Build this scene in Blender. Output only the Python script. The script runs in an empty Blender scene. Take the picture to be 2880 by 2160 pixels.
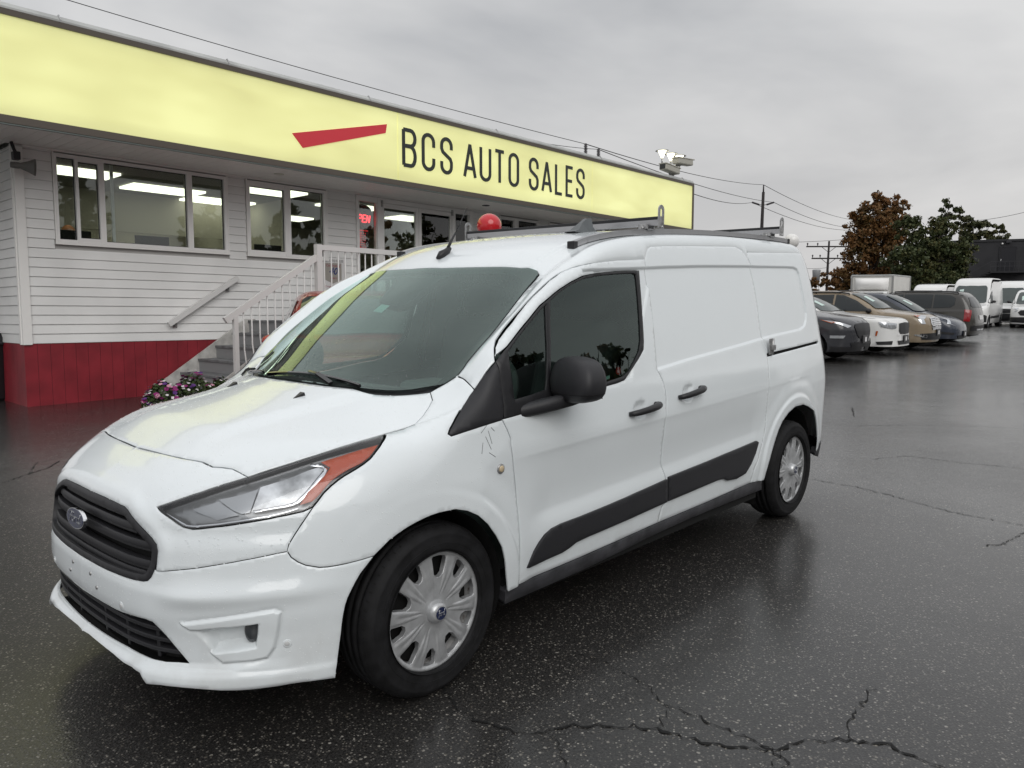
import bpy, bmesh, math, random
import numpy as np
from mathutils import Vector, Matrix
from mathutils.geometry import delaunay_2d_cdt
random.seed(7); RNG=np.random.default_rng(7)
SC=bpy.context.scene
COL=SC.collection
# ------------------------------------------------------------------ camera
CAM=Vector((-1.7463,-2.8565,1.4317)); CAM_YAW=math.radians(42.739); CAM_PITCH=math.radians(6.589)
cd=bpy.data.cameras.new('camera'); cam=bpy.data.objects.new('camera',cd); COL.objects.link(cam)
cd.sensor_width=36; cd.lens=36*2163/2880; cd.clip_start=.05; cd.clip_end=3000
_f=Vector((math.cos(CAM_YAW)*math.cos(CAM_PITCH),math.sin(CAM_YAW)*math.cos(CAM_PITCH),-math.sin(CAM_PITCH)))
cam.location=CAM; cam.rotation_euler=_f.to_track_quat('-Z','Y').to_euler()
SC.camera=cam
# ------------------------------------------------------------------ overcast sky
world=bpy.data.worlds.new('World'); SC.world=world; world.use_nodes=True
def build_world():
    nt=world.node_tree; N=nt.nodes; Lk=nt.links; N.clear()
    out=N.new('ShaderNodeOutputWorld'); bg=N.new('ShaderNodeBackground'); Lk.new(bg.outputs[0],out.inputs[0])
    sky=N.new('ShaderNodeTexSky'); sky.sky_type='NISHITA'; sky.sun_disc=False
    sky.sun_elevation=math.radians(36); sky.sun_rotation=math.radians(200); sky.air_density=1.5; sky.dust_density=4.
    tc=N.new('ShaderNodeTexCoord')
    sep=N.new('ShaderNodeSeparateXYZ'); Lk.new(tc.outputs['Generated'],sep.inputs[0])
    # cloud deck: direction projected on a flat layer
    zc=N.new('ShaderNodeMath'); zc.operation='MAXIMUM'; Lk.new(sep.outputs[2],zc.inputs[0]); zc.inputs[1].default_value=0.0
    za=N.new('ShaderNodeMath'); za.operation='ADD'; Lk.new(zc.outputs[0],za.inputs[0]); za.inputs[1].default_value=.22
    dv=N.new('ShaderNodeVectorMath'); dv.operation='DIVIDE'; Lk.new(tc.outputs['Generated'],dv.inputs[0])
    cb=N.new('ShaderNodeCombineXYZ'); 
    for i in range(3): Lk.new(za.outputs[0],cb.inputs[i])
    Lk.new(cb.outputs[0],dv.inputs[1])
    n1=N.new('ShaderNodeTexNoise'); n1.inputs['Scale'].default_value=1.05; n1.inputs['Detail'].default_value=5; n1.inputs['Roughness'].default_value=.52; n1.inputs['Distortion'].default_value=.3
    Lk.new(dv.outputs[0],n1.inputs['Vector'])
    rp=N.new('ShaderNodeValToRGB'); Lk.new(n1.outputs['Fac'],rp.inputs[0])
    rp.color_ramp.elements[0].position=.36; rp.color_ramp.elements[0].color=(.48,.49,.51,1)
    rp.color_ramp.elements[1].position=.66; rp.color_ramp.elements[1].color=(.74,.74,.742,1)
    # overcast luminance: brighter towards the zenith
    gr=N.new('ShaderNodeMapRange'); gr.inputs['From Min'].default_value=.35; gr.inputs['From Max'].default_value=1.; gr.inputs['To Min'].default_value=1.; gr.inputs['To Max'].default_value=1.7; gr.interpolation_type='SMOOTHSTEP'
    Lk.new(sep.outputs[2],gr.inputs['Value'])
    hz=N.new('ShaderNodeMapRange'); hz.inputs['From Min'].default_value=0; hz.inputs['From Max'].default_value=.30; hz.inputs['To Min'].default_value=1.; hz.inputs['To Max'].default_value=0.
    Lk.new(zc.outputs[0],hz.inputs['Value'])
    mh=N.new('ShaderNodeMixRGB'); Lk.new(hz.outputs[0],mh.inputs[0]); Lk.new(rp.outputs[0],mh.inputs[1]); mh.inputs[2].default_value=(.70,.685,.675,1)
    mm=N.new('ShaderNodeMath'); mm.operation='MULTIPLY'; Lk.new(hz.outputs[0],mm.inputs[0]); mm.inputs[1].default_value=.75; Lk.new(mm.outputs[0],mh.inputs[0])
    ml=N.new('ShaderNodeVectorMath'); ml.operation='SCALE'; Lk.new(mh.outputs[0],ml.inputs[0]); Lk.new(gr.outputs[0],ml.inputs['Scale'])
    sk=N.new('ShaderNodeVectorMath'); sk.operation='SCALE'; Lk.new(sky.outputs[0],sk.inputs[0]); sk.inputs['Scale'].default_value=.05
    mx=N.new('ShaderNodeMixRGB'); mx.inputs[0].default_value=.94; Lk.new(sk.outputs[0],mx.inputs[1]); Lk.new(ml.outputs[0],mx.inputs[2])
    Lk.new(mx.outputs[0],bg.inputs[0]); bg.inputs[1].default_value=1.0
build_world()
sd=bpy.data.lights.new('sun','SUN'); sun=bpy.data.objects.new('sun',sd); COL.objects.link(sun)
sd.energy=1.15; sd.angle=math.radians(45); sd.color=(1,.98,.95)
sun.rotation_euler=Vector((.42,.74,-.62)).to_track_quat('-Z','Y').to_euler(); sun.location=(-4,-8,20)
SC.view_settings.view_transform='Standard'; SC.view_settings.look='None'; SC.view_settings.exposure=0.; SC.view_settings.gamma=1.; SC.view_settings.use_curve_mapping=False
SC.cycles.use_adaptive_sampling=True; SC.cycles.adaptive_threshold=.015; SC.cycles.max_bounces=10; SC.cycles.transparent_max_bounces=24; SC.cycles.use_denoising=True
SC.cycles.sample_clamp_indirect=6.
# ------------------------------------------------------------------ materials
MATS={}
def mat(name,col=(.5,.5,.5),rough=.5,metal=0.,coat=0.,coat_rough=.05,emit=None,estr=1.,spec=.5,trans=0.,ior=1.45,alpha=1.):
    if name in MATS: return MATS[name]
    m=bpy.data.materials.new(name); m.use_nodes=True; b=m.node_tree.nodes['Principled BSDF']
    b.inputs['Base Color'].default_value=(*col,1); b.inputs['Roughness'].default_value=rough; b.inputs['Metallic'].default_value=metal
    b.inputs['Coat Weight'].default_value=coat; b.inputs['Coat Roughness'].default_value=coat_rough; b.inputs['Specular IOR Level'].default_value=spec
    b.inputs['Transmission Weight'].default_value=trans; b.inputs['IOR'].default_value=ior; b.inputs['Alpha'].default_value=alpha
    if emit: b.inputs['Emission Color'].default_value=(*emit,1); b.inputs['Emission Strength'].default_value=estr
    MATS[name]=m; return m
def bsdf(m): return m.node_tree.nodes['Principled BSDF']
def obj_coords(m,scale=1.):
    N=m.node_tree.nodes; tc=N.new('ShaderNodeTexCoord'); mp=N.new('ShaderNodeMapping'); mp.inputs['Scale'].default_value=(scale,)*3
    m.node_tree.links.new(tc.outputs['Object'],mp.inputs[0]); return mp.outputs[0]
def add_noise(m,scale,amount,detail=4,dark=None,light=None,lo=.35,hi=.65,vec=None,rough_var=0.):
    """vary the base colour between two tones"""
    nt=m.node_tree; N=nt.nodes; b=bsdf(m)
    n=N.new('ShaderNodeTexNoise'); n.inputs['Scale'].default_value=scale; n.inputs['Detail'].default_value=detail
    nt.links.new(vec or obj_coords(m),n.inputs['Vector'])
    c=Vector(b.inputs['Base Color'].default_value[:3])
    r=N.new('ShaderNodeValToRGB'); r.color_ramp.elements[0].position=lo; r.color_ramp.elements[1].position=hi
    r.color_ramp.elements[0].color=(*(dark or tuple(c*(1-amount))),1); r.color_ramp.elements[1].color=(*(light or tuple(c*(1+amount))),1)
    nt.links.new(n.outputs['Fac'],r.inputs[0]); nt.links.new(r.outputs[0],b.inputs['Base Color'])
    if rough_var:
        mr=N.new('ShaderNodeMapRange'); r0=b.inputs['Roughness'].default_value; mr.inputs['To Min'].default_value=r0-rough_var; mr.inputs['To Max'].default_value=r0+rough_var
        nt.links.new(n.outputs['Fac'],mr.inputs['Value']); nt.links.new(mr.outputs[0],b.inputs['Roughness'])
    return n
def add_bump(m,scale,dist,strength=.5,kind='noise',lo=None,hi=None,detail=3,vec=None):
    nt=m.node_tree; N=nt.nodes; b=bsdf(m)
    if kind=='noise':
        n=N.new('ShaderNodeTexNoise'); n.inputs['Detail'].default_value=detail; o=n.outputs['Fac']
    else:
        n=N.new('ShaderNodeTexVoronoi'); o=n.outputs['Distance']
    n.inputs['Scale'].default_value=scale; nt.links.new(vec or obj_coords(m),n.inputs['Vector'])
    if lo is not None:
        mr=N.new('ShaderNodeMapRange'); mr.inputs['From Min'].default_value=lo; mr.inputs['From Max'].default_value=hi; mr.interpolation_type='SMOOTHSTEP'
        nt.links.new(o,mr.inputs['Value']); o=mr.outputs[0]
    bp=N.new('ShaderNodeBump'); bp.inputs['Distance'].default_value=dist; bp.inputs['Strength'].default_value=strength
    nt.links.new(o,bp.inputs['Height'])
    prev=b.inputs['Normal'].links
    if prev: nt.links.new(prev[0].from_socket,bp.inputs['Normal'])
    nt.links.new(bp.outputs[0],b.inputs['Normal'])
    if 'Coat Normal' in b.inputs: nt.links.new(bp.outputs[0],b.inputs['Coat Normal'])
def thin_glass(name,tint,ior=1.5,rough=.0,drops=False,haze=0.,refl=(1,1,1)):
    """single-sheet glass: tinted see-through plus mirror reflection by Fresnel"""
    if name in MATS: return MATS[name]
    m=bpy.data.materials.new(name); m.use_nodes=True; nt=m.node_tree; N=nt.nodes; N.clear(); Lk=nt.links
    out=N.new('ShaderNodeOutputMaterial'); mix=N.new('ShaderNodeMixShader'); tr=N.new('ShaderNodeBsdfTransparent'); gl=N.new('ShaderNodeBsdfGlossy'); fr=N.new('ShaderNodeFresnel')
    tr.inputs[0].default_value=(*tint,1); gl.inputs['Roughness'].default_value=rough; gl.inputs[0].default_value=(*refl,1); fr.inputs[0].default_value=ior
    # two faces of the sheet reflect: double the Fresnel term
    f2=N.new('ShaderNodeMath'); f2.operation='MULTIPLY'; f2.inputs[1].default_value=1.5; f2.use_clamp=True; Lk.new(fr.outputs[0],f2.inputs[0])
    Lk.new(f2.outputs[0],mix.inputs[0]); Lk.new(tr.outputs[0],mix.inputs[1]); Lk.new(gl.outputs[0],mix.inputs[2])
    last=mix.outputs[0]
    if haze:
        df=N.new('ShaderNodeBsdfDiffuse'); df.inputs[0].default_value=(.55,.57,.56,1); mh=N.new('ShaderNodeMixShader'); mh.inputs[0].default_value=haze
        Lk.new(last,mh.inputs[1]); Lk.new(df.outputs[0],mh.inputs[2]); last=mh.outputs[0]
    if drops:
        tc=N.new('ShaderNodeTexCoord'); vo=N.new('ShaderNodeTexVoronoi'); vo.inputs['Scale'].default_value=150; Lk.new(tc.outputs['Object'],vo.inputs['Vector'])
        no=N.new('ShaderNodeTexNoise'); no.inputs['Scale'].default_value=60; Lk.new(tc.outputs['Object'],no.inputs['Vector'])
        sub=N.new('ShaderNodeMath'); sub.operation='MULTIPLY_ADD'; Lk.new(no.outputs['Fac'],sub.inputs[0]); sub.inputs[1].default_value=-.35; sub.inputs[2].default_value=.34
        mr=N.new('ShaderNodeMath'); mr.operation='SUBTRACT'; Lk.new(sub.outputs[0],mr.inputs[0]); Lk.new(vo.outputs['Distance'],mr.inputs[1])
        m2=N.new('ShaderNodeMapRange'); m2.inputs['From Min'].default_value=0; m2.inputs['From Max'].default_value=.12; Lk.new(mr.outputs[0],m2.inputs['Value'])
        bp=N.new('ShaderNodeBump'); bp.inputs['Distance'].default_value=.0008; bp.inputs['Strength'].default_value=.35; Lk.new(m2.outputs[0],bp.inputs['Height'])
        Lk.new(bp.outputs[0],gl.inputs['Normal']); Lk.new(bp.outputs[0],fr.inputs['Normal'])
    Lk.new(last,out.inputs[0]); MATS[name]=m; return m
# ------------------------------------------------------------------ object helpers
def link(o,parent=None):
    COL.objects.link(o)
    if parent is not None: o.parent=parent
    return o
def empty(name,loc=(0,0,0),rot=(0,0,0),label=None,cat=None,group=None,matrix=None,kind=None):
    o=bpy.data.objects.new(name,None); o.empty_display_size=.1; COL.objects.link(o)
    if matrix is not None: o.matrix_world=matrix
    else: o.location=loc; o.rotation_euler=rot
    return tag(o,label,cat,group,kind)
def tag(o,label=None,cat=None,group=None,kind=None):
    if label: o['label']=label
    if cat: o['category']=cat
    if group: o['group']=group
    if kind: o['kind']=kind
    return o
def mesh_obj(name,verts,faces,m=None,parent=None,normals=None,smooth=False,mats=None,fmat=None,loc=None):
    me=bpy.data.meshes.new(name); me.from_pydata([tuple(map(float,v)) for v in verts],[],[tuple(map(int,f)) for f in faces]); 
    if mats:
        for k in mats: me.materials.append(k)
        if fmat is not None: me.polygons.foreach_set('material_index',np.array(fmat,dtype=np.int32))
    elif m: me.materials.append(m)
    if smooth or normals is not None: me.polygons.foreach_set('use_smooth',np.ones(len(me.polygons),dtype=bool))
    me.update()
    if normals is not None: me.normals_split_custom_set_from_vertices([tuple(map(float,n)) for n in normals])
    o=bpy.data.objects.new(name,me); link(o,parent)
    if loc is not None: o.location=loc
    return o
def clone(o,parent=None,deep=True):
    c=o.copy(); COL.objects.link(c); c.parent=parent
    if deep:
        for ch in list(o.children): clone(ch,c)
    return c
class MB:
    """collects boxes, tubes and lathes into one mesh"""
    def __init__(s): s.v=[]; s.f=[]; s.sm=[]
    def add(s,v,f,smooth=False):
        n=len(s.v); s.v+= [tuple(p) for p in v]; s.f+=[tuple(i+n for i in q) for q in f]; s.sm+=[smooth]*len(f); return s
    def box(s,a,b,bev=0.,mtx=None):
        x0,y0,z0=a; x1,y1,z1=b
        if bev<=0:
            v=[(x0,y0,z0),(x1,y0,z0),(x1,y1,z0),(x0,y1,z0),(x0,y0,z1),(x1,y0,z1),(x1,y1,z1),(x0,y1,z1)]
            f=[(0,3,2,1),(4,5,6,7),(0,1,5,4),(1,2,6,5),(2,3,7,6),(3,0,4,7)]
        else:
            bm=bmesh.new(); bmesh.ops.create_cube(bm,size=1.)
            for q in bm.verts: q.co=Vector(((x0+x1)/2+q.co.x*(x1-x0),(y0+y1)/2+q.co.y*(y1-y0),(z0+z1)/2+q.co.z*(z1-z0)))
            bmesh.ops.bevel(bm,geom=list(bm.edges),offset=bev,segments=2,profile=.5,affect='EDGES')
            bm.verts.index_update(); v=[tuple(q.co) for q in bm.verts]; f=[tuple(q.index for q in g.verts) for g in bm.faces]; bm.free()
        if mtx is not None: v=[tuple(mtx@Vector(p)) for p in v]
        return s.add(v,f)
    def tube(s,pts,r,n=8,caps=True,smooth=True,flat=None):
        pts=[Vector(p) for p in pts]; rs=r if isinstance(r,(list,tuple)) else [r]*len(pts)
        v=[];f=[]; up=None
        for i,p in enumerate(pts):
            t=(pts[min(i+1,len(pts)-1)]-pts[max(i-1,0)]).normalized()
            if up is None: up=t.orthogonal().normalized() if flat is None else Vector(flat)
            a=(up-t*up.dot(t)).normalized(); b=t.cross(a); up=a
            for k in range(n):
                an=2*math.pi*(k+.5)/n; v.append(p+(a*math.cos(an)+b*math.sin(an))*rs[i])
        for i in range(len(pts)-1):
            for k in range(n): f.append((i*n+k,i*n+(k+1)%n,(i+1)*n+(k+1)%n,(i+1)*n+k))
        if caps: f.append(tuple(range(n-1,-1,-1))); f.append(tuple((len(pts)-1)*n+k for k in range(n)))
        return s.add(v,f,smooth)
    def bar(s,a,b,w,h,up=(0,0,1)):
        """rectangular bar from a to b"""
        a=Vector(a);b=Vector(b);t=(b-a).normalized();u=Vector(up);u=(u-t*u.dot(t)).normalized();r=t.cross(u)
        v=[]
        for p in (a,b):
            for i,j in ((-1,-1),(1,-1),(1,1),(-1,1)): v.append(p+r*i*w/2+u*j*h/2)
        return s.add(v,[(3,2,1,0),(4,5,6,7),(0,1,5,4),(1,2,6,5),(2,3,7,6),(3,0,4,7)])
    def lathe(s,prof,n=32,axis='y',c=(0,0,0),closed=False,smooth=True):
        """profile of (radius, along-axis) spun round an axis"""
        v=[];f=[];m=len(prof)
        for k in range(n):
            a=2*math.pi*k/n
            for r,h in prof:
                if axis=='y': q=(c[0]+r*math.cos(a),c[1]+h,c[2]+r*math.sin(a))
                elif axis=='z': q=(c[0]+r*math.cos(a),c[1]+r*math.sin(a),c[2]+h)
                else: q=(c[0]+h,c[1]+r*math.cos(a),c[2]+r*math.sin(a))
                v.append(q)
        for k in range(n):
            k2=(k+1)%n
            for i in range(m-1 if not closed else m):
                j=(i+1)%m
                f.append((k*m+i,k*m+j,k2*m+j,k2*m+i))
        return s.add(v,f,smooth)
    def prism(s,poly,a,b,axis='y',smooth=False):
        """2-D polygon extruded along an axis (y: poly in x,z; x: poly in y,z; z: poly in x,y)"""
        n=len(poly)
        def q(p,h): return {'y':(p[0],h,p[1]),'x':(h,p[0],p[1]),'z':(p[0],p[1],h)}[axis]
        v=[q(p,a) for p in poly]+[q(p,b) for p in poly]
        f=[tuple(range(n)),tuple(range(2*n-1,n-1,-1))]+[(i,(i+1)%n,n+(i+1)%n,n+i) for i in range(n)]
        return s.add(v,f,smooth)
    def sphere(s,c,r,n=16,m=10,sc=(1,1,1)):
        v=[];f=[]
        for i in range(m+1):
            t=math.pi*i/m
            for k in range(n):
                a=2*math.pi*k/n; v.append((c[0]+r*sc[0]*math.sin(t)*math.cos(a),c[1]+r*sc[1]*math.sin(t)*math.sin(a),c[2]+r*sc[2]*math.cos(t)))
        for i in range(m):
            for k in range(n): f.append((i*n+k,(i+1)*n+k,(i+1)*n+(k+1)%n,i*n+(k+1)%n))
        return s.add(v,f,True)
    def build(s,name,m=None,parent=None,loc=None,fixn=True):
        me=bpy.data.meshes.new(name); me.from_pydata([tuple(map(float,p)) for p in s.v],[],s.f)
        if m: me.materials.append(m)
        me.polygons.foreach_set('use_smooth',np.array(s.sm,dtype=bool))
        if fixn:
            bm=bmesh.new(); bm.from_mesh(me); bmesh.ops.recalc_face_normals(bm,faces=bm.faces); bm.to_mesh(me); bm.free()
        me.update(); o=bpy.data.objects.new(name,me); link(o,parent)
        if loc is not None: o.location=loc
        return o
# ------------------------------------------------------------------ planar meshing in a chart
def resample(loop,h):
    out=[];n=len(loop)
    for i in range(n):
        a=np.array(loop[i]);b=np.array(loop[(i+1)%n]); k=max(1,int(math.ceil(np.hypot(*(b-a))/h)))
        for j in range(k): out.append(a+(b-a)*j/k)
    return np.array(out)
def round_loop(loop,it=1):
    """Chaikin corner cutting"""
    q=np.array(loop,float)
    for _ in range(it):
        r=np.roll(q,-1,0); q=np.stack([.75*q+.25*r,.25*q+.75*r],1).reshape(-1,2)
    return q
def area(loop):
    x,y=np.array(loop).T; return .5*np.sum(x*np.roll(y,-1)-np.roll(x,-1)*y)
def inset(loop,d,keep=None):
    """move the loop inwards by d; vertices where keep(p) is true stay put"""
    q=np.array(loop,float); s=np.sign(area(q)); e=np.roll(q,-1,0)-q; e/=np.hypot(*e.T)[:,None]+1e-12
    nrm=np.stack([-e[:,1],e[:,0]],1)*s; prev=np.roll(nrm,1,0); b=nrm+prev; l=np.sum(b*b,1)[:,None]
    mv=2*b/np.maximum(l,.6)*d
    if keep is not None: mv[np.array([keep(p) for p in q])]=0
    return q+mv
def inside(poly,P):
    x,y=P[:,0],P[:,1]; r=np.zeros(len(P),bool); q=np.array(poly); n=len(q); j=n-1
    for i in range(n):
        c=((q[i,1]>y)!=(q[j,1]>y))
        with np.errstate(divide='ignore',invalid='ignore'): t=(q[j,0]-q[i,0])*(y-q[i,1])/(q[j,1]-q[i,1])+q[i,0]
        r^=c&(x<t); j=i
    return r
def near_loop(poly,P,d):
    from mathutils.kdtree import KDTree
    q=np.array(poly); t=KDTree(len(q))
    for i,a in enumerate(q): t.insert((a[0],a[1],0),i)
    t.balance(); return np.array([t.find((a[0],a[1],0))[2]<d for a in P],bool) if len(P) else np.zeros(0,bool)
def tri_region(loops,h,hb=None,feat=()):
    """triangulate outer loop minus holes; returns 2-D points, triangles, loop index lists"""
    hb=hb or h; loops=[resample(l,hb) for l in loops]
    pts=[];edges=[];idx=[]
    for l in loops:
        n0=len(pts); n=len(l); pts+=list(map(tuple,l)); edges+=[(n0+i,n0+(i+1)%n) for i in range(n)]; idx.append(list(range(n0,n0+n)))
    o=loops[0]; x0,y0=o.min(0); x1,y1=o.max(0)
    gx,gy=np.meshgrid(np.arange(x0+h*.5,x1,h),np.arange(y0+h*.433,y1,h*.866)); gx[1::2]+=h*.5
    G=np.stack([gx.ravel(),gy.ravel()],1)
    if len(G):
        k=inside(o,G)
        for l in loops[1:]: k&=~inside(l,G)
        G=G[k]
    FT=[]
    for ln in feat:
        ln=np.array(ln,float); q=[]
        for i in range(len(ln)-1):
            m=max(1,int(math.ceil(np.hypot(*(ln[i+1]-ln[i]))/(h*.9)))); q+=[ln[i]+(ln[i+1]-ln[i])*t/m for t in range(m)]
        q.append(ln[-1]); q=np.array(q); k=inside(o,q)
        for l in loops[1:]: k&=~inside(l,q)
        for l in loops: k&=~near_loop(l,q,hb*.45)
        last=None
        for i in range(len(q)):
            if k[i]:
                pts.append(tuple(q[i])); FT.append(q[i])
                if last==i-1: edges.append((len(pts)-2,len(pts)-1))
                last=i
    if len(G):
        k=np.zeros(len(G),bool)
        for l in loops: k|=near_loop(l,G,h*.55)
        if FT: k|=near_loop(np.array(FT),G,h*.5)
        G=G[~k]
    allp=pts+list(map(tuple,G))
    vs,es,fs,ov,_,_=delaunay_2d_cdt([Vector(p) for p in allp],edges,[],0,1e-6)
    V2=np.array([v[:] for v in vs]); 
    T=np.array([f for f in fs if len(f)==3]); c=V2[T].mean(1)
    k=inside(o,c)
    for l in loops[1:]: k&=~inside(l,c)
    T=T[k]; a=V2[T]; ar=(a[:,1,0]-a[:,0,0])*(a[:,2,1]-a[:,0,1])-(a[:,2,0]-a[:,0,0])*(a[:,1,1]-a[:,0,1])
    T=T[np.abs(ar)>1e-10]; ar=ar[np.abs(ar)>1e-10]; T[ar<0]=T[ar<0][:,::-1]
    mp={}
    for i,os_ in enumerate(ov):
        for q in os_: mp[q]=i
    return V2,T,[[mp.get(i,i) for i in l] for l in idx]
# ================================================================== cargo van: form
# ---------- smooth monotone-ish 1D interpolation (cubic Hermite, finite-difference tangents) ----------
def spl(xs, ys):
    xs=np.array(xs,float); ys=np.array(ys,float)
    d=np.diff(ys)/np.diff(xs)
    m=np.empty_like(ys); m[1:-1]=np.where(d[1:]*d[:-1]>0, 2*d[1:]*d[:-1]/(d[1:]+d[:-1]+1e-12*np.sign(d[1:]+d[:-1]+1e-30)),0); m[0]=d[0]; m[-1]=d[-1]
    def f(x):
        x=np.asarray(x,float); i=np.clip(np.searchsorted(xs,x)-1,0,len(xs)-2)
        h=xs[i+1]-xs[i]; t=(x-xs[i])/h
        lo=t<0; hi=t>1; tc=np.clip(t,0,1)
        r=(2*tc**3-3*tc**2+1)*ys[i]+(tc**3-2*tc**2+tc)*h*m[i]+(-2*tc**3+3*tc**2)*ys[i+1]+(tc**3-tc**2)*h*m[i+1]
        return r+np.where(lo,t*h*m[i],0)+np.where(hi,(t-1)*h*m[i+1],0)
    return f
def sst(a,b,x):
    t=np.clip((x-a)/(b-a),0,1); return t*t*(3-2*t)
def smax(a,b,k):
    h=np.maximum(k-np.abs(a-b),0)/k
    return np.maximum(a,b)+h*h*k*.25
# ---------- van form: x to the rear from the front axle, y across, z up ----------
_noseX=spl([.12,.17,.20,.225,.25,.275,.37,.45,.505,.54,.60,.67,.752,.80,.85,.893,.95,1.1],
           [-.74,-.80,-.845,-.865,-.868,-.855,-.858,-.868,-.866,-.858,-.85,-.842,-.82,-.785,-.737,-.69,-.63,-.46])
_setb=spl([0,.15,.30,.42,.52,.62,.71,.79,.85,.885,.91,1.0],[0,.003,.012,.033,.072,.140,.228,.335,.455,.58,.76,1.6])
_topX=spl([-.95,-.69,-.45,-.143,.0,.25,.50,.72,.80,.90,1.05,1.25,1.6,2.0,2.6,3.2,3.6,3.85,4.1],
          [.815,.900,.968,1.040,1.078,1.252,1.418,1.553,1.605,1.655,1.702,1.737,1.775,1.800,1.820,1.825,1.812,1.78,1.72])
_sideZ=spl([.10,.20,.30,.36,.45,.55,.70,.84,.90,1.0,1.06,1.12,1.25,1.40,1.55,1.65,1.75,1.9],
           [.845,.868,.885,.893,.901,.903,.908,.913,.909,.897,.885,.873,.848,.817,.783,.757,.725,.69])
_sideX=spl([-.9,-.5,0.,.5,1.2,2.2,2.7,3.1,3.4,3.7,4.0],[.02,.012,.0,.002,.004,.0,-.008,-.022,-.040,-.075,-.125])
_rearX=spl([.2,.35,.6,1.0,1.2,1.6,1.75,1.9],[3.86,3.91,3.92,3.90,3.87,3.78,3.72,3.6])
def belt(x): return 1.077+(x-1.39)*.0905            # lower edge of the recessed upper side panel
def char(x): return .818+(x-.39)*.034
ARCH_F=(-.05,.30,.388); ARCH_R=(3.035,.315,.418)
def sideY(x,z,detail=1.):
    y=_sideZ(z)+_sideX(x)*(1-.3*sst(1.,1.7,z))
    if detail:
        # character line: step under the line
        d=z-char(x)
        fade=sst(.30,.55,x)*(1-sst(3.05,3.35,x))
        y=y+fade*(.007*np.exp(-np.maximum(-d,0)/.028)*np.exp(-np.maximum(d,0)**2/.018)-.003)
        # concave scoop above the black moulding
        zm=.52+.035*(x-.6)/.9; s=z-(zm+.055)
        fx=sst(.44,.62,x)*(1-sst(2.42,2.60,x))
        y=y-fx*.016*np.exp(-np.where(s>0,(s/.15)**2,(s/.045)**2))
        # wheel arch flares
        for (cx,cz,r) in (ARCH_F,ARCH_R):
            q=np.hypot(x-cx,z-cz)-r
            y=y+.012*(1-sst(.055,.085,q))*sst(.1,.3,z) +.010*(1-sst(.10,.19,q))*sst(.1,.3,z)
    return y
def noseX(y,z,detail=1.):
    a=np.abs(y)
    st=_setb(a)*(1+.22*sst(.5,.95,z))
    x=_noseX(z)+st
    if detail:
        # bumper shelf: soft shoulder running from the grille to the arch
        x=x-.018*np.exp(-((z-(.487+.04*a))/.035)**2)*sst(.45,.62,a)*(1-sst(.80,.9,a))
        # lower lip kicks out between the fog lamps
        x=x-.010*np.exp(-((z-.225)/.03)**2)*sst(.34,.44,a)*(1-sst(.62,.75,a))
    return x
def topZ(x,y,detail=1.):
    a=np.abs(y)
    a2=-smax(-a,-.66,.12)
    sw=.17*(a2/.645)**2*(1-.25*sst(.1,.8,x))*sst(-.6,.05,x)*(1-sst(.85,1.6,x))
    z=_topX(x-sw)
    hood=1-sst(-.05,.3,x); roof=sst(.6,1.0,x)
    z=z-hood*(.05*(a/.7)**3)-roof*(.028*(a/.62)**2.5)-(1-hood)*(1-roof)*.008*(a/.6)**2
    z=z+.035*sst(.0,.07,a-(.705-.055*sst(.55,.9,x)))*sst(.22,.34,x)*(1-sst(.75,1.05,x))   # A-pillar stands proud of the glass
    if detail:
        # raised hood centre with two soft ridges
        w=.30+.16*(x+.7)/.9
        z=z+hood*sst(-.66,-.45,x)*(.014*(1-sst(w-.05,w+.05,a)))
        # roof: lowered side ditch that carries the rails
        z=z-.012*sst(.56,.585,a)*roof*(1-sst(.66,.72,a))
    return z
def vanF(x,y,z,detail=1.):
    a=np.abs(y)
    k=.13-.075*sst(.0,.5,x)
    s=smax(a-sideY(x,z,detail), noseX(y,z,detail)-x, .10)
    s=smax(s, x-_rearX(z)+.02*(a/.8)**2, .30)
    return smax(s, z-topZ(x,y,detail), k)
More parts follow.
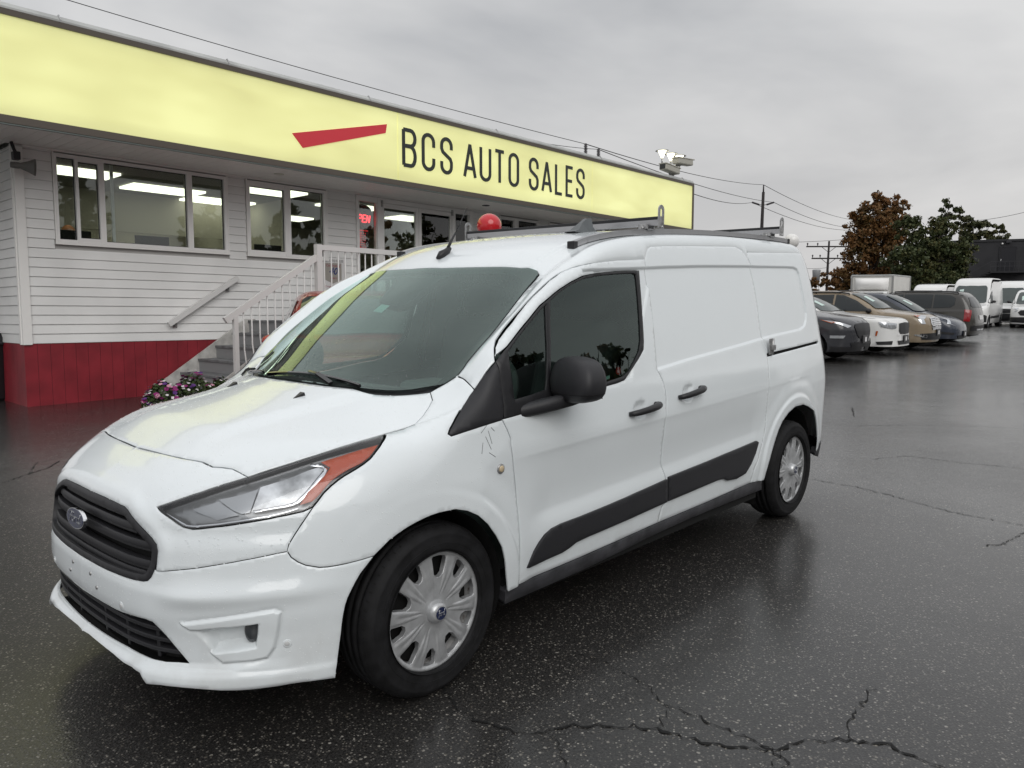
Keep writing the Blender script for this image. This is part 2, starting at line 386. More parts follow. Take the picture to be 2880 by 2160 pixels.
class Form:
    """an implicit body: F(x,y,z,detail)<0 inside; side chart wraps round nose and tail, top chart looks down"""
    def __init__(s,F,a=0.,b=3.,w=.9,top=2.1): s.F=F;s.a=a;s.b=b;s.w=w;s.top=top;s.scan=False
    def _bis(s,o,d,lo,hi,detail,it=26):
        lo=np.full(len(d),lo);hi=np.full(len(d),hi)       # lo inside, hi outside
        for _ in range(it):
            m=(lo+hi)/2; ins=s.F(*(o+d*m[:,None]).T,detail)<=0
            lo=np.where(ins,m,lo);hi=np.where(ins,hi,m)
        return o+d*lo[:,None]
    def S(s,q,detail=1.):
        u,z=q[:,0],q[:,1]; ox=np.clip(u,s.a,s.b); ph=np.where(u<s.a,(u-s.a)/s.w,np.where(u>s.b,(u-s.b)/s.w,0))
        o=np.stack([ox,0*u,z],1); d=np.stack([np.sin(ph),-np.cos(ph),0*u],1)
        k=(ox>.2)&(ox<1.05)&(z>1.08)&(z<1.62)&s.scan
        P=s._bis(o,d,0.,3.,detail)
        if k.any():                                    # ray may graze the windscreen first: take the outermost crossing
            ok,dk=o[k],d[k]; hi=np.full(k.sum(),1.05); lo=hi.copy(); done=np.zeros(k.sum(),bool)
            for t in np.linspace(1.05,.5,56)[1:]:
                ins=(s.F(*(ok+dk*t).T,detail)<=0)&~done; lo[ins]=t; done|=ins; hi[~done]=t
            lo[~done]=.45
            for _ in range(16):
                m=(lo+hi)/2; ins=s.F(*(ok+dk*m[:,None]).T,detail)<=0; lo=np.where(ins,m,lo); hi=np.where(ins,hi,m)
            P[k]=ok+dk*lo[:,None]
        return P
    def T(s,q,detail=1.):
        x,y=q[:,0],q[:,1]; o=np.stack([x,y,0*x],1); d=np.stack([0*x,0*x,1+0*x],1)
        return s._bis(o,d,.5,s.top,detail)
    def grad(s,P,detail=1.,e=8e-4):
        g=[]
        for k in range(3):
            a=P.copy();a[:,k]+=e;b=P.copy();b[:,k]-=e; g.append(s.F(*a.T,detail)-s.F(*b.T,detail))
        g=np.stack(g,1); return g/(np.linalg.norm(g,axis=1,keepdims=True)+1e-12)
    def panel(s,name,loops,m,parent,chart='S',h=.02,hb=.012,gap=.002,fl=.016,off=0.,mode='left',detail=1.,keep=None,warp=None,feat=(),holefl=True):
        """one body panel cut from the form. mode: left, right, both, join"""
        loops=[np.array(l,float) for l in loops]
        if gap: loops=[inset(resample(l,hb),gap if i==0 else -gap,keep) for i,l in enumerate(loops)]
        Q,T,idx=tri_region(loops,h,hb,feat); ch=s.S if chart=='S' else s.T
        P=ch(Q,detail); n=s.grad(P,detail)
        if off: P=P+n*(off(Q)[:,None] if callable(off) else off)
        if warp: P,n=warp(Q,P,n)
        # orientation
        a=P[T]; fn=np.cross(a[:,1]-a[:,0],a[:,2]-a[:,0]); 
        if (fn*n[T[:,0]]).sum()<0: T=T[:,::-1]
        V=P; Nn=n; Fs=[tuple(t) for t in T]
        if fl:
            ed={}
            for t in Fs:
                for i in range(3): ed[(t[i],t[(i+1)%3])]=1
            be=[e for e in ed if (e[1],e[0]) not in ed and not (mode=='join' and abs(P[e[0],1])<1e-3 and abs(P[e[1],1])<1e-3)]
            if not holefl:
                hs={i for l in idx[1:] for i in l}; be=[e for e in be if not(e[0] in hs and e[1] in hs)]
            bv=sorted({i for e in be for i in e}); ix={b:len(V)+k for k,b in enumerate(bv)}
            out=np.zeros((len(V),3)); 
            for i,j in be:
                t=P[j]-P[i]; o=np.cross(t,n[i]); o/=np.linalg.norm(o)+1e-12; out[i]+=o; out[j]+=o
            ob=out[bv]; ob/=np.linalg.norm(ob,axis=1,keepdims=True)+1e-12
            r1=P[bv]-n[bv]*min(.0022,fl*.4)+ob*.0004; r2=P[bv]-n[bv]*fl-ob*.0004; k1=len(bv)
            V=np.vstack([V,r1,r2]); Nn=Nn.copy(); Nn[bv]=Nn[bv]*.9+ob*.35; Nn[bv]/=np.linalg.norm(Nn[bv],axis=1,keepdims=True)
            Nn=np.vstack([Nn,ob,ob])
            for i,j in be:
                Fs.append((j,i,ix[i],ix[j])); Fs.append((ix[j],ix[i],ix[i]+k1,ix[j]+k1))
        res=[]
        if mode=='join':
            nv=len(V); V2=V*np.array([1,-1,1]); N2=Nn*np.array([1,-1,1])
            on=np.abs(V[:,1])<1e-3; mp=np.arange(nv)+nv; mp[on]=np.nonzero(on)[0]; V=V.copy(); V[on,1]=0; Nn=Nn.copy(); Nn[on,1]=0; Nn/=np.linalg.norm(Nn,axis=1,keepdims=True)+1e-12
            F2=[tuple(int(mp[i]) for i in reversed(f)) for f in Fs]
            VV=np.vstack([V,V2]); NN=np.vstack([Nn,N2]); use=np.zeros(2*nv,bool)
            FF=Fs+F2
            for f in FF: use[list(f)]=True
            re=np.cumsum(use)-1; FF=[tuple(int(re[i]) for i in f) for f in FF]
            return mesh_obj(name,VV[use],FF,m,parent,NN[use])
        if mode in('left','both'): res.append(mesh_obj(name,V,Fs,m,parent if not isinstance(parent,tuple) else parent[0],Nn))
        if mode in('right','both'): res.append(mesh_obj(name,V*np.array([1,-1,1]),[tuple(reversed(f)) for f in Fs],m,parent if not isinstance(parent,tuple) else parent[1],Nn*np.array([1,-1,1])))
        return res if len(res)>1 else res[0]
LN={
 'fd':[(.316,-.902,.969),(.338,-.908,.926),(.352,-.911,.893),(.351,-.913,.866),(.357,-.914,.831),(.364,-.913,.794),(.371,-.912,.758),(.378,-.91,.721),(.384,-.909,.683),(.389,-.908,.646),(.394,-.906,.609),(.397,-.905,.572),(.4,-.904,.535),(.402,-.904,.498),(.404,-.903,.461),(.406,-.901,.423),(.409,-.897,.382),(.413,-.892,.34),(.417,-.886,.298)],
 'ds':[(1.461,-.771,1.606),(1.457,-.783,1.563),(1.454,-.799,1.493),(1.453,-.809,1.451),(1.451,-.818,1.41),(1.448,-.828,1.364),(1.445,-.838,1.318),(1.44,-.847,1.272),(1.435,-.856,1.226),(1.43,-.864,1.185),(1.425,-.872,1.144),(1.413,-.886,1.076),(1.43,-.89,1.052),(1.447,-.897,1.018),(1.456,-.904,.976),(1.456,-.91,.93),(1.446,-.914,.886),(1.442,-.917,.842),(1.443,-.916,.798),(1.446,-.914,.743),(1.449,-.911,.689),(1.453,-.909,.616),(1.479,-.907,.548),(1.489,-.905,.486),(1.49,-.903,.426),(1.46,-.9,.395),(1.445,-.896,.351),(1.444,-.892,.321)],
 'sr':[(2.463,-.734,1.714),(2.55,-.74,1.693),(2.591,-.752,1.655),(2.615,-.764,1.61),(2.624,-.783,1.53),(2.631,-.801,1.45),(2.631,-.82,1.359),(2.624,-.833,1.297),(2.618,-.845,1.234),(2.621,-.856,1.177),(2.638,-.864,1.131),(2.637,-.88,1.051),(2.62,-.895,.973),(2.605,-.905,.883),(2.602,-.906,.791),(2.601,-.905,.758),(2.596,-.903,.709),(2.588,-.901,.661),(2.568,-.899,.603),(2.545,-.898,.546),(2.505,-.897,.464),(2.472,-.895,.415),(2.457,-.89,.362),(2.448,-.887,.336)],
 'stop':[(1.461,-.771,1.606),(1.479,-.765,1.631),(1.503,-.757,1.658),(1.537,-.753,1.671),(1.665,-.75,1.68),(1.798,-.747,1.687),(1.898,-.745,1.692),(2.003,-.743,1.696),(2.111,-.741,1.7),(2.223,-.739,1.705),(2.34,-.737,1.709),(2.463,-.734,1.714)],
 'gut':[(.332,-.849,1.182),(.341,-.836,1.201),(.365,-.811,1.234),(.396,-.789,1.263),(.446,-.779,1.301),(.482,-.776,1.327),(.518,-.774,1.354),(.553,-.774,1.379),(.588,-.773,1.404),(.623,-.773,1.427),(.662,-.772,1.45),(.743,-.765,1.494),(.827,-.759,1.53),(.897,-.765,1.551),(.967,-.774,1.565),(1.046,-.779,1.576),(1.135,-.777,1.585),(1.228,-.775,1.593),(1.303,-.774,1.597),(1.379,-.773,1.602),(1.458,-.772,1.606)],
 'win':[(1.386,-.786,1.549),(1.375,-.801,1.486),(1.368,-.811,1.44),(1.36,-.822,1.393),(1.354,-.829,1.358),(1.348,-.837,1.323),(1.342,-.844,1.287),(1.336,-.851,1.251),(1.329,-.858,1.215),(1.317,-.866,1.178),(1.28,-.871,1.148),(1.24,-.877,1.121),(1.199,-.882,1.095),(1.132,-.89,1.053),(1.076,-.892,1.044),(.995,-.893,1.038),(.934,-.895,1.03),(.874,-.897,1.021),(.816,-.898,1.013),(.759,-.899,1.006),(.692,-.9,1),(.627,-.9,.994),(.564,-.901,.989),(.504,-.901,.985),(.446,-.902,.981),(.383,-.902,.976),(.322,-.902,.972),(.329,-.897,1.009),(.331,-.889,1.048),(.332,-.881,1.086),(.333,-.873,1.125),(.335,-.862,1.163),(.332,-.849,1.182),(.359,-.848,1.204),(.388,-.846,1.226),(.403,-.847,1.236),(.439,-.843,1.262),(.475,-.839,1.288),(.513,-.834,1.314),(.553,-.83,1.34),(.589,-.825,1.365),(.627,-.82,1.39),(.684,-.815,1.417),(.725,-.811,1.437),(.768,-.807,1.456),(.855,-.8,1.488),(.942,-.794,1.514),(1.007,-.792,1.524),(1.074,-.79,1.532),(1.142,-.789,1.537),(1.212,-.788,1.542),(1.297,-.787,1.546)],
 'gl1':[(.399,-.855,1.216),(.467,-.845,1.268),(.547,-.835,1.322),(.613,-.827,1.364),(.653,-.821,1.389),(.644,-.832,1.337),(.635,-.843,1.285),(.627,-.854,1.233),(.617,-.864,1.182),(.596,-.879,1.1),(.579,-.888,1.058),(.5,-.89,1.047),(.394,-.891,1.037),(.396,-.881,1.089),(.396,-.872,1.133),(.395,-.864,1.177)],
 'gl2':[(.69,-.818,1.407),(.765,-.81,1.444),(.851,-.803,1.476),(.938,-.797,1.5),(1.07,-.794,1.518),(1.207,-.792,1.527),(1.331,-.79,1.532),(1.347,-.791,1.527),(1.348,-.796,1.508),(1.336,-.817,1.415),(1.321,-.837,1.324),(1.312,-.848,1.27),(1.3,-.858,1.217),(1.277,-.866,1.175),(1.226,-.875,1.129),(1.169,-.884,1.087),(1.119,-.887,1.069),(1.,-.89,1.056),(.911,-.89,1.051),(.825,-.891,1.048),(.717,-.891,1.044),(.614,-.891,1.041),(.625,-.88,1.097),(.636,-.869,1.153),(.65,-.856,1.222),(.665,-.842,1.291),(.677,-.83,1.349)],
 'head':[(-.769,-.427,.768),(-.749,-.452,.779),(-.729,-.475,.79),(-.708,-.496,.8),(-.69,-.512,.808),(-.672,-.528,.815),(-.654,-.542,.823),(-.635,-.556,.83),(-.616,-.569,.837),(-.596,-.582,.843),(-.576,-.596,.85),(-.555,-.609,.856),(-.535,-.621,.862),(-.515,-.632,.868),(-.494,-.642,.874),(-.473,-.652,.88),(-.451,-.662,.886),(-.429,-.672,.892),(-.406,-.681,.898),(-.382,-.69,.904),(-.359,-.699,.91),(-.334,-.707,.916),(-.306,-.715,.922),(-.277,-.722,.928),(-.246,-.729,.934),(-.214,-.733,.94),(-.179,-.736,.944),(-.143,-.739,.949),(-.107,-.742,.954),(-.151,-.778,.934),(-.187,-.796,.913),(-.219,-.803,.892),(-.247,-.804,.878),(-.275,-.802,.866),(-.297,-.798,.857),(-.319,-.795,.848),(-.341,-.791,.837),(-.367,-.789,.822),(-.392,-.788,.805),(-.414,-.789,.785),(-.435,-.788,.766),(-.462,-.777,.756),(-.485,-.765,.752),(-.507,-.752,.748),(-.529,-.738,.745),(-.548,-.725,.741),(-.567,-.712,.738),(-.585,-.699,.735),(-.604,-.685,.732),(-.622,-.67,.729),(-.639,-.655,.726),(-.657,-.639,.723),(-.674,-.622,.721),(-.69,-.604,.718),(-.707,-.586,.715),(-.723,-.567,.713),(-.74,-.541,.718),(-.749,-.52,.727),(-.756,-.498,.738),(-.763,-.474,.748),(-.769,-.447,.759)],
 'fb':[(-.435,-.788,.766),(-.456,-.786,.741),(-.476,-.782,.716),(-.496,-.778,.69),(-.514,-.773,.663),(-.522,-.772,.643),(-.513,-.782,.621),(-.497,-.794,.605),(-.479,-.807,.593),(-.442,-.827,.581),(-.419,-.837,.579),(-.395,-.846,.579),(-.363,-.857,.58),(-.329,-.866,.582),(-.3,-.873,.584),(-.27,-.878,.587)],
 'bt':[(-.521,-.773,.64),(-.549,-.755,.636),(-.575,-.737,.631),(-.601,-.718,.626),(-.627,-.696,.621),(-.653,-.673,.615),(-.679,-.649,.61),(-.703,-.623,.604),(-.725,-.597,.598),(-.747,-.569,.593),(-.767,-.539,.588),(-.784,-.509,.583),(-.8,-.475,.579)],
 'arch':[(-.404,-.841,.206),(-.404,-.847,.237),(-.399,-.848,.263),(-.394,-.848,.293),(-.39,-.85,.324),(-.386,-.853,.354),(-.383,-.855,.385),(-.379,-.858,.416),(-.373,-.861,.446),(-.364,-.863,.47),(-.352,-.866,.492),(-.337,-.869,.517),(-.319,-.871,.54),(-.295,-.875,.566),(-.268,-.879,.591),(-.24,-.882,.611),(-.21,-.886,.628),(-.178,-.889,.642),(-.144,-.893,.655),(-.11,-.896,.665),(-.075,-.899,.673),(-.043,-.901,.678),(-.009,-.904,.681),(.06,-.907,.68),(.114,-.907,.664),(.164,-.906,.637),(.215,-.905,.592),(.261,-.904,.535),(.292,-.903,.485),(.309,-.901,.431),(.32,-.896,.377),(.33,-.891,.335),(.341,-.885,.293)],
 'rarch':[(2.576,-.885,.34),(2.618,-.891,.397),(2.636,-.894,.438),(2.658,-.895,.479),(2.681,-.895,.519),(2.711,-.895,.565),(2.743,-.896,.611),(2.799,-.896,.663),(2.886,-.895,.706),(2.994,-.892,.732),(3.129,-.886,.731),(3.23,-.88,.705),(3.352,-.87,.66),(3.416,-.863,.584),(3.445,-.859,.536),(3.467,-.856,.488),(3.489,-.851,.425),(3.507,-.843,.361)],
 'sill':[(.344,-.885,.294),(.417,-.886,.298),(.478,-.887,.299),(.541,-.887,.3),(.606,-.887,.3),(.673,-.888,.301),(.742,-.888,.302),(.813,-.889,.303),(.885,-.889,.305),(.958,-.89,.307),(1.032,-.89,.309),(1.109,-.891,.311),(1.188,-.891,.314),(1.27,-.891,.316),(1.356,-.892,.319),(1.444,-.892,.321),(1.535,-.892,.322),(1.63,-.892,.323),(1.729,-.891,.324),(1.831,-.891,.325),(1.937,-.89,.326),(2.056,-.89,.329),(2.18,-.89,.332),(2.309,-.889,.334),(2.448,-.887,.336),(2.595,-.883,.329)],
 'sillb':[(.352,-.876,.234),(.406,-.876,.235),(.462,-.876,.235),(.52,-.877,.236),(.579,-.877,.236),(.64,-.877,.237),(.703,-.878,.238),(.767,-.878,.239),(.832,-.879,.24),(.9,-.879,.242),(.975,-.88,.245),(1.052,-.881,.249),(1.131,-.882,.253),(1.213,-.882,.257),(1.298,-.883,.262),(1.387,-.883,.266),(1.479,-.884,.269),(1.566,-.884,.271),(1.657,-.884,.272),(1.751,-.883,.273),(1.849,-.883,.273),(1.952,-.882,.273),(2.058,-.882,.272),(2.187,-.881,.271),(2.324,-.879,.269),(2.469,-.876,.266),(2.623,-.873,.262)],
 'tri':[(.073,-.869,.943),(.084,-.863,.957),(.124,-.851,.991),(.167,-.84,1.025),(.236,-.83,1.084),(.287,-.839,1.141),(.332,-.849,1.182),(.335,-.862,1.163),(.332,-.881,1.086),(.329,-.897,1.009),(.316,-.902,.969),(.257,-.898,.962),(.201,-.894,.955),(.138,-.887,.946),(.081,-.875,.936)],
 'hoodside':[(-.107,-.742,.954),(-.1,-.742,.955),(-.043,-.75,.962),(.012,-.761,.975),(.06,-.748,.997),(.108,-.725,1.021),(.146,-.703,1.042),(.174,-.659,1.064)],
 'hoodfront':[(-.651,.135,.887),(-.657,.044,.885),(-.656,-.044,.886),(-.652,-.125,.887),(-.648,-.2,.888),(-.641,-.276,.888),(-.632,-.344,.888),(-.623,-.384,.888),(-.614,-.423,.887),(-.607,-.481,.878),(-.591,-.511,.878),(-.574,-.547,.876),(-.566,-.576,.868),(-.555,-.61,.856)],
 'hoodback':[(.174,-.659,1.064),(.142,-.613,1.057),(.116,-.579,1.052),(.091,-.545,1.05),(.068,-.507,1.05),(.048,-.466,1.052),(.033,-.431,1.054),(.02,-.393,1.056),(.004,-.346,1.058),(-.012,-.297,1.059),(-.025,-.243,1.06),(-.036,-.168,1.062),(-.042,-.081,1.063),(-.044,.015,1.064),(-.041,.125,1.063)],
 'wsside':[(.175,-.658,1.065),(.201,-.671,1.079),(.224,-.686,1.094),(.267,-.713,1.125),(.294,-.714,1.148),(.322,-.71,1.173),(.352,-.712,1.198),(.382,-.714,1.224),(.414,-.715,1.249),(.448,-.714,1.274),(.486,-.71,1.301),(.524,-.705,1.329),(.564,-.7,1.359),(.606,-.693,1.389),(.652,-.684,1.42),(.702,-.672,1.451),(.784,-.653,1.499),(.829,-.639,1.526),(.846,-.612,1.542),(.847,-.573,1.553)],
 'wstop':[(.847,-.573,1.553),(.826,-.53,1.552),(.805,-.455,1.558),(.789,-.404,1.559),(.774,-.352,1.559),(.761,-.296,1.559),(.75,-.239,1.559),(.741,-.179,1.559),(.734,-.115,1.559),(.731,-.045,1.559),(.731,.03,1.56),(.735,.113,1.56),(.748,.218,1.56),(.774,.345,1.56)],
 'seam':[(.264,-.709,1.123),(.257,-.752,1.118),(.245,-.796,1.102),(.237,-.832,1.084)],
 'crease':[(2.593,-.742,1.683),(2.742,-.738,1.688),(2.901,-.733,1.694),(3.05,-.727,1.699),(3.209,-.72,1.705),(3.381,-.71,1.711)],
 'mould1':[(.453,-.895,.359),(.475,-.898,.389),(.498,-.901,.418),(.526,-.903,.446),(.56,-.904,.471),(.604,-.904,.487),(.663,-.905,.494),(.726,-.905,.496),(.792,-.905,.497),(.86,-.905,.5),(.926,-.906,.503),(.993,-.906,.506),(1.063,-.906,.51),(1.135,-.906,.514),(1.217,-.906,.52),(1.301,-.906,.525),(1.389,-.906,.531),(1.48,-.906,.537),(1.482,-.905,.479),(1.487,-.903,.42),(1.397,-.903,.416),(1.31,-.902,.412),(1.226,-.902,.408),(1.144,-.902,.404),(1.058,-.901,.401),(.975,-.901,.398),(.895,-.9,.395),(.83,-.9,.393),(.768,-.899,.388),(.721,-.897,.374),(.674,-.896,.365),(.621,-.896,.363),(.569,-.895,.361),(.519,-.895,.357),(.47,-.894,.354)],
 'mould2':[(1.493,-.906,.545),(1.591,-.906,.549),(1.693,-.906,.553),(1.799,-.906,.557),(1.896,-.905,.561),(1.996,-.905,.566),(2.1,-.904,.571),(2.217,-.904,.576),(2.339,-.903,.582),(2.468,-.901,.588),(2.495,-.9,.575),(2.461,-.899,.515),(2.407,-.899,.459),(2.344,-.897,.415),(2.233,-.897,.403),(2.121,-.899,.413),(2.074,-.901,.432),(2.01,-.902,.436),(1.909,-.902,.434),(1.812,-.902,.431),(1.718,-.903,.428),(1.605,-.903,.425),(1.497,-.903,.422),(1.494,-.905,.484)],
 'slot':[(2.64,-.873,1.085),(2.791,-.868,1.091),(2.947,-.862,1.097),(3.113,-.854,1.103),(3.294,-.843,1.111),(3.504,-.825,1.118),(3.547,-.82,1.117),(3.547,-.822,1.107),(3.309,-.844,1.1),(3.108,-.857,1.091),(2.941,-.865,1.084),(2.786,-.871,1.077),(2.637,-.876,1.07)],
 'beltr':[(2.72,-.862,1.135),(2.965,-.852,1.147),(3.132,-.844,1.154),(3.314,-.833,1.161),(3.604,-.802,1.17)],
 'grille':[(-.818,-.003,.753),(-.816,-.124,.753),(-.813,-.204,.751),(-.81,-.275,.748),(-.81,-.302,.742),(-.808,-.369,.714),(-.804,-.409,.696),(-.798,-.444,.678),(-.792,-.467,.66),(-.792,-.474,.641),(-.796,-.474,.61),(-.802,-.469,.584),(-.81,-.458,.558),(-.816,-.446,.545),(-.823,-.427,.54),(-.834,-.383,.537),(-.843,-.335,.536),(-.849,-.281,.535),(-.853,-.223,.533),(-.856,-.161,.532),(-.859,-.042,.531)],
 'lowgr':[(-.86,-.152,.408),(-.861,-.157,.413),(-.858,-.218,.412),(-.854,-.276,.412),(-.847,-.342,.416),(-.837,-.397,.418),(-.827,-.437,.42),(-.816,-.467,.415),(-.803,-.489,.393),(-.791,-.511,.369),(-.779,-.531,.344),(-.767,-.55,.319),(-.754,-.568,.293),(-.775,-.534,.292),(-.795,-.495,.288),(-.817,-.44,.287),(-.833,-.369,.289),(-.842,-.31,.291),(-.848,-.241,.29),(-.851,-.18,.289),(-.853,-.114,.288)],
 'lip':[(-.823,-.447,.221),(-.801,-.503,.226),(-.776,-.55,.227),(-.749,-.589,.226),(-.72,-.626,.224),(-.69,-.659,.221),(-.658,-.689,.219),(-.625,-.718,.217),(-.591,-.745,.216),(-.561,-.766,.215),(-.531,-.786,.216),(-.499,-.805,.215),(-.455,-.824,.212),(-.408,-.84,.207)],
 'fog':[(-.768,-.563,.424),(-.751,-.589,.428),(-.733,-.613,.433),(-.715,-.635,.437),(-.692,-.66,.442),(-.669,-.684,.447),(-.645,-.706,.451),(-.62,-.727,.455),(-.595,-.747,.459),(-.569,-.766,.462),(-.555,-.776,.454),(-.558,-.772,.42),(-.562,-.765,.381),(-.569,-.758,.344),(-.586,-.744,.313),(-.62,-.716,.306),(-.642,-.697,.305),(-.663,-.677,.304),(-.684,-.655,.302),(-.702,-.637,.323),(-.708,-.63,.333),(-.68,-.661,.336),(-.652,-.689,.339),(-.631,-.708,.343),(-.61,-.727,.348),(-.607,-.731,.386),(-.605,-.738,.425),(-.64,-.708,.421),(-.665,-.684,.418),(-.69,-.659,.416),(-.714,-.632,.413),(-.733,-.608,.408),(-.751,-.584,.407)],
 'foglamp':[(-.638,-.709,.418),(-.627,-.72,.426),(-.617,-.727,.412),(-.61,-.729,.392),(-.611,-.726,.367),(-.619,-.719,.36),(-.629,-.711,.378),(-.637,-.707,.398)],
 'recess':[(1.468,-.781,1.568),(1.567,-.78,1.573),(1.67,-.778,1.578),(1.777,-.777,1.582),(1.889,-.775,1.587),(1.992,-.774,1.591),(2.1,-.773,1.594),(2.211,-.771,1.597),(2.328,-.77,1.6),(2.45,-.768,1.603),(2.577,-.765,1.606),(2.711,-.763,1.608),(2.852,-.759,1.611),(3.002,-.754,1.614),(3.161,-.748,1.617),(3.276,-.744,1.618),(3.335,-.744,1.607),(3.355,-.749,1.579),(3.368,-.767,1.496),(3.376,-.778,1.439),(3.383,-.789,1.381),(3.385,-.801,1.317),(3.361,-.811,1.266),(3.311,-.822,1.226),(3.221,-.83,1.206),(2.982,-.843,1.194),(2.825,-.849,1.187),(2.679,-.855,1.178),(2.54,-.859,1.168),(2.408,-.864,1.157),(2.282,-.867,1.147),(2.163,-.87,1.138),(2.049,-.872,1.129),(1.94,-.874,1.121),(1.834,-.876,1.113),(1.733,-.879,1.105),(1.623,-.881,1.095),(1.517,-.883,1.085),(1.416,-.886,1.076),(1.423,-.876,1.126),(1.43,-.866,1.176),(1.435,-.856,1.226),(1.439,-.846,1.274),(1.443,-.836,1.323),(1.447,-.826,1.372),(1.451,-.815,1.421),(1.456,-.805,1.47),(1.462,-.793,1.519)],
 'pocket':[(-.754,-.579,.404),(-.736,-.604,.407),(-.718,-.627,.41),(-.699,-.649,.413),(-.68,-.669,.415),(-.66,-.689,.416),(-.64,-.708,.418),(-.605,-.738,.424),(-.604,-.733,.386),(-.609,-.727,.349),(-.631,-.708,.345),(-.652,-.689,.34),(-.679,-.662,.335),(-.705,-.634,.33),(-.719,-.618,.361),(-.739,-.595,.389)],
 'frit_in':[(.01,-.022,1.082),(.014,-.102,1.082),(.021,-.176,1.08),(.028,-.24,1.078),(.037,-.299,1.075),(.049,-.353,1.072),(.064,-.402,1.069),(.08,-.448,1.067),(.099,-.49,1.066),(.118,-.527,1.065),(.137,-.561,1.066),(.158,-.594,1.069),(.179,-.622,1.075),(.203,-.643,1.087),(.253,-.655,1.123),(.287,-.66,1.152),(.322,-.664,1.181),(.358,-.668,1.21),(.396,-.669,1.241),(.439,-.668,1.272),(.483,-.665,1.305),(.529,-.662,1.338),(.576,-.658,1.373),(.618,-.655,1.403),(.665,-.648,1.433),(.717,-.635,1.466),(.745,-.618,1.485),(.772,-.582,1.507),(.779,-.536,1.523),(.762,-.474,1.528),(.742,-.411,1.529),(.73,-.364,1.53),(.719,-.314,1.531),(.709,-.262,1.531),(.701,-.208,1.532)],
 'sensor':[(.7,.19,1.532),(.688,.091,1.531),(.683,.004,1.53),(.684,-.075,1.529),(.689,-.146,1.529),(.696,-.213,1.528),(.654,-.181,1.505),(.618,-.164,1.485),(.579,-.155,1.462),(.507,-.167,1.416),(.471,-.151,1.393),(.455,-.098,1.387),(.466,-.012,1.396),(.483,.054,1.407),(.519,.078,1.429),(.588,.105,1.47),(.637,.127,1.499)],
 'sticker':[(.463,.007,1.394),(.456,-.063,1.388),(.407,-.063,1.356),(.414,.008,1.362)],
 'dec1':[(1.081,-.881,1.098),(1.091,-.879,1.11),(1.105,-.878,1.113),(1.118,-.879,1.108),(1.12,-.882,1.095),(1.11,-.885,1.08),(1.094,-.885,1.078),(1.082,-.884,1.084)],
 'dec2':[(1.004,-.885,1.079),(1.03,-.884,1.081),(1.027,-.887,1.067),(1,-.888,1.064)],
 'cup1':[(1.17,-.912,.914),(1.177,-.91,.934),(1.203,-.907,.953),(1.242,-.907,.958),(1.275,-.908,.951),(1.282,-.91,.934),(1.283,-.913,.896),(1.26,-.916,.866),(1.222,-.916,.863),(1.184,-.916,.871)],
 'cup2':[(1.609,-.907,.952),(1.618,-.904,.971),(1.65,-.902,.989),(1.69,-.901,.993),(1.718,-.902,.986),(1.721,-.904,.971),(1.714,-.909,.925),(1.688,-.912,.901),(1.642,-.912,.9),(1.611,-.911,.912)],
 'reflA':[(-.529,-.64,.836),(-.488,-.658,.851),(-.446,-.676,.864),(-.405,-.691,.876),(-.363,-.709,.884),(-.35,-.726,.879),(-.396,-.743,.839),(-.432,-.748,.809),(-.468,-.745,.783),(-.527,-.709,.774),(-.581,-.671,.767),(-.556,-.658,.802)],
 'reflB':[(-.634,-.569,.805),(-.586,-.604,.82),(-.537,-.636,.834),(-.563,-.653,.801),(-.586,-.666,.767),(-.605,-.651,.764),(-.62,-.621,.778)],
 'reflC':[(-.697,-.517,.778),(-.667,-.543,.791),(-.636,-.566,.803),(-.62,-.622,.775),(-.611,-.647,.759),(-.663,-.6,.742),(-.682,-.563,.761)],
 'amber':[(-.352,-.713,.895),(-.324,-.721,.902),(-.294,-.73,.908),(-.264,-.737,.915),(-.23,-.743,.922),(-.195,-.748,.928),(-.157,-.75,.934),(-.199,-.783,.908),(-.245,-.787,.886),(-.296,-.78,.869),(-.326,-.776,.856),(-.355,-.774,.841),(-.379,-.775,.823),(-.401,-.776,.804),(-.426,-.774,.786),(-.462,-.758,.778),(-.429,-.753,.813),(-.398,-.754,.834),(-.367,-.753,.855),(-.338,-.744,.879)],
 'drl':[(-.378,-.692,.894),(-.351,-.718,.889),(-.343,-.738,.879),(-.364,-.75,.858),(-.39,-.754,.838),(-.414,-.757,.818),(-.438,-.756,.799),(-.463,-.752,.783),(-.497,-.737,.774),(-.53,-.715,.77),(-.556,-.697,.766),(-.581,-.679,.763),(-.578,-.676,.77),(-.553,-.694,.774),(-.527,-.71,.778),(-.499,-.73,.781),(-.469,-.744,.789),(-.439,-.747,.811),(-.408,-.744,.836),(-.375,-.739,.862),(-.354,-.734,.877),(-.359,-.722,.883),(-.383,-.699,.887)],
 'trimlow':[(-.762,-.436,.759),(-.754,-.473,.746),(-.745,-.505,.732),(-.731,-.538,.719),(-.718,-.557,.718),(-.691,-.59,.722),(-.664,-.62,.726),(-.635,-.647,.731),(-.609,-.67,.735),(-.581,-.692,.74),(-.553,-.712,.744),(-.525,-.732,.75),(-.497,-.748,.757),(-.469,-.761,.766),(-.467,-.759,.771),(-.496,-.745,.763),(-.523,-.73,.757),(-.552,-.71,.751),(-.58,-.69,.747),(-.607,-.668,.742),(-.634,-.646,.738),(-.662,-.619,.733),(-.689,-.59,.729),(-.715,-.558,.725),(-.728,-.539,.726),(-.741,-.506,.74),(-.756,-.444,.763)],
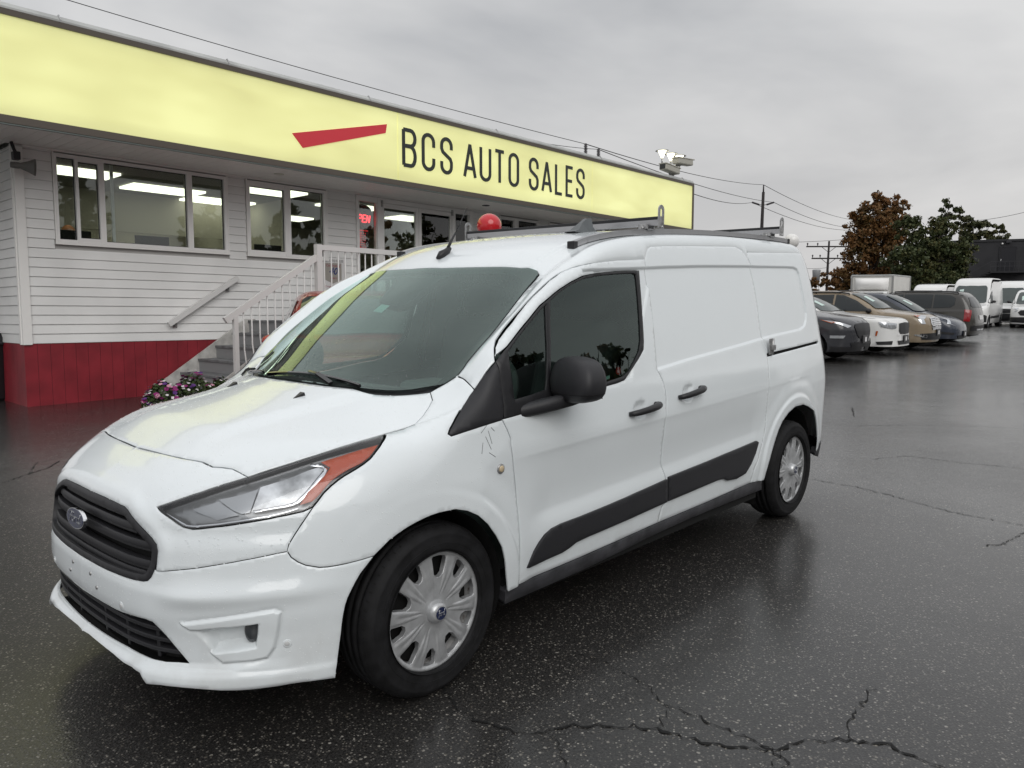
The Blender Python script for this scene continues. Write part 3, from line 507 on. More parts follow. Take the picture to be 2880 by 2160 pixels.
 'bezel':[(-.781,-.542,.423),(-.763,-.573,.432),(-.743,-.6,.44),(-.724,-.624,.445),(-.705,-.647,.449),(-.684,-.669,.452),(-.663,-.689,.456),(-.642,-.709,.46),(-.62,-.727,.464),(-.594,-.747,.469),(-.568,-.766,.472),(-.549,-.78,.466),(-.543,-.783,.447),(-.547,-.778,.409),(-.551,-.772,.37),(-.558,-.766,.333),(-.573,-.754,.302),(-.6,-.733,.293),(-.627,-.71,.293),(-.653,-.686,.294),(-.688,-.652,.291),(-.707,-.631,.316),(-.719,-.617,.336),(-.731,-.603,.355),(-.745,-.586,.374),(-.759,-.569,.392)],
 'lipc':[(-.826,-.443,.227),(-.834,-.424,.245),(-.842,-.383,.255),(-.847,-.332,.261),(-.851,-.259,.265),(-.854,-.179,.267),(-.855,-.117,.268),(-.856,-.052,.269),(-.855,.033,.271)],
}
BK={'head':[0,3,9,11,15,21,25,28,29,31,33,36,38,40,41,44,50,55,56,58,60],'fb':[0,2,4,5,6,8,9,11,13,15],'arch':[0,2,5,8,10,12,14,16,18,20,22,23,24,25,26,27,28,29,30,32],'grille':[0,1,3,4,5,7,8,9,10,11,12,13,14,15,17,19,20],'tri':[0,1,3,4,5,6,7,8,9,10,12,14],'win':[0,1,3,5,8,9,10,12,13,14,15,19,22,24,26,27,29,31,32,34,35,37,39,41,42,44,45,46,48,50],'sill':[0,1,8,15,20,24,25],'wsside':[0,2,3,5,7,9,11,13,15,16,17,18,19],'sr':[0,1,2,3,4,5,6,8,9,10,11,12,13,14,15,17,19,20,21,22,23],'hoodfront':[0,1,4,6,8,9,10,11,12,13],'hoodside':[0,1,2,3,4,5,6,7],'hoodback':[0,1,3,5,7,10,12,14],'bt':[0,3,7,10,12],'gut':[0,1,2,3,4,6,8,10,11,12,13,14,15,17,20],'ds':[0,1,2,4,6,8,10,11,12,13,14,15,16,18,20,21,22,24,25,26,27],'stop':[0,1,2,3,5,8,11],'crease':[0,2,5],'wstop':[0,1,2,5,8,11,13],'seam':[0,1,2,3],'rarch':[0,1,4,6,7,8,9,10,11,12,13,15,16,17],'fd':[0,1,2,3,5,7,9,12,15,18],'lip':[0,2,5,8,11,13],'sillb':[0,9,16,22,26],'lowgr':[0,1,3,5,7,12,14,15,16,18,20]}
VP={'sens1': (-0.536, -0.781, 0.349), 'sens2': (-0.853, -0.319, 0.438), 'scr1': (-0.865, 0.077, 0.493), 'scr2': (-0.866, 0.106, 0.457), 'scr3': (-0.865, -0.091, 0.492), 'scr4': (-0.865, -0.143, 0.456), 'marker': (0.294, -0.913, 0.788), 'badge': (-0.842, 0.013, 0.666), 'noz': (-0.144, -0.263, 1.032), 'ant': (0.801, -0.017, 1.605), 'slatA': (-0.828, -0.231, 0.701), 'slatB': (-0.833, -0.293, 0.651), 'slatC': (-0.842, -0.27, 0.59), 'slatT': (-0.825, -0.105, 0.732), 'h1a': (1.133, -0.913, 0.897), 'h1b': (1.355, -0.911, 0.918), 'h1m': (1.235, -0.913, 0.904), 'h2a': (1.565, -0.909, 0.931), 'h2b': (1.783, -0.905, 0.957), 'h2m': (1.669, -0.908, 0.935), 'hinge': (2.675, -0.865, 1.125), 'wipA': (-0.021, 0.245, 1.061), 'wipB': (0.022, -0.381, 1.058), 'wipC': (-0.007, -0.037, 1.075), 'wipD': (-0.031, -0.248, 1.058), 'scratch': (0.237, -0.906, 0.887)}
# ================================================================== cargo van: build
VAN=Form(vanF,0.,3.,.9,2.1); VAN.scan=True
U0=-.9*math.pi/2; U1=3.+.9*math.pi/2
def sdf(poly,Q):
    """signed distance to a polygon (positive inside)"""
    q=np.array(poly);d=np.full(len(Q),1e9)
    for i in range(len(q)):
        a=q[i];b=q[(i+1)%len(q)];ab=b-a;t=np.clip(((Q-a)@ab)/(ab@ab+1e-12),0,1); d=np.minimum(d,np.hypot(*(Q-(a+t[:,None]*ab)).T))
    return np.where(inside(q,Q),d,-d)
def ln(k,i=0,j=None):
    """slice of a traced line between two of its corner points, either direction"""
    b=BK.get(k); L=LN[k]
    if j is None: j=len(b)-1
    return L[b[i]:b[j]+1] if i<=j else L[b[j]:b[i]+1][::-1]
def S_(pts): return [(.9*math.atan2(x,-y) if x<0 else (3.+.9*math.atan2(x-3.,-y) if x>3. else x),z) for x,y,z in pts]
def T_(pts): return [(x,y) for x,y,z in pts]
def dd(l):
    """drop repeated points"""
    o=[l[0]]
    for q in l[1:]:
        if math.hypot(q[0]-o[-1][0],q[1]-o[-1][1])>.0025: o.append(q)
    if math.hypot(o[0][0]-o[-1][0],o[0][1]-o[-1][1])<.0025: o.pop()
    return o
VS={};VT={};VX={}
hdl=LN['head']; hb_=BK['head']
gz_t=LN['grille'][0][2]; gz_b=LN['grille'][-1][2]
VS['lowgr']=dd([(U0,.408)]+S_(LN['lowgr'][2:])+[(U0,.287)])
VS['fender']=dd(S_(ln('head',7,13)+ln('fb')+ln('arch',7,19)+[LN['sill'][0]]+LN['fd'][::-1]+LN['tri'][BK['tri'][9]:]+ln('tri',0,2)+ln('hoodside',3,0)))
VT['corner']=dd(T_(ln('hoodside',3)+ln('wsside',0,2)+LN['seam']+ln('tri',3,2)))
cor_a=ln('hoodside',3)[0]; cor_b=ln('tri',2)[0]
VS['bumper']=dd([(U0,gz_b)]+S_(ln('grille',16,9)+ln('bt',4,0)+ln('fb',3,9)+ln('arch',5,0)+LN['lip'][::-1]+[(q[0],q[1],q[2]-.010*min(1.,i/2.)) for i,q in enumerate(LN['lipc'][1:]) if q[1]<-.03])+[(U0,LN['lipc'][-2][2]-.012)]+VS['lowgr'][::-1])
VS['nose']=dd([(U0,LN['hoodfront'][1][2])]+S_(ln('hoodfront',2,9)+ln('head',2,0)+LN['head'][hb_[13]:][::-1]+ln('fb',1,2)+ln('bt',0,4)+ln('grille',8,0)[:-1])+[(U0,gz_t)])
VS['grille']=dd([(U0,gz_t)]+S_(LN['grille'][1:-1])+[(U0,gz_b)])
VS['door']=dd(S_(LN['gut'][1:]+LN['ds']+ln('sill',3,1)+LN['fd'][::-1]+ln('win',14,0)+LN['win'][BK['win'][20]:][::-1]))
VS['slide']=dd(S_(LN['stop']+LN['sr']+ln('sill',5,3)+LN['ds'][::-1]))
UQ=3.80; ZQ=1.716
crl=[tuple(q) for q in resample(S_(ln('crease',0,2)),.015)[:-1]]; crl=crl[:max(range(len(crl)),key=lambda i:crl[i][0])+1]; crl=[S_(ln('sr',2,2))[0]]+[q for q in crl if q[0]>S_(ln('sr',2,2))[0][0]+.01]; NS=60
seam_u=[crl[-1][0]+(U1-crl[-1][0])*i/NS for i in range(1,NS+1)]; seam_z=[crl[-1][1]+(ZQ-crl[-1][1])*sst(0,.5,i/NS) for i in range(1,NS+1)]
iq=min(range(NS),key=lambda i:abs(seam_u[i]-UQ)); UQ=seam_u[iq]
VS['quarter']=dd(S_(ln('sr',2)+[LN['sill'][-1]]+LN['rarch'][1:])+[(3.62,.385),(UQ,.40)]+[(seam_u[i],float(seam_z[i])) for i in range(iq,-1,-1)]+crl[::-1])
VS['rear']=dd([(UQ,.40),(U1,.40)]+[(seam_u[i],float(seam_z[i])) for i in range(NS-1,iq-1,-1)])
VS['sill']=dd(S_(LN['sill']+LN['sillb'][::-1]))
for k in('head','fog','foglamp','tri','win','gl1','gl2','mould1','mould2','slot'): VS[k]=dd(S_(LN[k]))
for k in('reflA','reflB','reflC','amber','drl','trimlow','cup1','cup2','pocket','dec1','dec2'): VX[k]=dd(S_(LN[k]))
for k in('frit_in','sensor','sticker'): VX[k]=T_(LN[k])
hf=LN['hoodfront']; hbk=ln('hoodback',1,6)
VT['hood']=dd([(hf[BK['hoodfront'][1]][0],0.)]+T_(ln('hoodfront',2,9)+ln('head',4,7)+LN['hoodside']+hbk)+[(-.043,0.)])
wt=ln('wstop',1,4)
VT['ws']=dd([(-.005,0.)]+[(x+.035,y) for x,y,z in hbk][::-1]+T_(ln('wsside',1)+wt)+[(wt[-1][0],0.)])
rs=VAN.S(np.array([[u,z] for u,z in zip(seam_u,seam_z)]),1.)
VT['roof']=dd([(wt[-1][0],0.)]+T_(wt[::-1]+ln('wsside',len(BK['wsside'])-1,2)+LN['seam'][1:]+ln('tri',4,5)+LN['gut'][1:]+LN['stop'][1:]+ln('sr',0,2))+[(float(q[0]),float(q[1])) for q in VAN.S(np.array(crl),1.)[1:]]+[(float(q[0]),float(q[1])) for q in rs[:-1]]+[(float(rs[-1][0]),0.)])
def on_seg(p,a,b):
    a=np.array(a);b=np.array(b);p=np.array(p);t=np.clip(((p-a)@(b-a))/((b-a)@(b-a)),0,1); return np.hypot(*(p-a-(b-a)*t))<.003
rec=[(.95,1.545),(1.2,1.556)]+S_(LN['recess'])[:-1]+[(1.2,1.06),(.95,1.037)]
rec=dd(rec)
rec_feat=[list(map(tuple,np.vstack([q,q[:1]]))) for q in (inset(resample(rec,.02),d) for d in(-.005,.001,.007,.014))]
def arc_feat(c,rs_): return [[(c[0]+(c[2]+r)*math.cos(a),c[1]+(c[2]+r)*math.sin(a)) for a in np.linspace(-.3,math.pi+.3,60)] for r in rs_]
char_feat=[[(x,char(x)+d) for x in np.linspace(.2,3.4,60)] for d in(-.06,-.03,-.012,.0,.012,.03)]
scoop_feat=[[(x,.575+.035*(x-.6)/.9+d) for x in np.linspace(.40,2.62,50)] for d in(-.06,-.04,-.02,0,.03,.06)]
af=arc_feat(ARCH_F,(.05,.06,.07,.08,.09,.12,.15,.18)); ar_=arc_feat(ARCH_R,(.05,.06,.07,.08,.09,.12,.15,.18))
def recess_d(Q): return -.011*sst(-.004,.013,sdf(rec,Q))
def paint_mat(name,col,rough=.22,drops=True,flake=0.):
    m=mat(name,col,rough,coat=.6,coat_rough=.04,spec=.5)
    if drops:
        nt=m.node_tree;N=nt.nodes
        vec=obj_coords(m)
        vo=N.new('ShaderNodeTexVoronoi'); vo.inputs['Scale'].default_value=150; nt.links.new(vec,vo.inputs['Vector'])
        no=N.new('ShaderNodeTexNoise'); no.inputs['Scale'].default_value=9; no.inputs['Detail'].default_value=3; nt.links.new(vec,no.inputs['Vector'])
        # droplet radius varies over the panel
        ra=N.new('ShaderNodeMapRange'); ra.inputs['From Min'].default_value=.35; ra.inputs['From Max'].default_value=.7; ra.inputs['To Min'].default_value=.05; ra.inputs['To Max'].default_value=.30; nt.links.new(no.outputs['Fac'],ra.inputs['Value'])
        su=N.new('ShaderNodeMath'); su.operation='SUBTRACT'; nt.links.new(ra.outputs[0],su.inputs[0]); nt.links.new(vo.outputs['Distance'],su.inputs[1])
        ma=N.new('ShaderNodeMapRange'); ma.inputs['From Min'].default_value=0; ma.inputs['From Max'].default_value=.18; nt.links.new(su.outputs[0],ma.inputs['Value'])
        bp=N.new('ShaderNodeBump'); bp.inputs['Distance'].default_value=.0012; bp.inputs['Strength'].default_value=.45; nt.links.new(ma.outputs[0],bp.inputs['Height'])
        b=bsdf(m); nt.links.new(bp.outputs[0],b.inputs['Normal']); nt.links.new(bp.outputs[0],b.inputs['Coat Normal'])
    return m
M_white=paint_mat('white_paint',(.775,.82,.84),.16)
# light road film low on the body
def dirt(m):
    nt=m.node_tree;N=nt.nodes;b=bsdf(m); tc=N.new('ShaderNodeTexCoord'); sp=N.new('ShaderNodeSeparateXYZ'); nt.links.new(tc.outputs['Object'],sp.inputs[0])
    mr=N.new('ShaderNodeMapRange'); mr.inputs['From Min'].default_value=.50; mr.inputs['From Max'].default_value=.18; mr.inputs['To Min'].default_value=0; mr.inputs['To Max'].default_value=.35; nt.links.new(sp.outputs[2],mr.inputs['Value'])
    no=N.new('ShaderNodeTexNoise'); no.inputs['Scale'].default_value=7; no.inputs['Detail'].default_value=6; nt.links.new(tc.outputs['Object'],no.inputs['Vector'])
    r2=N.new('ShaderNodeMapRange'); r2.inputs['From Min'].default_value=.45; r2.inputs['From Max'].default_value=.75; nt.links.new(no.outputs['Fac'],r2.inputs['Value'])
    mu=N.new('ShaderNodeMath'); mu.operation='MULTIPLY'; nt.links.new(mr.outputs[0],mu.inputs[0]); nt.links.new(r2.outputs[0],mu.inputs[1])
    mx=N.new('ShaderNodeMixRGB'); nt.links.new(mu.outputs[0],mx.inputs[0]); mx.inputs[1].default_value=b.inputs['Base Color'].default_value[:]; mx.inputs[2].default_value=(.30,.27,.23,1)
    nt.links.new(mx.outputs[0],b.inputs['Base Color'])
dirt(M_white)
M_blk=mat('black_trim',(.018,.018,.02),.42); add_bump(M_blk,900,.0004,.35)
M_tex=mat('black_textured_plastic',(.022,.022,.025),.5); add_bump(M_tex,500,.0006,.5)
M_gloss=mat('gloss_black',(.008,.008,.009),.08,coat=.5)
M_sill=mat('grey_sill_plastic',(.045,.045,.05),.4); add_noise(M_sill,14,.35)
M_dark=mat('underbody_black',(.006,.006,.006),.9)
M_rub=mat('tyre_rubber',(.010,.010,.011),.72,spec=.35); add_noise(M_rub,22,.4,rough_var=.1)
M_cover=mat('silver_wheel_cover',(.52,.53,.54),.34,metal=.55); add_noise(M_cover,30,.10,rough_var=.06)
M_rim=mat('steel_rim',(.45,.45,.46),.45,metal=.4); add_noise(M_rim,40,.5,dark=(.10,.06,.04),light=(.55,.55,.55),lo=.3,hi=.5)
M_chrome=mat('chrome',(.75,.76,.78),.08,metal=1.)
M_silver=mat('reflector_silver',(.55,.56,.57),.30,metal=1.); add_noise(M_silver,14,.4)
M_silver2=mat('reflector_smoke',(.42,.43,.44),.28,metal=1.); M_lampdark=mat('lamp_housing',(.36,.37,.38),.35,metal=.6)
M_amber=mat('amber_reflector',(.55,.085,.02),.25,coat=.5); add_bump(M_amber,260,.001,.5,'voronoi')
M_alu=mat('rail_aluminium',(.45,.45,.46),.38,metal=.8)
M_galv=mat('bracket_steel',(.40,.40,.40),.35,metal=.8); add_noise(M_galv,60,.3)
M_blue=mat('badge_blue',(.008,.015,.06),.15,coat=.6)
M_int=mat('interior_grey',(.10,.11,.11),.75); M_intl=mat('interior_light',(.34,.35,.35),.7)
M_seat=mat('seat_cloth',(.10,.105,.11),.9)
M_ws=thin_glass('windshield_glass',(.66,.82,.76),1.55,haze=.03,refl=(.82,1.,.95))
M_win=thin_glass('door_glass',(.46,.56,.52),1.5,refl=(.86,1.,.96))
M_lens=thin_glass('lamp_lens',(.93,.94,.95),1.45)
M_sticker=mat('sticker_pale',(.45,.66,.62),.5); M_red=mat('sticker_red',(.5,.03,.03),.5); M_whitep=mat('print_white',(.75,.75,.75),.5)
van=empty('cargo_van',(1.5,0,0),label='white cargo van with black grille and roof rack in the foreground',cat='van')
van_inv=Matrix.Translation((-1.5,0,0))
VANP=[]
onc=lambda p:abs(p[0]-U0)<1e-3 or abs(p[0]-U1)<1e-3
ony=lambda p:abs(p[1])<1e-3
P_=VAN.panel
# --- body panels
def panel_warped(name,loops,m,parent,dfun,h,hb,gap,fl,mode,keep,feat=(),holefl=True):
    """panel with an extra normal displacement; normals rebuilt from the mesh"""
    def warp(Q,P,n):
        e=.0025; D=dfun(Q)
        # tangent vectors by finite differences in the chart
        Pu=VAN.S(Q+[e,0]);Pz=VAN.S(Q+[0,e]); Pu=Pu+VAN.grad(Pu)*dfun(Q+[e,0])[:,None]; Pz=Pz+VAN.grad(Pz)*dfun(Q+[0,e])[:,None]
        P2=P+n*D[:,None]; nn=np.cross(Pu-P2,Pz-P2); nn/=np.linalg.norm(nn,axis=1,keepdims=True)+1e-12
        s=np.sign((nn*n).sum(1)); nn*=s[:,None]; return P2,nn
    return P_(name,loops,m,parent,'S',h,hb,gap,fl,0.,mode,1.,keep,warp,feat,holefl)
def bump_d(Q):
    fr=sdf(VS['fog'],Q); pk=sdf(VX['pocket'],Q); d=.008*sst(-.008,.005,fr)
    u0=VX['pocket'][0][0];u1=VX['pocket'][3][0]
    d=d-.042*sst(u0+.01,u1+.01,Q[:,0])*sst(-.002,.020,pk)
    d=d-.004*np.exp(-(fr/.010)**2)*(fr<0)*sst(0.,.01,-fr)
    led=.287+.018*sst(-1.0,-.6,Q[:,0])
    d=d+.012*(1-sst(led-.03,led+.004,Q[:,1]))*(1-sst(-.70,-.50,Q[:,0]))
    return d
VS['bezel']=dd(S_(LN['bezel'])); BZ=resample(VS['bezel'],.008)
def on_loop(p,l): return (np.hypot(l[:,0]-p[0],l[:,1]-p[1])<.0015).any()
bumper=panel_warped('front_bumper',[VS['bumper'],VS['bezel']],M_white,van,bump_d,.010,.008,.0016,.008,'join',lambda p:onc(p) or on_loop(p,BZ),(),False)
bezel=panel_warped('fog_bezel',[VS['bezel']],M_white,bumper,bump_d,.0048,.008,0.,0.,'both',None)
def nose_d(Q):
    # soft hollow below the headlamp, raised rim round the grille
    g=sdf(VS['grille'],Q); return .006*np.exp(-((g+.03)/.022)**2)*(g<0)-.006*np.exp(-((Q[:,1]-(.70-.0*(Q[:,0]))) /.03)**2)*sst(-1.05,-.9,Q[:,0])
nose=panel_warped('nose_panel',[VS['nose']],M_white,van,nose_d,.011,.009,.0016,.008,'join',onc)
hood=P_('hood',[VT['hood']],M_white,van,'T',.018,.010,.0022,.008,0.,'join',1.,ony)
fen=P_('fender',[VS['fender']],M_white,van,'S',.014,.009,.0024,.008,mode='both',feat=af+char_feat,keep=lambda p:on_seg(p,S_([cor_a])[0],S_([cor_b])[0]))
corner=P_('cowl_side_panel',[VT['corner']],M_white,van,'T',.016,.008,.0016,.008,mode='both',keep=lambda p:on_seg(p,T_([cor_a])[0],T_([cor_b])[0]))
def cup_d(Q): return recess_d(Q)-.016*sst(-.004,.03,sdf(VX['cup1'],Q))-.016*sst(-.004,.03,sdf(VX['cup2'],Q))
door=panel_warped('front_door',[VS['door']],M_white,van,cup_d,.015,.009,.0027,.010,'both',None,rec_feat+char_feat+scoop_feat)
slide=panel_warped('sliding_door',[VS['slide']],M_white,van,cup_d,.015,.009,.0027,.010,'both',None,rec_feat+char_feat+scoop_feat)
quarter=panel_warped('rear_quarter_panel',[VS['quarter'],VS['slot']],M_white,van,recess_d,.014,.010,.0024,.008,'both',lambda p:p[0]>3.7 or p[1]>1.68,rec_feat+char_feat+ar_)
rear=P_('rear_door',[VS['rear']],M_white,van,'S',.03,.02,.0,.0,mode='both')
roof=P_('roof',[VT['roof']],M_white,van,'T',.018,.008,.0018,.008,0.,'join',1.,lambda p:abs(p[1])<1e-3 or p[0]>2.62)
# --- glass and black trims
wsl=VT['ws']; ws=P_('windshield',[wsl],M_ws,van,'T',.03,.02,.003,.0,.001,'join',0.,ony)
fin=VX['frit_in']; fin=[(fin[0][0]-.002,0.)]+[q for q in fin[1:]]+[(fin[-1][0],0.)]
fr_loop=[(wsl[0][0],0.)]+wsl[1:-1]+[(wsl[-1][0],0.)]+list(reversed(fin))
P_('frit_band',[fr_loop],M_blk,ws,'T',.03,.012,.0,.0,-.004,'join',0.,ony)
sen=[q for q in VX['sensor']]
P_('mirror_mount',[sen],M_blk,ws,'T',.02,.012,.0,.03,-.006,'left',0.)
P_('sticker',[VX['sticker']],M_sticker,ws,'T',.02,.02,.0,.0,-.005,'left',0.)
wfr=P_('window_frame',[VS['win'],VS['gl1'],VS['gl2']],M_blk,tuple(door),'S',.02,.010,.0015,.012,.002,mode='both',detail=0.)
g1=P_('quarter_window',[VS['gl1']],M_win,tuple(door),'S',.03,.02,-.003,.0,-.004,mode='both',detail=0.)
g2=P_('window',[VS['gl2']],M_win,tuple(door),'S',.03,.02,-.003,.0,-.004,mode='both',detail=0.)
P_('sticker',[VX['dec1']],M_red,g2[0],'S',.02,.02,0.,0.,-.006,mode='left',detail=0.); P_('sticker',[VX['dec2']],M_sticker,g2[0],'S',.02,.02,0.,0.,-.006,mode='left',detail=0.)
P_('mirror_trim',[VS['tri']],M_tex,tuple(fen),'S',.02,.012,.002,.014,.003,mode='both',detail=0.)
m1=P_('side_moulding',[VS['mould1']],M_tex,tuple(door),'S',.02,.012,.001,.012,.009,mode='both',detail=0.)
m2=P_('side_moulding',[VS['mould2']],M_tex,tuple(slide),'S',.02,.012,.001,.012,.009,mode='both',detail=0.)
P_('sill',[VS['sill']],M_sill,van,'S',.03,.015,.001,.05,.004,mode='both',detail=0.)
sb=inset(VS['slot'],-.012); P_('door_track',[sb],M_dark,tuple(quarter),'S',.03,.02,0.,0.,-.018,mode='both',detail=0.)
# black strips behind the shut lines, painting in the shade of the gaps
def seal(line,w=.016,off=-.0115,parent=None):
    q=np.array(dd(S_(line))); t=np.gradient(q,axis=0); t/=np.hypot(*t.T)[:,None]+1e-9; n=np.stack([-t[:,1],t[:,0]],1)
    P_('gap_shade_strip',[np.vstack([q+n*w,(q-n*w)[::-1]])],M_dark,parent or van,'S',.03,.012,0.,0.,(lambda Q:off+recess_d(Q)),mode='both',detail=1.)
def gap_shadeT(line,w=.016,off=-.012,mode='both'):
    q=np.array(dd(T_(line))); t=np.gradient(q,axis=0); t/=np.hypot(*t.T)[:,None]+1e-9; n=np.stack([-t[:,1],t[:,0]],1)
    P_('gap_shade_strip',[np.vstack([q+n*w,(q-n*w)[::-1]])],M_dark,van,'T',.05,.02,0.,0.,off,mode=mode,detail=0.)
for k in('fd','ds','sr','stop','fb','bt','beltr'): seal(LN[k],.012)
gap_shadeT(ln('gut',5),.010)
gap_shadeT(LN['hoodside'],.012); gap_shadeT(ln('hoodfront',1,9),.014); gap_shadeT(LN['seam'],.012)
# added black shells that keep light from leaking through the body gaps
P_('light_block_shell',[[(.40,.33),(2.52,.36),(2.52,1.02),(.40,.93)]],M_dark,van,'S',.12,.06,0.,0.,-.034,mode='both',detail=0.)
P_('light_block_shell',[[(-.42,.70),(.36,.70),(.36,.92),(-.05,.92),(-.42,.80)]],M_dark,van,'S',.1,.05,0.,0.,-.04,mode='both',detail=0.)
P_('light_block_shell',[[(1.46,1.03),(2.55,1.03),(2.55,1.66),(1.50,1.60)]],M_dark,van,'S',.12,.06,0.,0.,-.03,mode='both',detail=0.)
P_('light_block_shell',[[(2.52,.74),(3.8,.74),(3.8,1.68),(2.52,1.66)]],M_dark,van,'S',.12,.06,0.,0.,-.03,mode='both',detail=0.)
hl_in=[(-.60,0.),(-.60,-.45),(-.48,-.56),(-.1,-.68),(.05,-.70),(.10,-.60),(.0,-.40),(-.035,-.2),(-.055,0.)]
P_('light_block_shell',[hl_in],M_dark,van,'T',.08,.05,0.,0.,-.035,'join',0.,ony)
cowl=[(-.075,0.)]+[(x-.03,y) for x,y in VT['hood'][-6:-1]][::-1]+[(.16,-.70)]+[(x+.06,y) for x,y in VT['hood'][-6:-1]]+[(.02,0.)]
P_('cowl',[[(-.06,0.),(-.03,-.2),(.02,-.40),(.09,-.55),(.17,-.655),(.26,-.69),(.16,-.56),(.09,-.40),(.05,-.2),(.04,0.)]],M_blk,van,'T',.03,.02,0.,0.,-.012,'join',0.,ony)
# --- grille
gl=VS['grille']
def ring_in(d): return inset(resample(gl,.012),d,onc)
gin=[tuple(q) for q in ring_in(.02)]
gin_open=[q for q in gin if q[0]>U0+.0005]
zt=max(q[1] for q in gl if abs(q[0]-U0)<1e-3);zb=min(q[1] for q in gl if abs(q[0]-U0)<1e-3)
# order: outer loop runs from centre top to centre bottom
ginl=sorted([q for q in gin if abs(q[0]-U0)<1e-3],key=lambda q:-q[1])
inner=[(U0,zt-.02)]+gin_open+[(U0,zb+.02)]
grille=P_('grille',[[(U0,zt)]+gl[1:-1]+[(U0,zb)]+list(reversed(inner))],M_tex,van,'S',.02,.010,.0,.03,.003,'join',0.,onc)
P_('grille_back',[gl],M_dark,grille,'S',.04,.02,0.,0.,-.055,'join',0.,onc)
gp=np.array(inner)
def umax(z):
    us=np.linspace(U0+.002,-.4,400); k=inside(gp,np.stack([us,0*us+z],1)); return us[k].max() if k.any() else None
for zc in (.727,.697,.650,.592,.562):
    ue=umax(zc)
    if ue is None: continue
    ue-=.004
    tk=.0075 if zc in(.727,.562) else .011
    for dz,of,t in ((0,-.010,tk),(-.016,-.016,.004)):
        if zc in(.727,.562) and dz: continue
        P_('slat',[[(U0,zc+dz-t),(U0,zc+dz+t),(ue-.006,zc+dz+t),(ue,zc+dz),(ue-.004,zc+dz-t)]],M_tex,grille,'S',.05,.02,0.,.03,of,'join',0.,onc)
# badge: blue oval with bright rim and script strokes
def oval_badge(name,c,ax,az,parent,nrm,strokes=True,t=.004):
    """oval plate facing nrm; ax half width, az half height"""
    nrm=Vector(nrm).normalized(); zz=Vector((0,0,1)); xr=zz.cross(nrm).normalized(); up=nrm.cross(xr)
    mtx=Matrix((xr,up,nrm)).transposed().to_4x4(); mtx.translation=Vector(c)
    def ell(k,h0,h1,n=40):
        v=[(ax*k*math.cos(2*math.pi*i/n),az*k*math.sin(2*math.pi*i/n),h0) for i in range(n)]+[(ax*k*math.cos(2*math.pi*i/n),az*k*math.sin(2*math.pi*i/n),h1) for i in range(n)]
        f=[tuple(range(2*n-1,n-1,-1))[::-1]]+[(i,(i+1)%n,n+(i+1)%n,n+i) for i in range(n)]; return [mtx@Vector(q) for q in v],f
    mb=MB(); mb.add(*ell(1.,0,t),smooth=False); o=mb.build(name,M_chrome,parent)
    mb=MB(); mb.add(*ell(.93,t,t+.0012)); mb.build('badge_field',M_blue,o)
    if strokes:
        S=[[(-.60,.25),(-.52,.45),(-.30,.48),(-.12,.42),(-.20,.25)],[(-.36,.46),(-.44,.05),(-.52,-.35),(-.62,-.42)],[(-.52,.10),(-.28,.12)],
           [(-.12,.12),(-.24,.02),(-.24,-.22),(-.12,-.28),(-.02,-.12),(-.02,.05),(-.12,.12),(.06,.14)],
           [(.06,.14),(.10,.10),(.06,-.28)],[(.09,.02),(.18,.14),(.26,.12)],[(.52,.12),(.40,.14),(.32,-.02),(.32,-.24),(.42,-.28),(.52,-.10)],[(.64,.50),(.56,.15),(.50,-.22),(.56,-.30),(.66,-.22)]]
        mb=MB()
        for s in S: mb.tube([mtx@Vector((x*ax,y*az*1.25,t+.0016)) for x,y in s],.0012 if ax>.04 else .0007,5)
        mb.build('badge_script',M_silver,o)
    return o
oval_badge('badge',(-.862,0,.667),.082,.034,grille,(-1,0,.12),t=.012)
# --- lower grille
lg=VS['lowgr']
lower=P_('lower_grille',[inset(resample(lg,.012),-.006,onc)],M_dark,van,'S',.03,.015,0.,0.,-.045,'join',0.,onc)
lgp=np.array(lg)
for zc,t in ((.385,.006),(.352,.006),(.318,.006)):
    us=np.linspace(U0+.002,-.5,500); k=inside(lgp,np.stack([us,0*us+zc],1)); ue=us[k].max()-.004
    P_('slat',[[(U0,zc-t),(U0,zc+t),(ue-.01,zc+t),(ue,zc-t)]],M_tex,lower,'S',.05,.02,0.,.04,-.012,'join',0.,onc)
for uc in (U0+.13,U0+.30,U0+.46):
    P_('slat',[[(uc-.006,.29),(uc+.006,.29),(uc+.006,.405),(uc-.006,.405)]],M_tex,lower,'S',.05,.02,0.,.03,-.018,mode='both',detail=0.)
# --- headlamps
hd=VS['head']
head=P_('headlight',[inset(resample(hd,.012),.004)],M_lampdark,van,'S',.02,.012,.0,-.034,-.036,mode='both',detail=0.)
for o in head: pass
hp=tuple(head)
def bowl(Q,c,r,dp): return -dp*np.clip(1-((Q-c)**2).sum(1)/r**2,0,1)
def lamp_part(nm,key,m,off,fl=.0,h=.012):
    c=np.array(VX[key]).mean(0)
    return P_(nm,[VX[key]],m,hp,'S',h,.01,.0,fl,(lambda Q:off+bowl(Q,c,.09,.012)) if fl==0 else off,mode='both',detail=0.)
lamp_part('reflector','reflA',M_silver,-.018); lamp_part('reflector','reflB',M_silver2,-.018); lamp_part('reflector','reflC',M_silver2,-.020)
lamp_part('turn_signal','amber',M_amber,-.010,.004); lamp_part('light_guide','drl',M_chrome,-.012,.006); lamp_part('trim_strip','trimlow',M_chrome,-.010,.006)
P_('lens_rim',[hd,inset(resample(hd,.012),.007)],M_gloss,hp,'S',.02,.012,.002,.01,.0,mode='both',detail=0.)
P_('lens',[hd],M_lens,hp,'S',.025,.015,.003,.0,.001,mode='both',detail=0.)
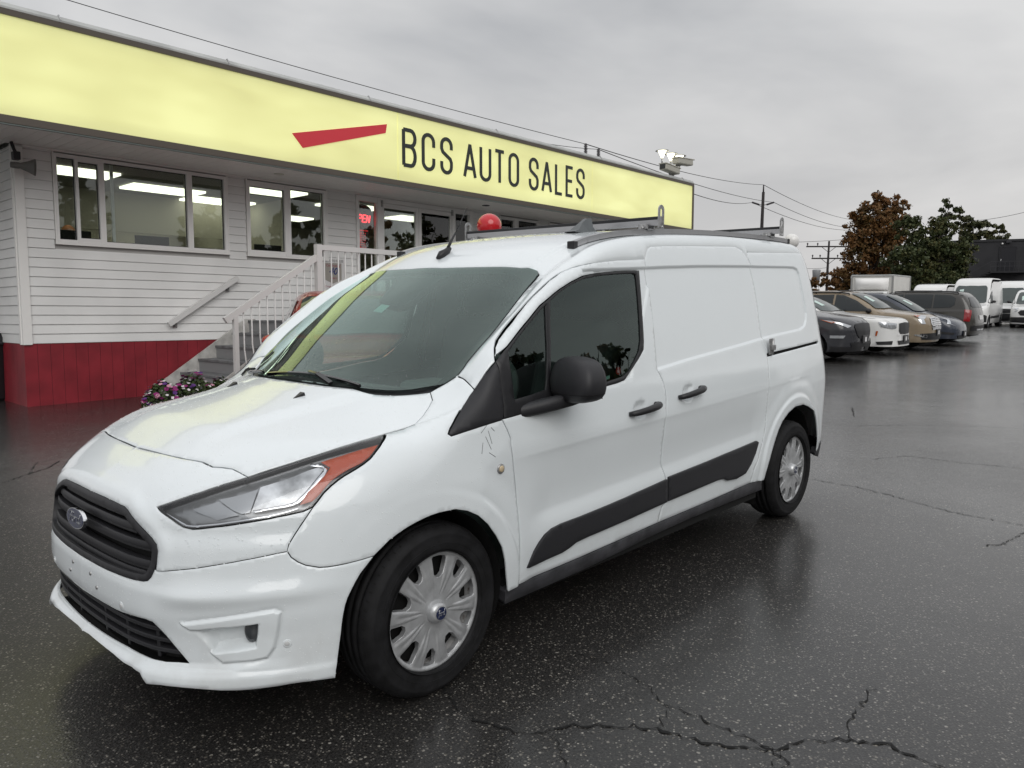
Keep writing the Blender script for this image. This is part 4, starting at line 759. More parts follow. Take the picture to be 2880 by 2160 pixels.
# --- small fittings
def disc(nm,c,r,m,parent,t=.004,rim=None):
    c=np.array(c); n=VAN.grad(c[None],0.)[0]; z=Vector(n); q=z.to_track_quat('Z','Y').to_matrix().to_4x4(); q.translation=Vector(c)
    mb=MB(); prof=[(0,t),(r*.8,t),(r,t*.6),(r,-.002)]; k=20; v=[];f=[]
    for i in range(k):
        a=2*math.pi*i/k
        for rr,h in prof: v.append(q@Vector((rr*math.cos(a),rr*math.sin(a),h)))
    for i in range(k):
        for j in range(len(prof)-1): f.append((i*4+j,i*4+j+1,((i+1)%k)*4+j+1,((i+1)%k)*4+j))
    mb.add(v,f,True); o=mb.build(nm,m,parent); return o
for k in('sens1','sens2'):
    for s in(1,-1):
        c=(VP[k][0],VP[k][1]*s,VP[k][2]); o=disc('parking_sensor',c,.014,M_white,bumper,.001); disc('sensor_face',(c[0]-.0012,c[1],c[2]),.008,mat('sensor_white',(.62,.63,.63),.4),o,.002)
for k in('scr1','scr2','scr3','scr4'): disc('plate_screw',VP[k],.007,M_galv,bumper,.003)
for s,f in((1,fen[0]),(-1,fen[1])):
    c=(VP['marker'][0],VP['marker'][1]*s,VP['marker'][2]); o=disc('side_marker',c,.019,M_galv,f,.006); disc('marker_lens',(c[0],c[1]-.003*s,c[2]),.013,mat('marker_lens',(.62,.50,.33),.2,coat=.5),o,.006)
fc=np.array(VAN.S(np.array([np.mean(VS['foglamp'],axis=0)]),0.)[0]); fn=VAN.grad(fc[None],0.)[0]
for sg in(1,-1):
    n=Vector((-.62,-.78*sg,.02)).normalized(); c=Vector((fc[0]-fn[0]*.020,(fc[1]-fn[1]*.020)*sg,fc[2]-.002)); mt=n.to_track_quat('Z','Y').to_matrix().to_4x4(); mt.translation=c
    hm=MB(); hm.lathe([(.0,.010),(.016,.009),(.027,.005),(.030,.0),(.030,-.03)],24,'z'); mb=MB(); mb.add([mt@Vector((p[0]*.78,p[1]*1.28,p[2])) for p in hm.v],hm.f,True); mb.build('fog_lamp',mat('fog_glass',(.045,.05,.055),.12,coat=.6),bumper)
# washer nozzles on the hood
for s in(1,-1):
    x,y,z=VP['noz']; y*=s; mb=MB(); mb.add([(x-.035,y,z+.004),(x+.015,y-.018,z+.008),(x+.015,y+.018,z+.008),(x+.012,y-.015,z+.028),(x+.012,y+.015,z+.028)],[(0,1,2),(0,3,1),(0,2,4),(0,4,3),(1,3,4,2)]); mb.build('washer_nozzle',M_blk,hood)
# wipers
def wiper(a,b,pivot):
    mb=MB(); A=np.array(a);B=np.array(b); ts=np.linspace(0,1,9); q=np.stack([A[0]+(B[0]-A[0])*ts,A[1]+(B[1]-A[1])*ts],1); P=VAN.T(q,0.); n=VAN.grad(P,0.)
    pts=[Vector(P[i]+n[i]*.012) for i in range(9)]
    for i in range(8): mb.bar(pts[i],pts[i+1],.010,.014,tuple(n[i]))
    w=mb.build('wiper',M_gloss,van)
    pv=VAN.T(np.array([pivot]),0.)[0]; pvn=VAN.grad(pv[None],0.)[0]
    mid=Vector(P[4]+n[4]*.026); e=Vector(pv+pvn*.012); mb=MB(); mb.bar(e,e.lerp(mid,.55)+Vector(n[4])*.014,.018,.012,tuple(pvn)); mb.bar(e.lerp(mid,.53)+Vector(n[4])*.014,mid,.012,.008,tuple(pvn)); mb.build('wiper_arm',M_gloss,w)
wiper((.052,-.385),(.018,.245),(.010,-.25)); wiper((.12,.60),(.045,.33),(.10,.62))
# door handles
def handle(a,b,parent,s=1):
    A=np.array(a);B=np.array(b); n=Vector(VAN.grad(((A+B)/2)[None],0.)[0]); mb=MB(); pts=[];rad=[]
    for t,o,r in((0,.004,.010),(.06,.020,.013),(.2,.034,.0145),(.5,.042,.0155),(.8,.040,.017),(.95,.030,.0175),(1.,.004,.015)):
        p=Vector(A+(B-A)*t)+n*o; pts.append(Vector((p.x,p.y*s,p.z))); rad.append(r)
    mb.tube(pts,rad,12); o=mb.build('door_handle',M_gloss if False else M_blk,parent)
    return o
for s,i in((1,0),(-1,1)):
    h=handle(VP['h1a'],VP['h1b'],door[i],s); 
    if s==1: disc('key_lock',(1.325,-.949,.915),.009,M_galv,h,.004)
    handle(VP['h2a'],VP['h2b'],slide[i],s)
# sliding door hinge bracket
for s,i in((1,0),(-1,1)):
    x,y,z=VP['hinge']; mb=MB(); mb.box((x-.03,s*(y-.016)-.004,z-.045),(x+.028,s*(y-.016)+.004,z+.05),.002); mb.box((x-.012,s*(y-.024)-.006,z-.02),(x+.036,s*(y-.024)+.006,z+.012),.003); mb.tube([(x+.012,s*(y-.02),z-.05),(x+.012,s*(y-.02),z+.05)],.007,8); mb.build('door_hinge',M_galv,slide[i])
# scuffs on the fender: a few thin dark scratches
sx,sy,sz=VP['scratch']
for (a,b) in(((-.03,.045),(.0,.07)),((-.01,.03),(.012,-.02)),((.005,.05),(.018,.0)),((-.025,.01),(-.035,-.03)),((.02,.06),(.035,.045)),((.0,-.03),(.03,-.05))):
    q=np.array([[sx+a[0]+(b[0]-a[0])*t,sz+a[1]+(b[1]-a[1])*t] for t in np.linspace(0,1,5)]); P=VAN.S(q); n=VAN.grad(P); mb=MB(); mb.tube([Vector(P[i]+n[i]*.0003) for i in range(5)],.0011,4); mb.build('scratch',mat('scratch_grey',(.12,.12,.13),.6),fen[0])
# --- mirrors
def mirror(s):
    f_=lambda w,p:np.sign(w)*np.abs(w)**p
    C0=(.650,-1.000,1.100)
    def pt(u,v,g=1.):
        e=.55; x=f_(np.cos(v),e)*f_(np.cos(u),e)*.085*g; y=f_(np.cos(v),e)*f_(np.sin(u),e)*.128*g; z=f_(np.sin(v),.62)*.090*g
        x=min(x,.045) if x>0 else x*(1-.22*max(z,0)/.09)          # flat towards the glass, raked front
        y=y*(1-.10*max(z,0)/.09) if y>0 else y*(1-.16*max(z,0)/.09)
        z=z*(1-.12*max(-y,0)/.128)+.10*y*.12; x+=.22*y+.03*z
        return (C0[0]+x,s*(C0[1]+y),C0[2]+z)
    nu,nv=40,24; v=[pt(2*math.pi*i/nu,-math.pi/2+math.pi*j/nv) for j in range(nv+1) for i in range(nu)]
    f=[(j*nu+i,j*nu+(i+1)%nu,(j+1)*nu+(i+1)%nu,(j+1)*nu+i) for j in range(nv) for i in range(nu)]
    root=MB(); root.add(v,f,True); o=root.build('wing_mirror',M_tex,van)
    # flat arm that grows out of the door trim
    secs=[(.47,-.862,.985,.115,.030),(.52,-.90,.995,.105,.030),(.585,-.945,1.010,.09,.030),(.635,-.985,1.024,.08,.028)]; v=[];f=[];n=16
    for (x,y,z,a,b) in secs:
        for k in range(n): t=2*math.pi*k/n; v.append((x+a*f_(math.cos(t),.7),s*y,z+b*f_(math.sin(t),.7)+.10*a*f_(math.cos(t),.7)))
    for i in range(3):
        for k in range(n): f.append((i*n+k,i*n+(k+1)%n,(i+1)*n+(k+1)%n,(i+1)*n+k))
    f.append(tuple(range(n))); f.append(tuple(range(3*n,4*n)))
    mb=MB(); mb.add(v,f,True); mb.build('mirror_arm',M_tex,o)
    g=MB(); g.add([(C0[0]+.047+.22*y,s*(C0[1]+y),C0[2]+z) for y,z in((-.10,-.07),(.10,-.07),(.09,.07),(-.09,.06))],[(0,1,2,3)]); g.build('mirror_glass',M_chrome,o,fixn=False)
    mb=MB(); mb.tube([pt(2*math.pi*(i%40)/40,-.42,1.004) for i in range(41)],.0014,5,caps=False); mb.build('mirror_seam',M_dark,o)
mirror(1); mirror(-1)
# --- roof fittings
def roof_pt(x,y,o=0.):
    P=VAN.T(np.array([[x,y]]),1.)[0]; n=VAN.grad(P[None],0.)[0]; return Vector(P+n*o)
b=roof_pt(.815,-.02); mb=MB(); mb.tube([b+Vector((-.03,0,-.004)),b+Vector((.0,0,.014)),b+Vector((.035,0,.03)),b+Vector((.055,0,.05))],[.006,.021,.018,.012],12); ant=mb.build('antenna',M_blk,roof)
mb=MB(); mb.tube([b+Vector((.035,0,.035)),b+Vector((.07,0,.09)),b+Vector((.095,0,.125))],[.009,.0065,.0045],8); mb.tube([b+Vector((.095,0,.125)),b+Vector((.14,0,.195)),b+Vector((.175,0,.25))],[.0028,.0026,.0022],6); mb.build('antenna_mast',M_blk,ant)
b=roof_pt(1.50,-.36); mb=MB(); prof=[(-.11,0),(-.07,.012),(-.02,.05),(.02,.074),(.055,.078),(.06,.045),(.075,.014),(.095,0)]
v=[];f=[]
for (x,z) in prof:
    w=.034*(1-z/.10) if z<.04 else .012
    v+=[(b.x+x,b.y-w,b.z-.004+z),(b.x+x,b.y+w,b.z-.004+z)]
base=[(b.x+x,b.y+y,b.z-.008) for x,_ in prof for y in(-.034,.034)]
n=len(prof)
for i in range(n-1): f.append((2*i,2*i+2,2*i+3,2*i+1))
v2=v+base; m=2*n
for i in range(n-1): f.append((2*i,m+2*i,m+2*i+2,2*i+2)); f.append((2*i+1,2*i+3,m+2*i+3,m+2*i+1))
mb.add(v2,f,False); mb.build('fin_antenna',mat('fin_grey',(.10,.11,.115),.4),roof)
for s in(-1,1):
    xs=np.linspace(1.08,3.42,26); P=VAN.T(np.stack([xs,0*xs+s*.62],1),1.); mb=MB()
    pts=[Vector(q)+Vector((0,0,.016)) for q in P]
    for i in range(25): mb.bar(pts[i],pts[i+1]+(pts[i+1]-pts[i])*.01,.036,.026)
    r=mb.build('roof_rail',M_alu,roof)
    for e,d in((0,-1),(25,1)):
        mb=MB(); c=pts[e]; mb.box((c.x-.012,c.y-.02,c.z-.02),(c.x+.022,c.y+.02,c.z+.016),.004); mb.build('rail_end_cap',M_blk,r)
for xb in(1.700,3.15):
    zr=roof_pt(xb,.62).z; zt=zr+.058
    mb=MB(); mb.bar((xb,-.70,zt),(xb,.70,zt),.032,.028); cb=mb.build('roof_crossbar',M_alu,van)
    mb=MB(); mb.box((xb-.0165,-.70,zt+.0145),(xb+.0165,.70,zt+.030),.002); mb.build('rubber_strip',M_blk,cb)
    for s in(-1,1):
        mb=MB(); y=s*.62
        mb.box((xb-.035,y-.028,zr+.022),(xb+.035,y+.028,zr+.030),.002); mb.box((xb-.035,y-.028,zr+.022),(xb-.027,y+.028,zt-.005),.002); mb.box((xb+.027,y-.028,zr+.022),(xb+.035,y+.028,zt-.005),.002); mb.tube([(xb-.045,y,zr+.034),(xb+.045,y,zr+.034)],.006,8); mb.build('crossbar_foot',M_galv,cb)
        # upright end stop with a slot
        y=s*.706; outer=[(-.026,-.03),(.026,-.03),(.026,.062)]+[(.026*math.cos(a),.062+.026*math.sin(a)) for a in np.linspace(.2,math.pi-.2,7)]+[(-.026,.062)]
        hole=[(-.011,.03),(.011,.03),(.011,.060)]+[(.011*math.cos(a),.060+.011*math.sin(a)) for a in np.linspace(.3,math.pi-.3,5)]+[(-.011,.060)]
        Q,T,ix=tri_region([outer,hole],.02,.02); nv=len(Q)
        v=[(xb+q[0],y-.003,zt+q[1]) for q in Q]+[(xb+q[0],y+.003,zt+q[1]) for q in Q]; f=[tuple(t) for t in T]+[tuple(int(i)+nv for i in t[::-1]) for t in T]
        for lp in ix:
            for i in range(len(lp)): a,c=lp[i],lp[(i+1)%len(lp)]; f.append((a,c,c+nv,a+nv))
        mb=MB(); mb.add(v,f); mb.tube([(xb,y-.012*s,zt-.022),(xb,y+.012*s,zt-.022)],.005,8); mb.build('end_stop',M_galv,cb)
# --- wheels
def wheel_cover_loops():
    R=.2165; outer=[(R*math.cos(a),R*math.sin(a)) for a in np.linspace(0,2*math.pi,72,endpoint=False)]
    holes=[]
    for k in range(10):
        a0=2*math.pi*k/10+.18; big=k%2==0
        r0,r1=(.120,.199) if big else (.136,.199); w0,w1=(.10,.185) if big else (.08,.15)
        pol=[(r0,-w0*.75),(r0+.016,-w1*.92),(r1-.006,-w1),(r1,-w1*.8),(r1+.001,0),(r1,w1*.8),(r1-.006,w1),(r0+.016,w1*.92),(r0,w0*.75)]
        holes.append([(r*math.cos(a0+t),r*math.sin(a0+t)) for r,t in pol])
    return outer,holes
def cover_y(x,z):
    r=np.hypot(x,z);a=np.arctan2(z,x)
    d=.016*(1-(r/.2165)**2)-.010*np.exp(-((r-.06)/.05)**2)           # dished dome
    g=(a-.18)/(2*math.pi/10); ph=(g-np.floor(g))                      # 0 at a hole, .5 on a spoke
    mid=np.abs(ph-.5)
    d=d-.0022*np.exp(-(mid/.07)**2)*sst(.05,.07,r)*(1-sst(.16,.19,r)) # groove down each spoke
    d=d-.004*sst(.14,.26,mid)*sst(.06,.12,r)*(1-sst(.195,.205,r))
    d=d+.004*np.exp(-((r-.21)/.006)**2)
    return d
def make_wheel(name):
    w=empty(name,(0,0,0)); w.parent=van
    # tyre, spun round y; outer side towards -y
    prof=[(.214,.006),(.218,.024),(.228,.028),(.245,.030),(.262,.0305),(.278,.028),(.283,.0295),(.288,.026),(.298,.018),(.307,.006),(.3135,-.012)]
    for y0 in(-.022,-.060,-.100,-.140): pass
    tread=[(.316,-.020),(.3168,-.030),(.309,-.032),(.309,-.042),(.3175,-.044),(.318,-.072),(.310,-.074),(.310,-.084),(.318,-.086),(.318,-.112),(.310,-.114),(.310,-.124),(.3175,-.126),(.3168,-.150),(.309,-.152),(.309,-.160),(.316,-.162)]
    inner=[(.3135,-.172),(.307,-.190),(.29,-.206),(.262,-.214),(.23,-.212),(.214,-.19)]
    mb=MB(); mb.lathe([(.214+(r-.214)*.965,-(h*.8 if h>0 else h*.86)) for r,h in prof+tread+inner],80,'y')
    t=mb.build('tyre',M_rub,w)
    # tread blocks: sipes cut as shallow dark ribs on the shoulder
    mb=MB()
    for k in range(64):
        a=2*math.pi*k/64; c,s_=math.cos(a),math.sin(a)
        for (ra,ya),(rb,yb) in (((.3128,.024),(.3050,-.003)),):
            p=Vector((ra*c,ya,ra*s_));q=Vector((rb*c,yb,rb*s_)); mb.bar(p,q,.0035,.002,(c,0,s_))
    tag(mb.build('tread_sipe',M_dark,t),kind='stuff')
    mb=MB(); mb.lathe([(.219,-.0285),(.2185,-.020),(.2185,.0)],64,'y'); mb.lathe([(.247,-.0240),(.2475,-.0252),(.2485,-.0252),(.249,-.0240)],64,'y'); mb.build('sidewall_ring',M_rub,t)
    outer,holes=wheel_cover_loops(); Q,T,ix=tri_region([outer]+holes,.0045,.005)
    d=cover_y(Q[:,0],Q[:,1]); V=np.stack([Q[:,0],-d-.003,Q[:,1]],1); e=1e-3
    nx=-(cover_y(Q[:,0]+e,Q[:,1])-d)/e; nz=-(cover_y(Q[:,0],Q[:,1]+e)-d)/e; n=np.stack([nx,-np.ones(len(Q)),nz],1); n/=np.linalg.norm(n,axis=1,keepdims=True)
    F_=[tuple(t_) for t_ in T]; nv=len(V)
    a=V[T]; fn=np.cross(a[:,1]-a[:,0],a[:,2]-a[:,0]).sum(0)
    if fn[1]>0: F_=[f[::-1] for f in F_]
    VV=[V];NN=[n];k=nv
    for li,lp in enumerate(ix):
        c=Q[lp].mean(0) if li else np.zeros(2); dirv=Q[lp]-c; dirv/=np.linalg.norm(dirv,axis=1,keepdims=True); sg=-1 if li else 1
        o3=np.stack([dirv[:,0]*sg,0*dirv[:,0],dirv[:,1]*sg],1)
        r1=V[lp]+np.array([0,.004,0])-o3*(-.0015); r2=V[lp]+np.array([0,.020,0])+o3*.003; VV+=[r1,r2];NN+=[o3,o3]; m=len(lp)
        for i in range(m):
            j=(i+1)%m; F_.append((lp[i],lp[j],k+j,k+i)); F_.append((k+i,k+j,k+m+j,k+m+i))
        k+=2*m
    cov=mesh_obj('wheel_cover',np.vstack(VV),F_,M_cover,w,np.vstack(NN))
    mb=MB(); mb.lathe([(.0,-.040),(.026,-.039),(.034,-.034),(.040,-.020),(.043,-.008)],40,'y'); mb.build('hub_cap',M_cover,cov)
    oval_badge('hub_badge',(0,-.0395,0),.0245,.0245,cov,(0,-1,0),t=.001)
    mb=MB(); mb.lathe([(.216,.0),(.205,.022),(.198,.05),(.190,.12)],48,'y'); mb.build('rim_barrel',M_rim,w)
    mb=MB(); mb.lathe([(.0,.030),(.09,.034),(.13,.042),(.196,.046)],48,'y')
    mb.build('rim_disc',M_dark,w)
    mb=MB()
    for k_ in range(5):
        a=2*math.pi*k_/5+.4; mb.tube([(.056*math.cos(a),.006,.056*math.sin(a)),(.056*math.cos(a),.03,.056*math.sin(a))],.010,6)
    tag(mb.build('lug_nut',M_galv,w),kind='stuff')
    return w
w0=make_wheel('wheel')
def place_wheel(w,x,s):
    w.location=(x-1.5,s*-.862,.3135); w.rotation_euler=(0,0,0 if s==1 else math.pi)
place_wheel(w0,0,1)
for x,s in((3.062,1),(0,-1),(3.062,-1)):
    w=clone(w0,van); place_wheel(w,x,s)
    if (x,s)==(3.062,1): w.rotation_euler=(0,.45,0)
# wheel housings and underside
for x,y0,r in((-.05,.55,.392),(3.03,.58,.42)):
    for s in(1,-1):
        mb=MB(); A=np.linspace(-.35,math.pi+.35,28)
        v=[];f=[]
        for a in A:
            px,pz=x+r*math.cos(a),max(.30+r*math.sin(a),.12); yo=-VAN._bis(np.array([[px,0.,pz]]),np.array([[0.,-1.,0.]]),0.,3.,0.)[0][1]; yo=min(yo-.022,.872)
            for y in(yo,.55): v.append((px,-s*y,.30+r*math.sin(a)))
        for i in range(27): f.append((2*i,2*i+1,2*i+3,2*i+2))
        mb.add(v,f,True); c=len(v); mb.add([(x+r*math.cos(a),-s*.55,.30+r*math.sin(a)) for a in A],[tuple(range(28))]); mb.build('wheel_housing',M_dark,van,fixn=False)
mb=MB(); mb.box((-.62,-.60,.17),(3.78,.60,.30)); mb.box((.36,-.86,.22),(2.58,.86,.33)); mb.box((-.80,-.42,.185),(-.55,.42,.25)); mb.box((-.62,-.72,.2),(-.42,.72,.28)); mb.build('underbody',M_dark,van)
# rear bumper (grey-black corner and lower face)
P_('rear_bumper',[[(3.49,.34),(3.60,.30),(3.9,.29),(U1,.30),(U1,.40),(3.85,.405),(3.62,.40),(3.50,.39)]],M_tex,van,'S',.03,.02,0.,.03,.006,mode='both',detail=0.)
# --- interior
mb=MB(); mb.box((.10,-.70,.70),(.62,.70,.98),.05); mb.box((.05,-.62,.90),(.50,.62,1.015),.03); mb.box((.38,-.62,.93),(.60,-.20,1.06),.03); dash=mb.build('dashboard',M_int,van)
mb=MB(); c=Vector((.72,-.40,.98)); pts=[c+Vector((.075*math.sin(a),.185*math.cos(a),.17*math.sin(a))) for a in np.linspace(0,2*math.pi,25)]; mb.tube(pts,.016,8,caps=False); mb.bar(c+Vector((0,-.17,0)),c+Vector((0,.17,0)),.05,.025); mb.tube([c,c+Vector((-.2,0,-.08))],.04,8); mb.sphere(c,.055,12,8,(.5,1,1)); mb.build('steering_wheel',M_int,van)
for s in(-1,1):
    y=s*.38; t=MB(); t.box((.85,y-.25,.52),(1.32,y+.25,.70),.05); mx=Matrix.Translation((1.32,y,.66))@Matrix.Rotation(math.radians(14),4,'Y'); t.box((-.07,-.24,0),(.07,.24,.66),.05,mx); t.box((-.04,-.13,.68),(.05,.13,.86),.04,mx); t.build('seat',M_seat,van)
mb=MB(); mb.box((1.62,-.76,.35),(1.66,.76,1.02)); bh=mb.build('bulkhead',M_int,van)
# perforated upper screen of the bulkhead: hexagon cells
hexm=MB(); pitch=.062
for r in range(10):
    for cidx in range(22):
        y=-.66+cidx*pitch+(pitch/2 if r%2 else 0); z=1.06+r*pitch*.866
        if abs(y)>.70 or z>1.60: continue
        ro,ri=pitch*.56,pitch*.44; n0=6
        v=[(1.60,y+ro*math.sin(math.pi/3*k),z+ro*math.cos(math.pi/3*k)) for k in range(6)]+[(1.60,y+ri*math.sin(math.pi/3*k),z+ri*math.cos(math.pi/3*k)) for k in range(6)]
        hexm.add(v,[(k,(k+1)%6,6+(k+1)%6,6+k) for k in range(6)])
tag(hexm.build('bulkhead_screen',M_intl,bh,fixn=False),kind='stuff')
mb=MB(); mb.box((.0,-.78,.33),(3.75,.78,.36)); mb.build('floor_pan',M_int,van)
P_('headliner',[[(.9,0.),(.92,-.5),(1.1,-.62),(3.4,-.62),(3.5,0.)]],mat('headliner',(.45,.45,.43),.9),van,'T',.15,.1,0.,0.,-.03,'join',0.,ony)
# rain droplets: tiny domes standing on paint and glass
M_drop=mat('water_on_paint',(.80,.835,.845),.04,spec=.6); M_dropg=thin_glass('water_on_glass',(.9,.93,.92),1.6)
def droplets(parent,chart,poly,n,rmin,rmax,seed,off=0.,skip=()):
    rg=np.random.default_rng(seed); q=np.array(poly); lo,hi=q.min(0),q.max(0); Q=rg.uniform(lo,hi,(int(n*2.2),2)); Q=Q[inside(q,Q)]
    for k_ in skip: Q=Q[~inside(np.array(k_),Q)]
    Q=Q[:n]
    P=(VAN.S if chart=='S' else VAN.T)(Q,1.); nn=VAN.grad(P); P=P+nn*off; V=[];F_=[]
    for p,m in zip(P,nn):
        r=rmin+(rmax-rmin)*rg.random()**3; a=np.cross(m,[.3,.2,.9]); a/=np.linalg.norm(a); b=np.cross(m,a); k=len(V); el=rg.uniform(.8,1.35)
        for i in range(6): t=math.pi*i/3; V.append(p+(a*math.cos(t)*el+b*math.sin(t))*r+m*.0002)
        for i in range(6): t=math.pi*(i+.5)/3; V.append(p+(a*math.cos(t)*el+b*math.sin(t))*r*.62+m*r*.30)
        V.append(p+m*r*.40)
        for i in range(6): j=(i+1)%6; F_+=[(k+i,k+j,k+6+i),(k+j,k+6+j,k+6+i),(k+6+i,k+6+j,k+12)]
    o=mesh_obj('water_droplets',V,F_,M_dropg if parent in(ws,g1[0],g2[0]) else M_drop,parent,smooth=True); o['kind']='stuff'; o.location=(0,0,0)
hoodL=VT['hood']; both=lambda l:[(x,y) for x,y in l]+[(x,-y) for x,y in reversed(l)]
droplets(hood,'T',both(hoodL),2400,.0010,.0028,1); droplets(ws,'T',both(VT['ws']),2300,.0012,.0030,2,.001); droplets(nose,'S',VS['nose'],700,.0010,.0026,3); droplets(bumper,'S',VS['bumper'],700,.0010,.0026,4,0.,[VS['bezel']]); droplets(fen[0],'S',VS['fender'],700,.0010,.0026,5)
droplets(g2[0],'S',VS['gl2'],700,.0010,.0024,6,-.003); droplets(g1[0],'S',VS['gl1'],160,.0010,.0024,7,-.003); droplets(roof,'T',[(.85,-.6),(1.6,-.6),(1.6,.5),(.85,.5)],700,.0012,.003,8)
# bake the root offset: parts were modelled in van coordinates, the root stands at the van's middle
for o in list(van.children):
    if o.name.split('.')[0]!='wheel': o.location=Vector(o.location)-Vector((1.5,0,0))
CRACKS=[([(0.058, -0.837), (-0.017, -0.992), (-0.008, -1.152), (0.046, -1.291), (0.171, -1.367), (0.266, -1.469), (0.348, -1.578), (0.372, -1.702), (0.417, -1.809), (0.515, -1.933), (0.616, -1.966), (0.717, -2.076), (0.766, -2.174), (0.757, -2.284), (0.763, -2.359)], 0.016), ([(0.497, -1.504), (0.507, -1.626), (0.494, -1.736), (0.502, -1.862), (0.477, -1.964), (0.327, -2.001)], 0.01), ([(0.717, -2.069), (0.821, -2.029), (0.976, -2.022), (1.126, -2.018)], 0.009), ([(0.593, -1.035), (0.605, -1.164), (0.578, -1.374), (0.497, -1.504)], 0.007), ([(0.087, -1.336), (0.004, -1.452), (-0.049, -1.53)], 0.007), ([(0.355, -1.565), (0.493, -1.544), (0.503, -1.5)], 0.005), ([(0.515, -1.933), (0.416, -1.932), (0.366, -2.012)], 0.006), ([(4.17, -0.568), (4.159, -0.922), (4.061, -1.211), (3.894, -1.607), (3.864, -2.034)], 0.012), ([(5.261, -0.666), (5.63, -0.863), (5.643, -1.301), (5.747, -1.727)], 0.012), ([(3.241, -1.952), (3.361, -2.021), (3.697, -2.061)], 0.012), ([(11.593, 2.141), (11.644, 1.25), (12.322, 0.317), (12.793, -0.578)], 0.014), ([(-0.178, 3.922), (0.061, 4.113), (0.257, 4.271), (0.415, 4.5)], 0.02), ([(0.061, 4.113), (0.248, 4.544), (0.509, 4.685)], 0.012), ([(8.393, 0.573), (7.63, 0.283)], 0.02), ([(6.975, 0.034), (7.421, -0.36), (7.839, -0.903), (8.051, -1.351)], 0.012)]
# ================================================================== ground
def ground_z(x,y):
    t=np.maximum(np.asarray(x,float)-11.,0.); return -.0095*(np.sqrt(t*t+4)-2)
M_asph=mat('wet_asphalt',(.035,.035,.036),.35,spec=.5)
def asphalt(m):
    nt=m.node_tree;N=nt.nodes;L=nt.links;b=bsdf(m)
    tc=N.new('ShaderNodeTexCoord'); ob=tc.outputs['Object']
    def noise(s,d=4,r=.55):
        n=N.new('ShaderNodeTexNoise'); n.inputs['Scale'].default_value=s; n.inputs['Detail'].default_value=d; n.inputs['Roughness'].default_value=r; L.new(ob,n.inputs['Vector']); return n.outputs['Fac']
    def ramp(v,a,bb,c0=0.,c1=1.):
        r=N.new('ShaderNodeMapRange'); r.inputs['From Min'].default_value=a; r.inputs['From Max'].default_value=bb; r.inputs['To Min'].default_value=c0; r.inputs['To Max'].default_value=c1; L.new(v,r.inputs['Value']); return r.outputs[0]
    def math_(op,a,c):
        n=N.new('ShaderNodeMath'); n.operation=op
        for i,q in enumerate((a,c)):
            if isinstance(q,(int,float)): n.inputs[i].default_value=q
            else: L.new(q,n.inputs[i])
        return n.outputs[0]
    # aggregate: small stones, each its own tone
    vo=N.new('ShaderNodeTexVoronoi'); vo.inputs['Scale'].default_value=115; L.new(ob,vo.inputs['Vector'])
    vo2=N.new('ShaderNodeTexVoronoi'); vo2.inputs['Scale'].default_value=62; L.new(ob,vo2.inputs['Vector'])
    sep=N.new('ShaderNodeSeparateColor'); L.new(vo.outputs['Color'],sep.inputs[0]); sep2=N.new('ShaderNodeSeparateColor'); L.new(vo2.outputs['Color'],sep2.inputs[0])
    st=math_('MULTIPLY',ramp(sep.outputs[0],.45,1.),ramp(vo.outputs['Distance'],.55,.30))
    st2=math_('MULTIPLY',ramp(sep2.outputs[0],.86,.98),ramp(vo2.outputs['Distance'],.42,.22))
    stone=math_('MAXIMUM',math_('POWER',st,2.2),st2)
    wear=ramp(noise(.35,5),.35,.65,.45,1.)
    base=N.new('ShaderNodeMixRGB'); L.new(ramp(noise(.22,6,.6),.35,.65),base.inputs[0]); base.inputs[1].default_value=(.009,.0085,.0083,1); base.inputs[2].default_value=(.020,.019,.018,1)
    fine=N.new('ShaderNodeMixRGB'); fine.blend_type='MULTIPLY'; fine.inputs[0].default_value=.9; L.new(base.outputs[0],fine.inputs[1]); L.new(ramp(noise(120,3,.65),.34,.66,.15,2.2),fine.inputs[2])
    c=N.new('ShaderNodeMixRGB'); L.new(math_('MULTIPLY',stone,wear),c.inputs[0]); L.new(fine.outputs[0],c.inputs[1])
    sc=N.new('ShaderNodeMixRGB'); L.new(sep.outputs[1],sc.inputs[0]); sc.inputs[1].default_value=(.16,.14,.11,1); sc.inputs[2].default_value=(.42,.40,.36,1); L.new(sc.outputs[0],c.inputs[2])
    L.new(c.outputs[0],b.inputs['Base Color'])
    wet=ramp(noise(.16,6,.6),.38,.62)
    b.inputs['Roughness'].default_value=.55; b.inputs['Specular IOR Level'].default_value=.35
    b.inputs['Coat IOR'].default_value=1.45; L.new(ramp(wet,0,1,.75,1.),b.inputs['Coat Weight']); L.new(ramp(wet,0,1,.26,.13),b.inputs['Coat Roughness'])
    hgt=math_('ADD',math_('MULTIPLY',ramp(vo.outputs['Distance'],.6,.0),.6),math_('MULTIPLY',noise(300,2),.4))
    bp=N.new('ShaderNodeBump'); bp.inputs['Distance'].default_value=.005; bp.inputs['Strength'].default_value=.6; L.new(hgt,bp.inputs['Height'])
    bp2=N.new('ShaderNodeBump'); bp2.inputs['Distance'].default_value=.05; bp2.inputs['Strength'].default_value=.2; L.new(noise(.9,4),bp2.inputs['Height']); L.new(bp2.outputs[0],bp.inputs['Normal'])
    L.new(bp.outputs[0],b.inputs['Normal'])
    bc=N.new('ShaderNodeBump'); bc.inputs['Distance'].default_value=.004; bc.inputs['Strength'].default_value=.14; L.new(hgt,bc.inputs['Height']); L.new(bp2.outputs[0],bc.inputs['Normal']); L.new(bc.outputs[0],b.inputs['Coat Normal'])
asphalt(M_asph)
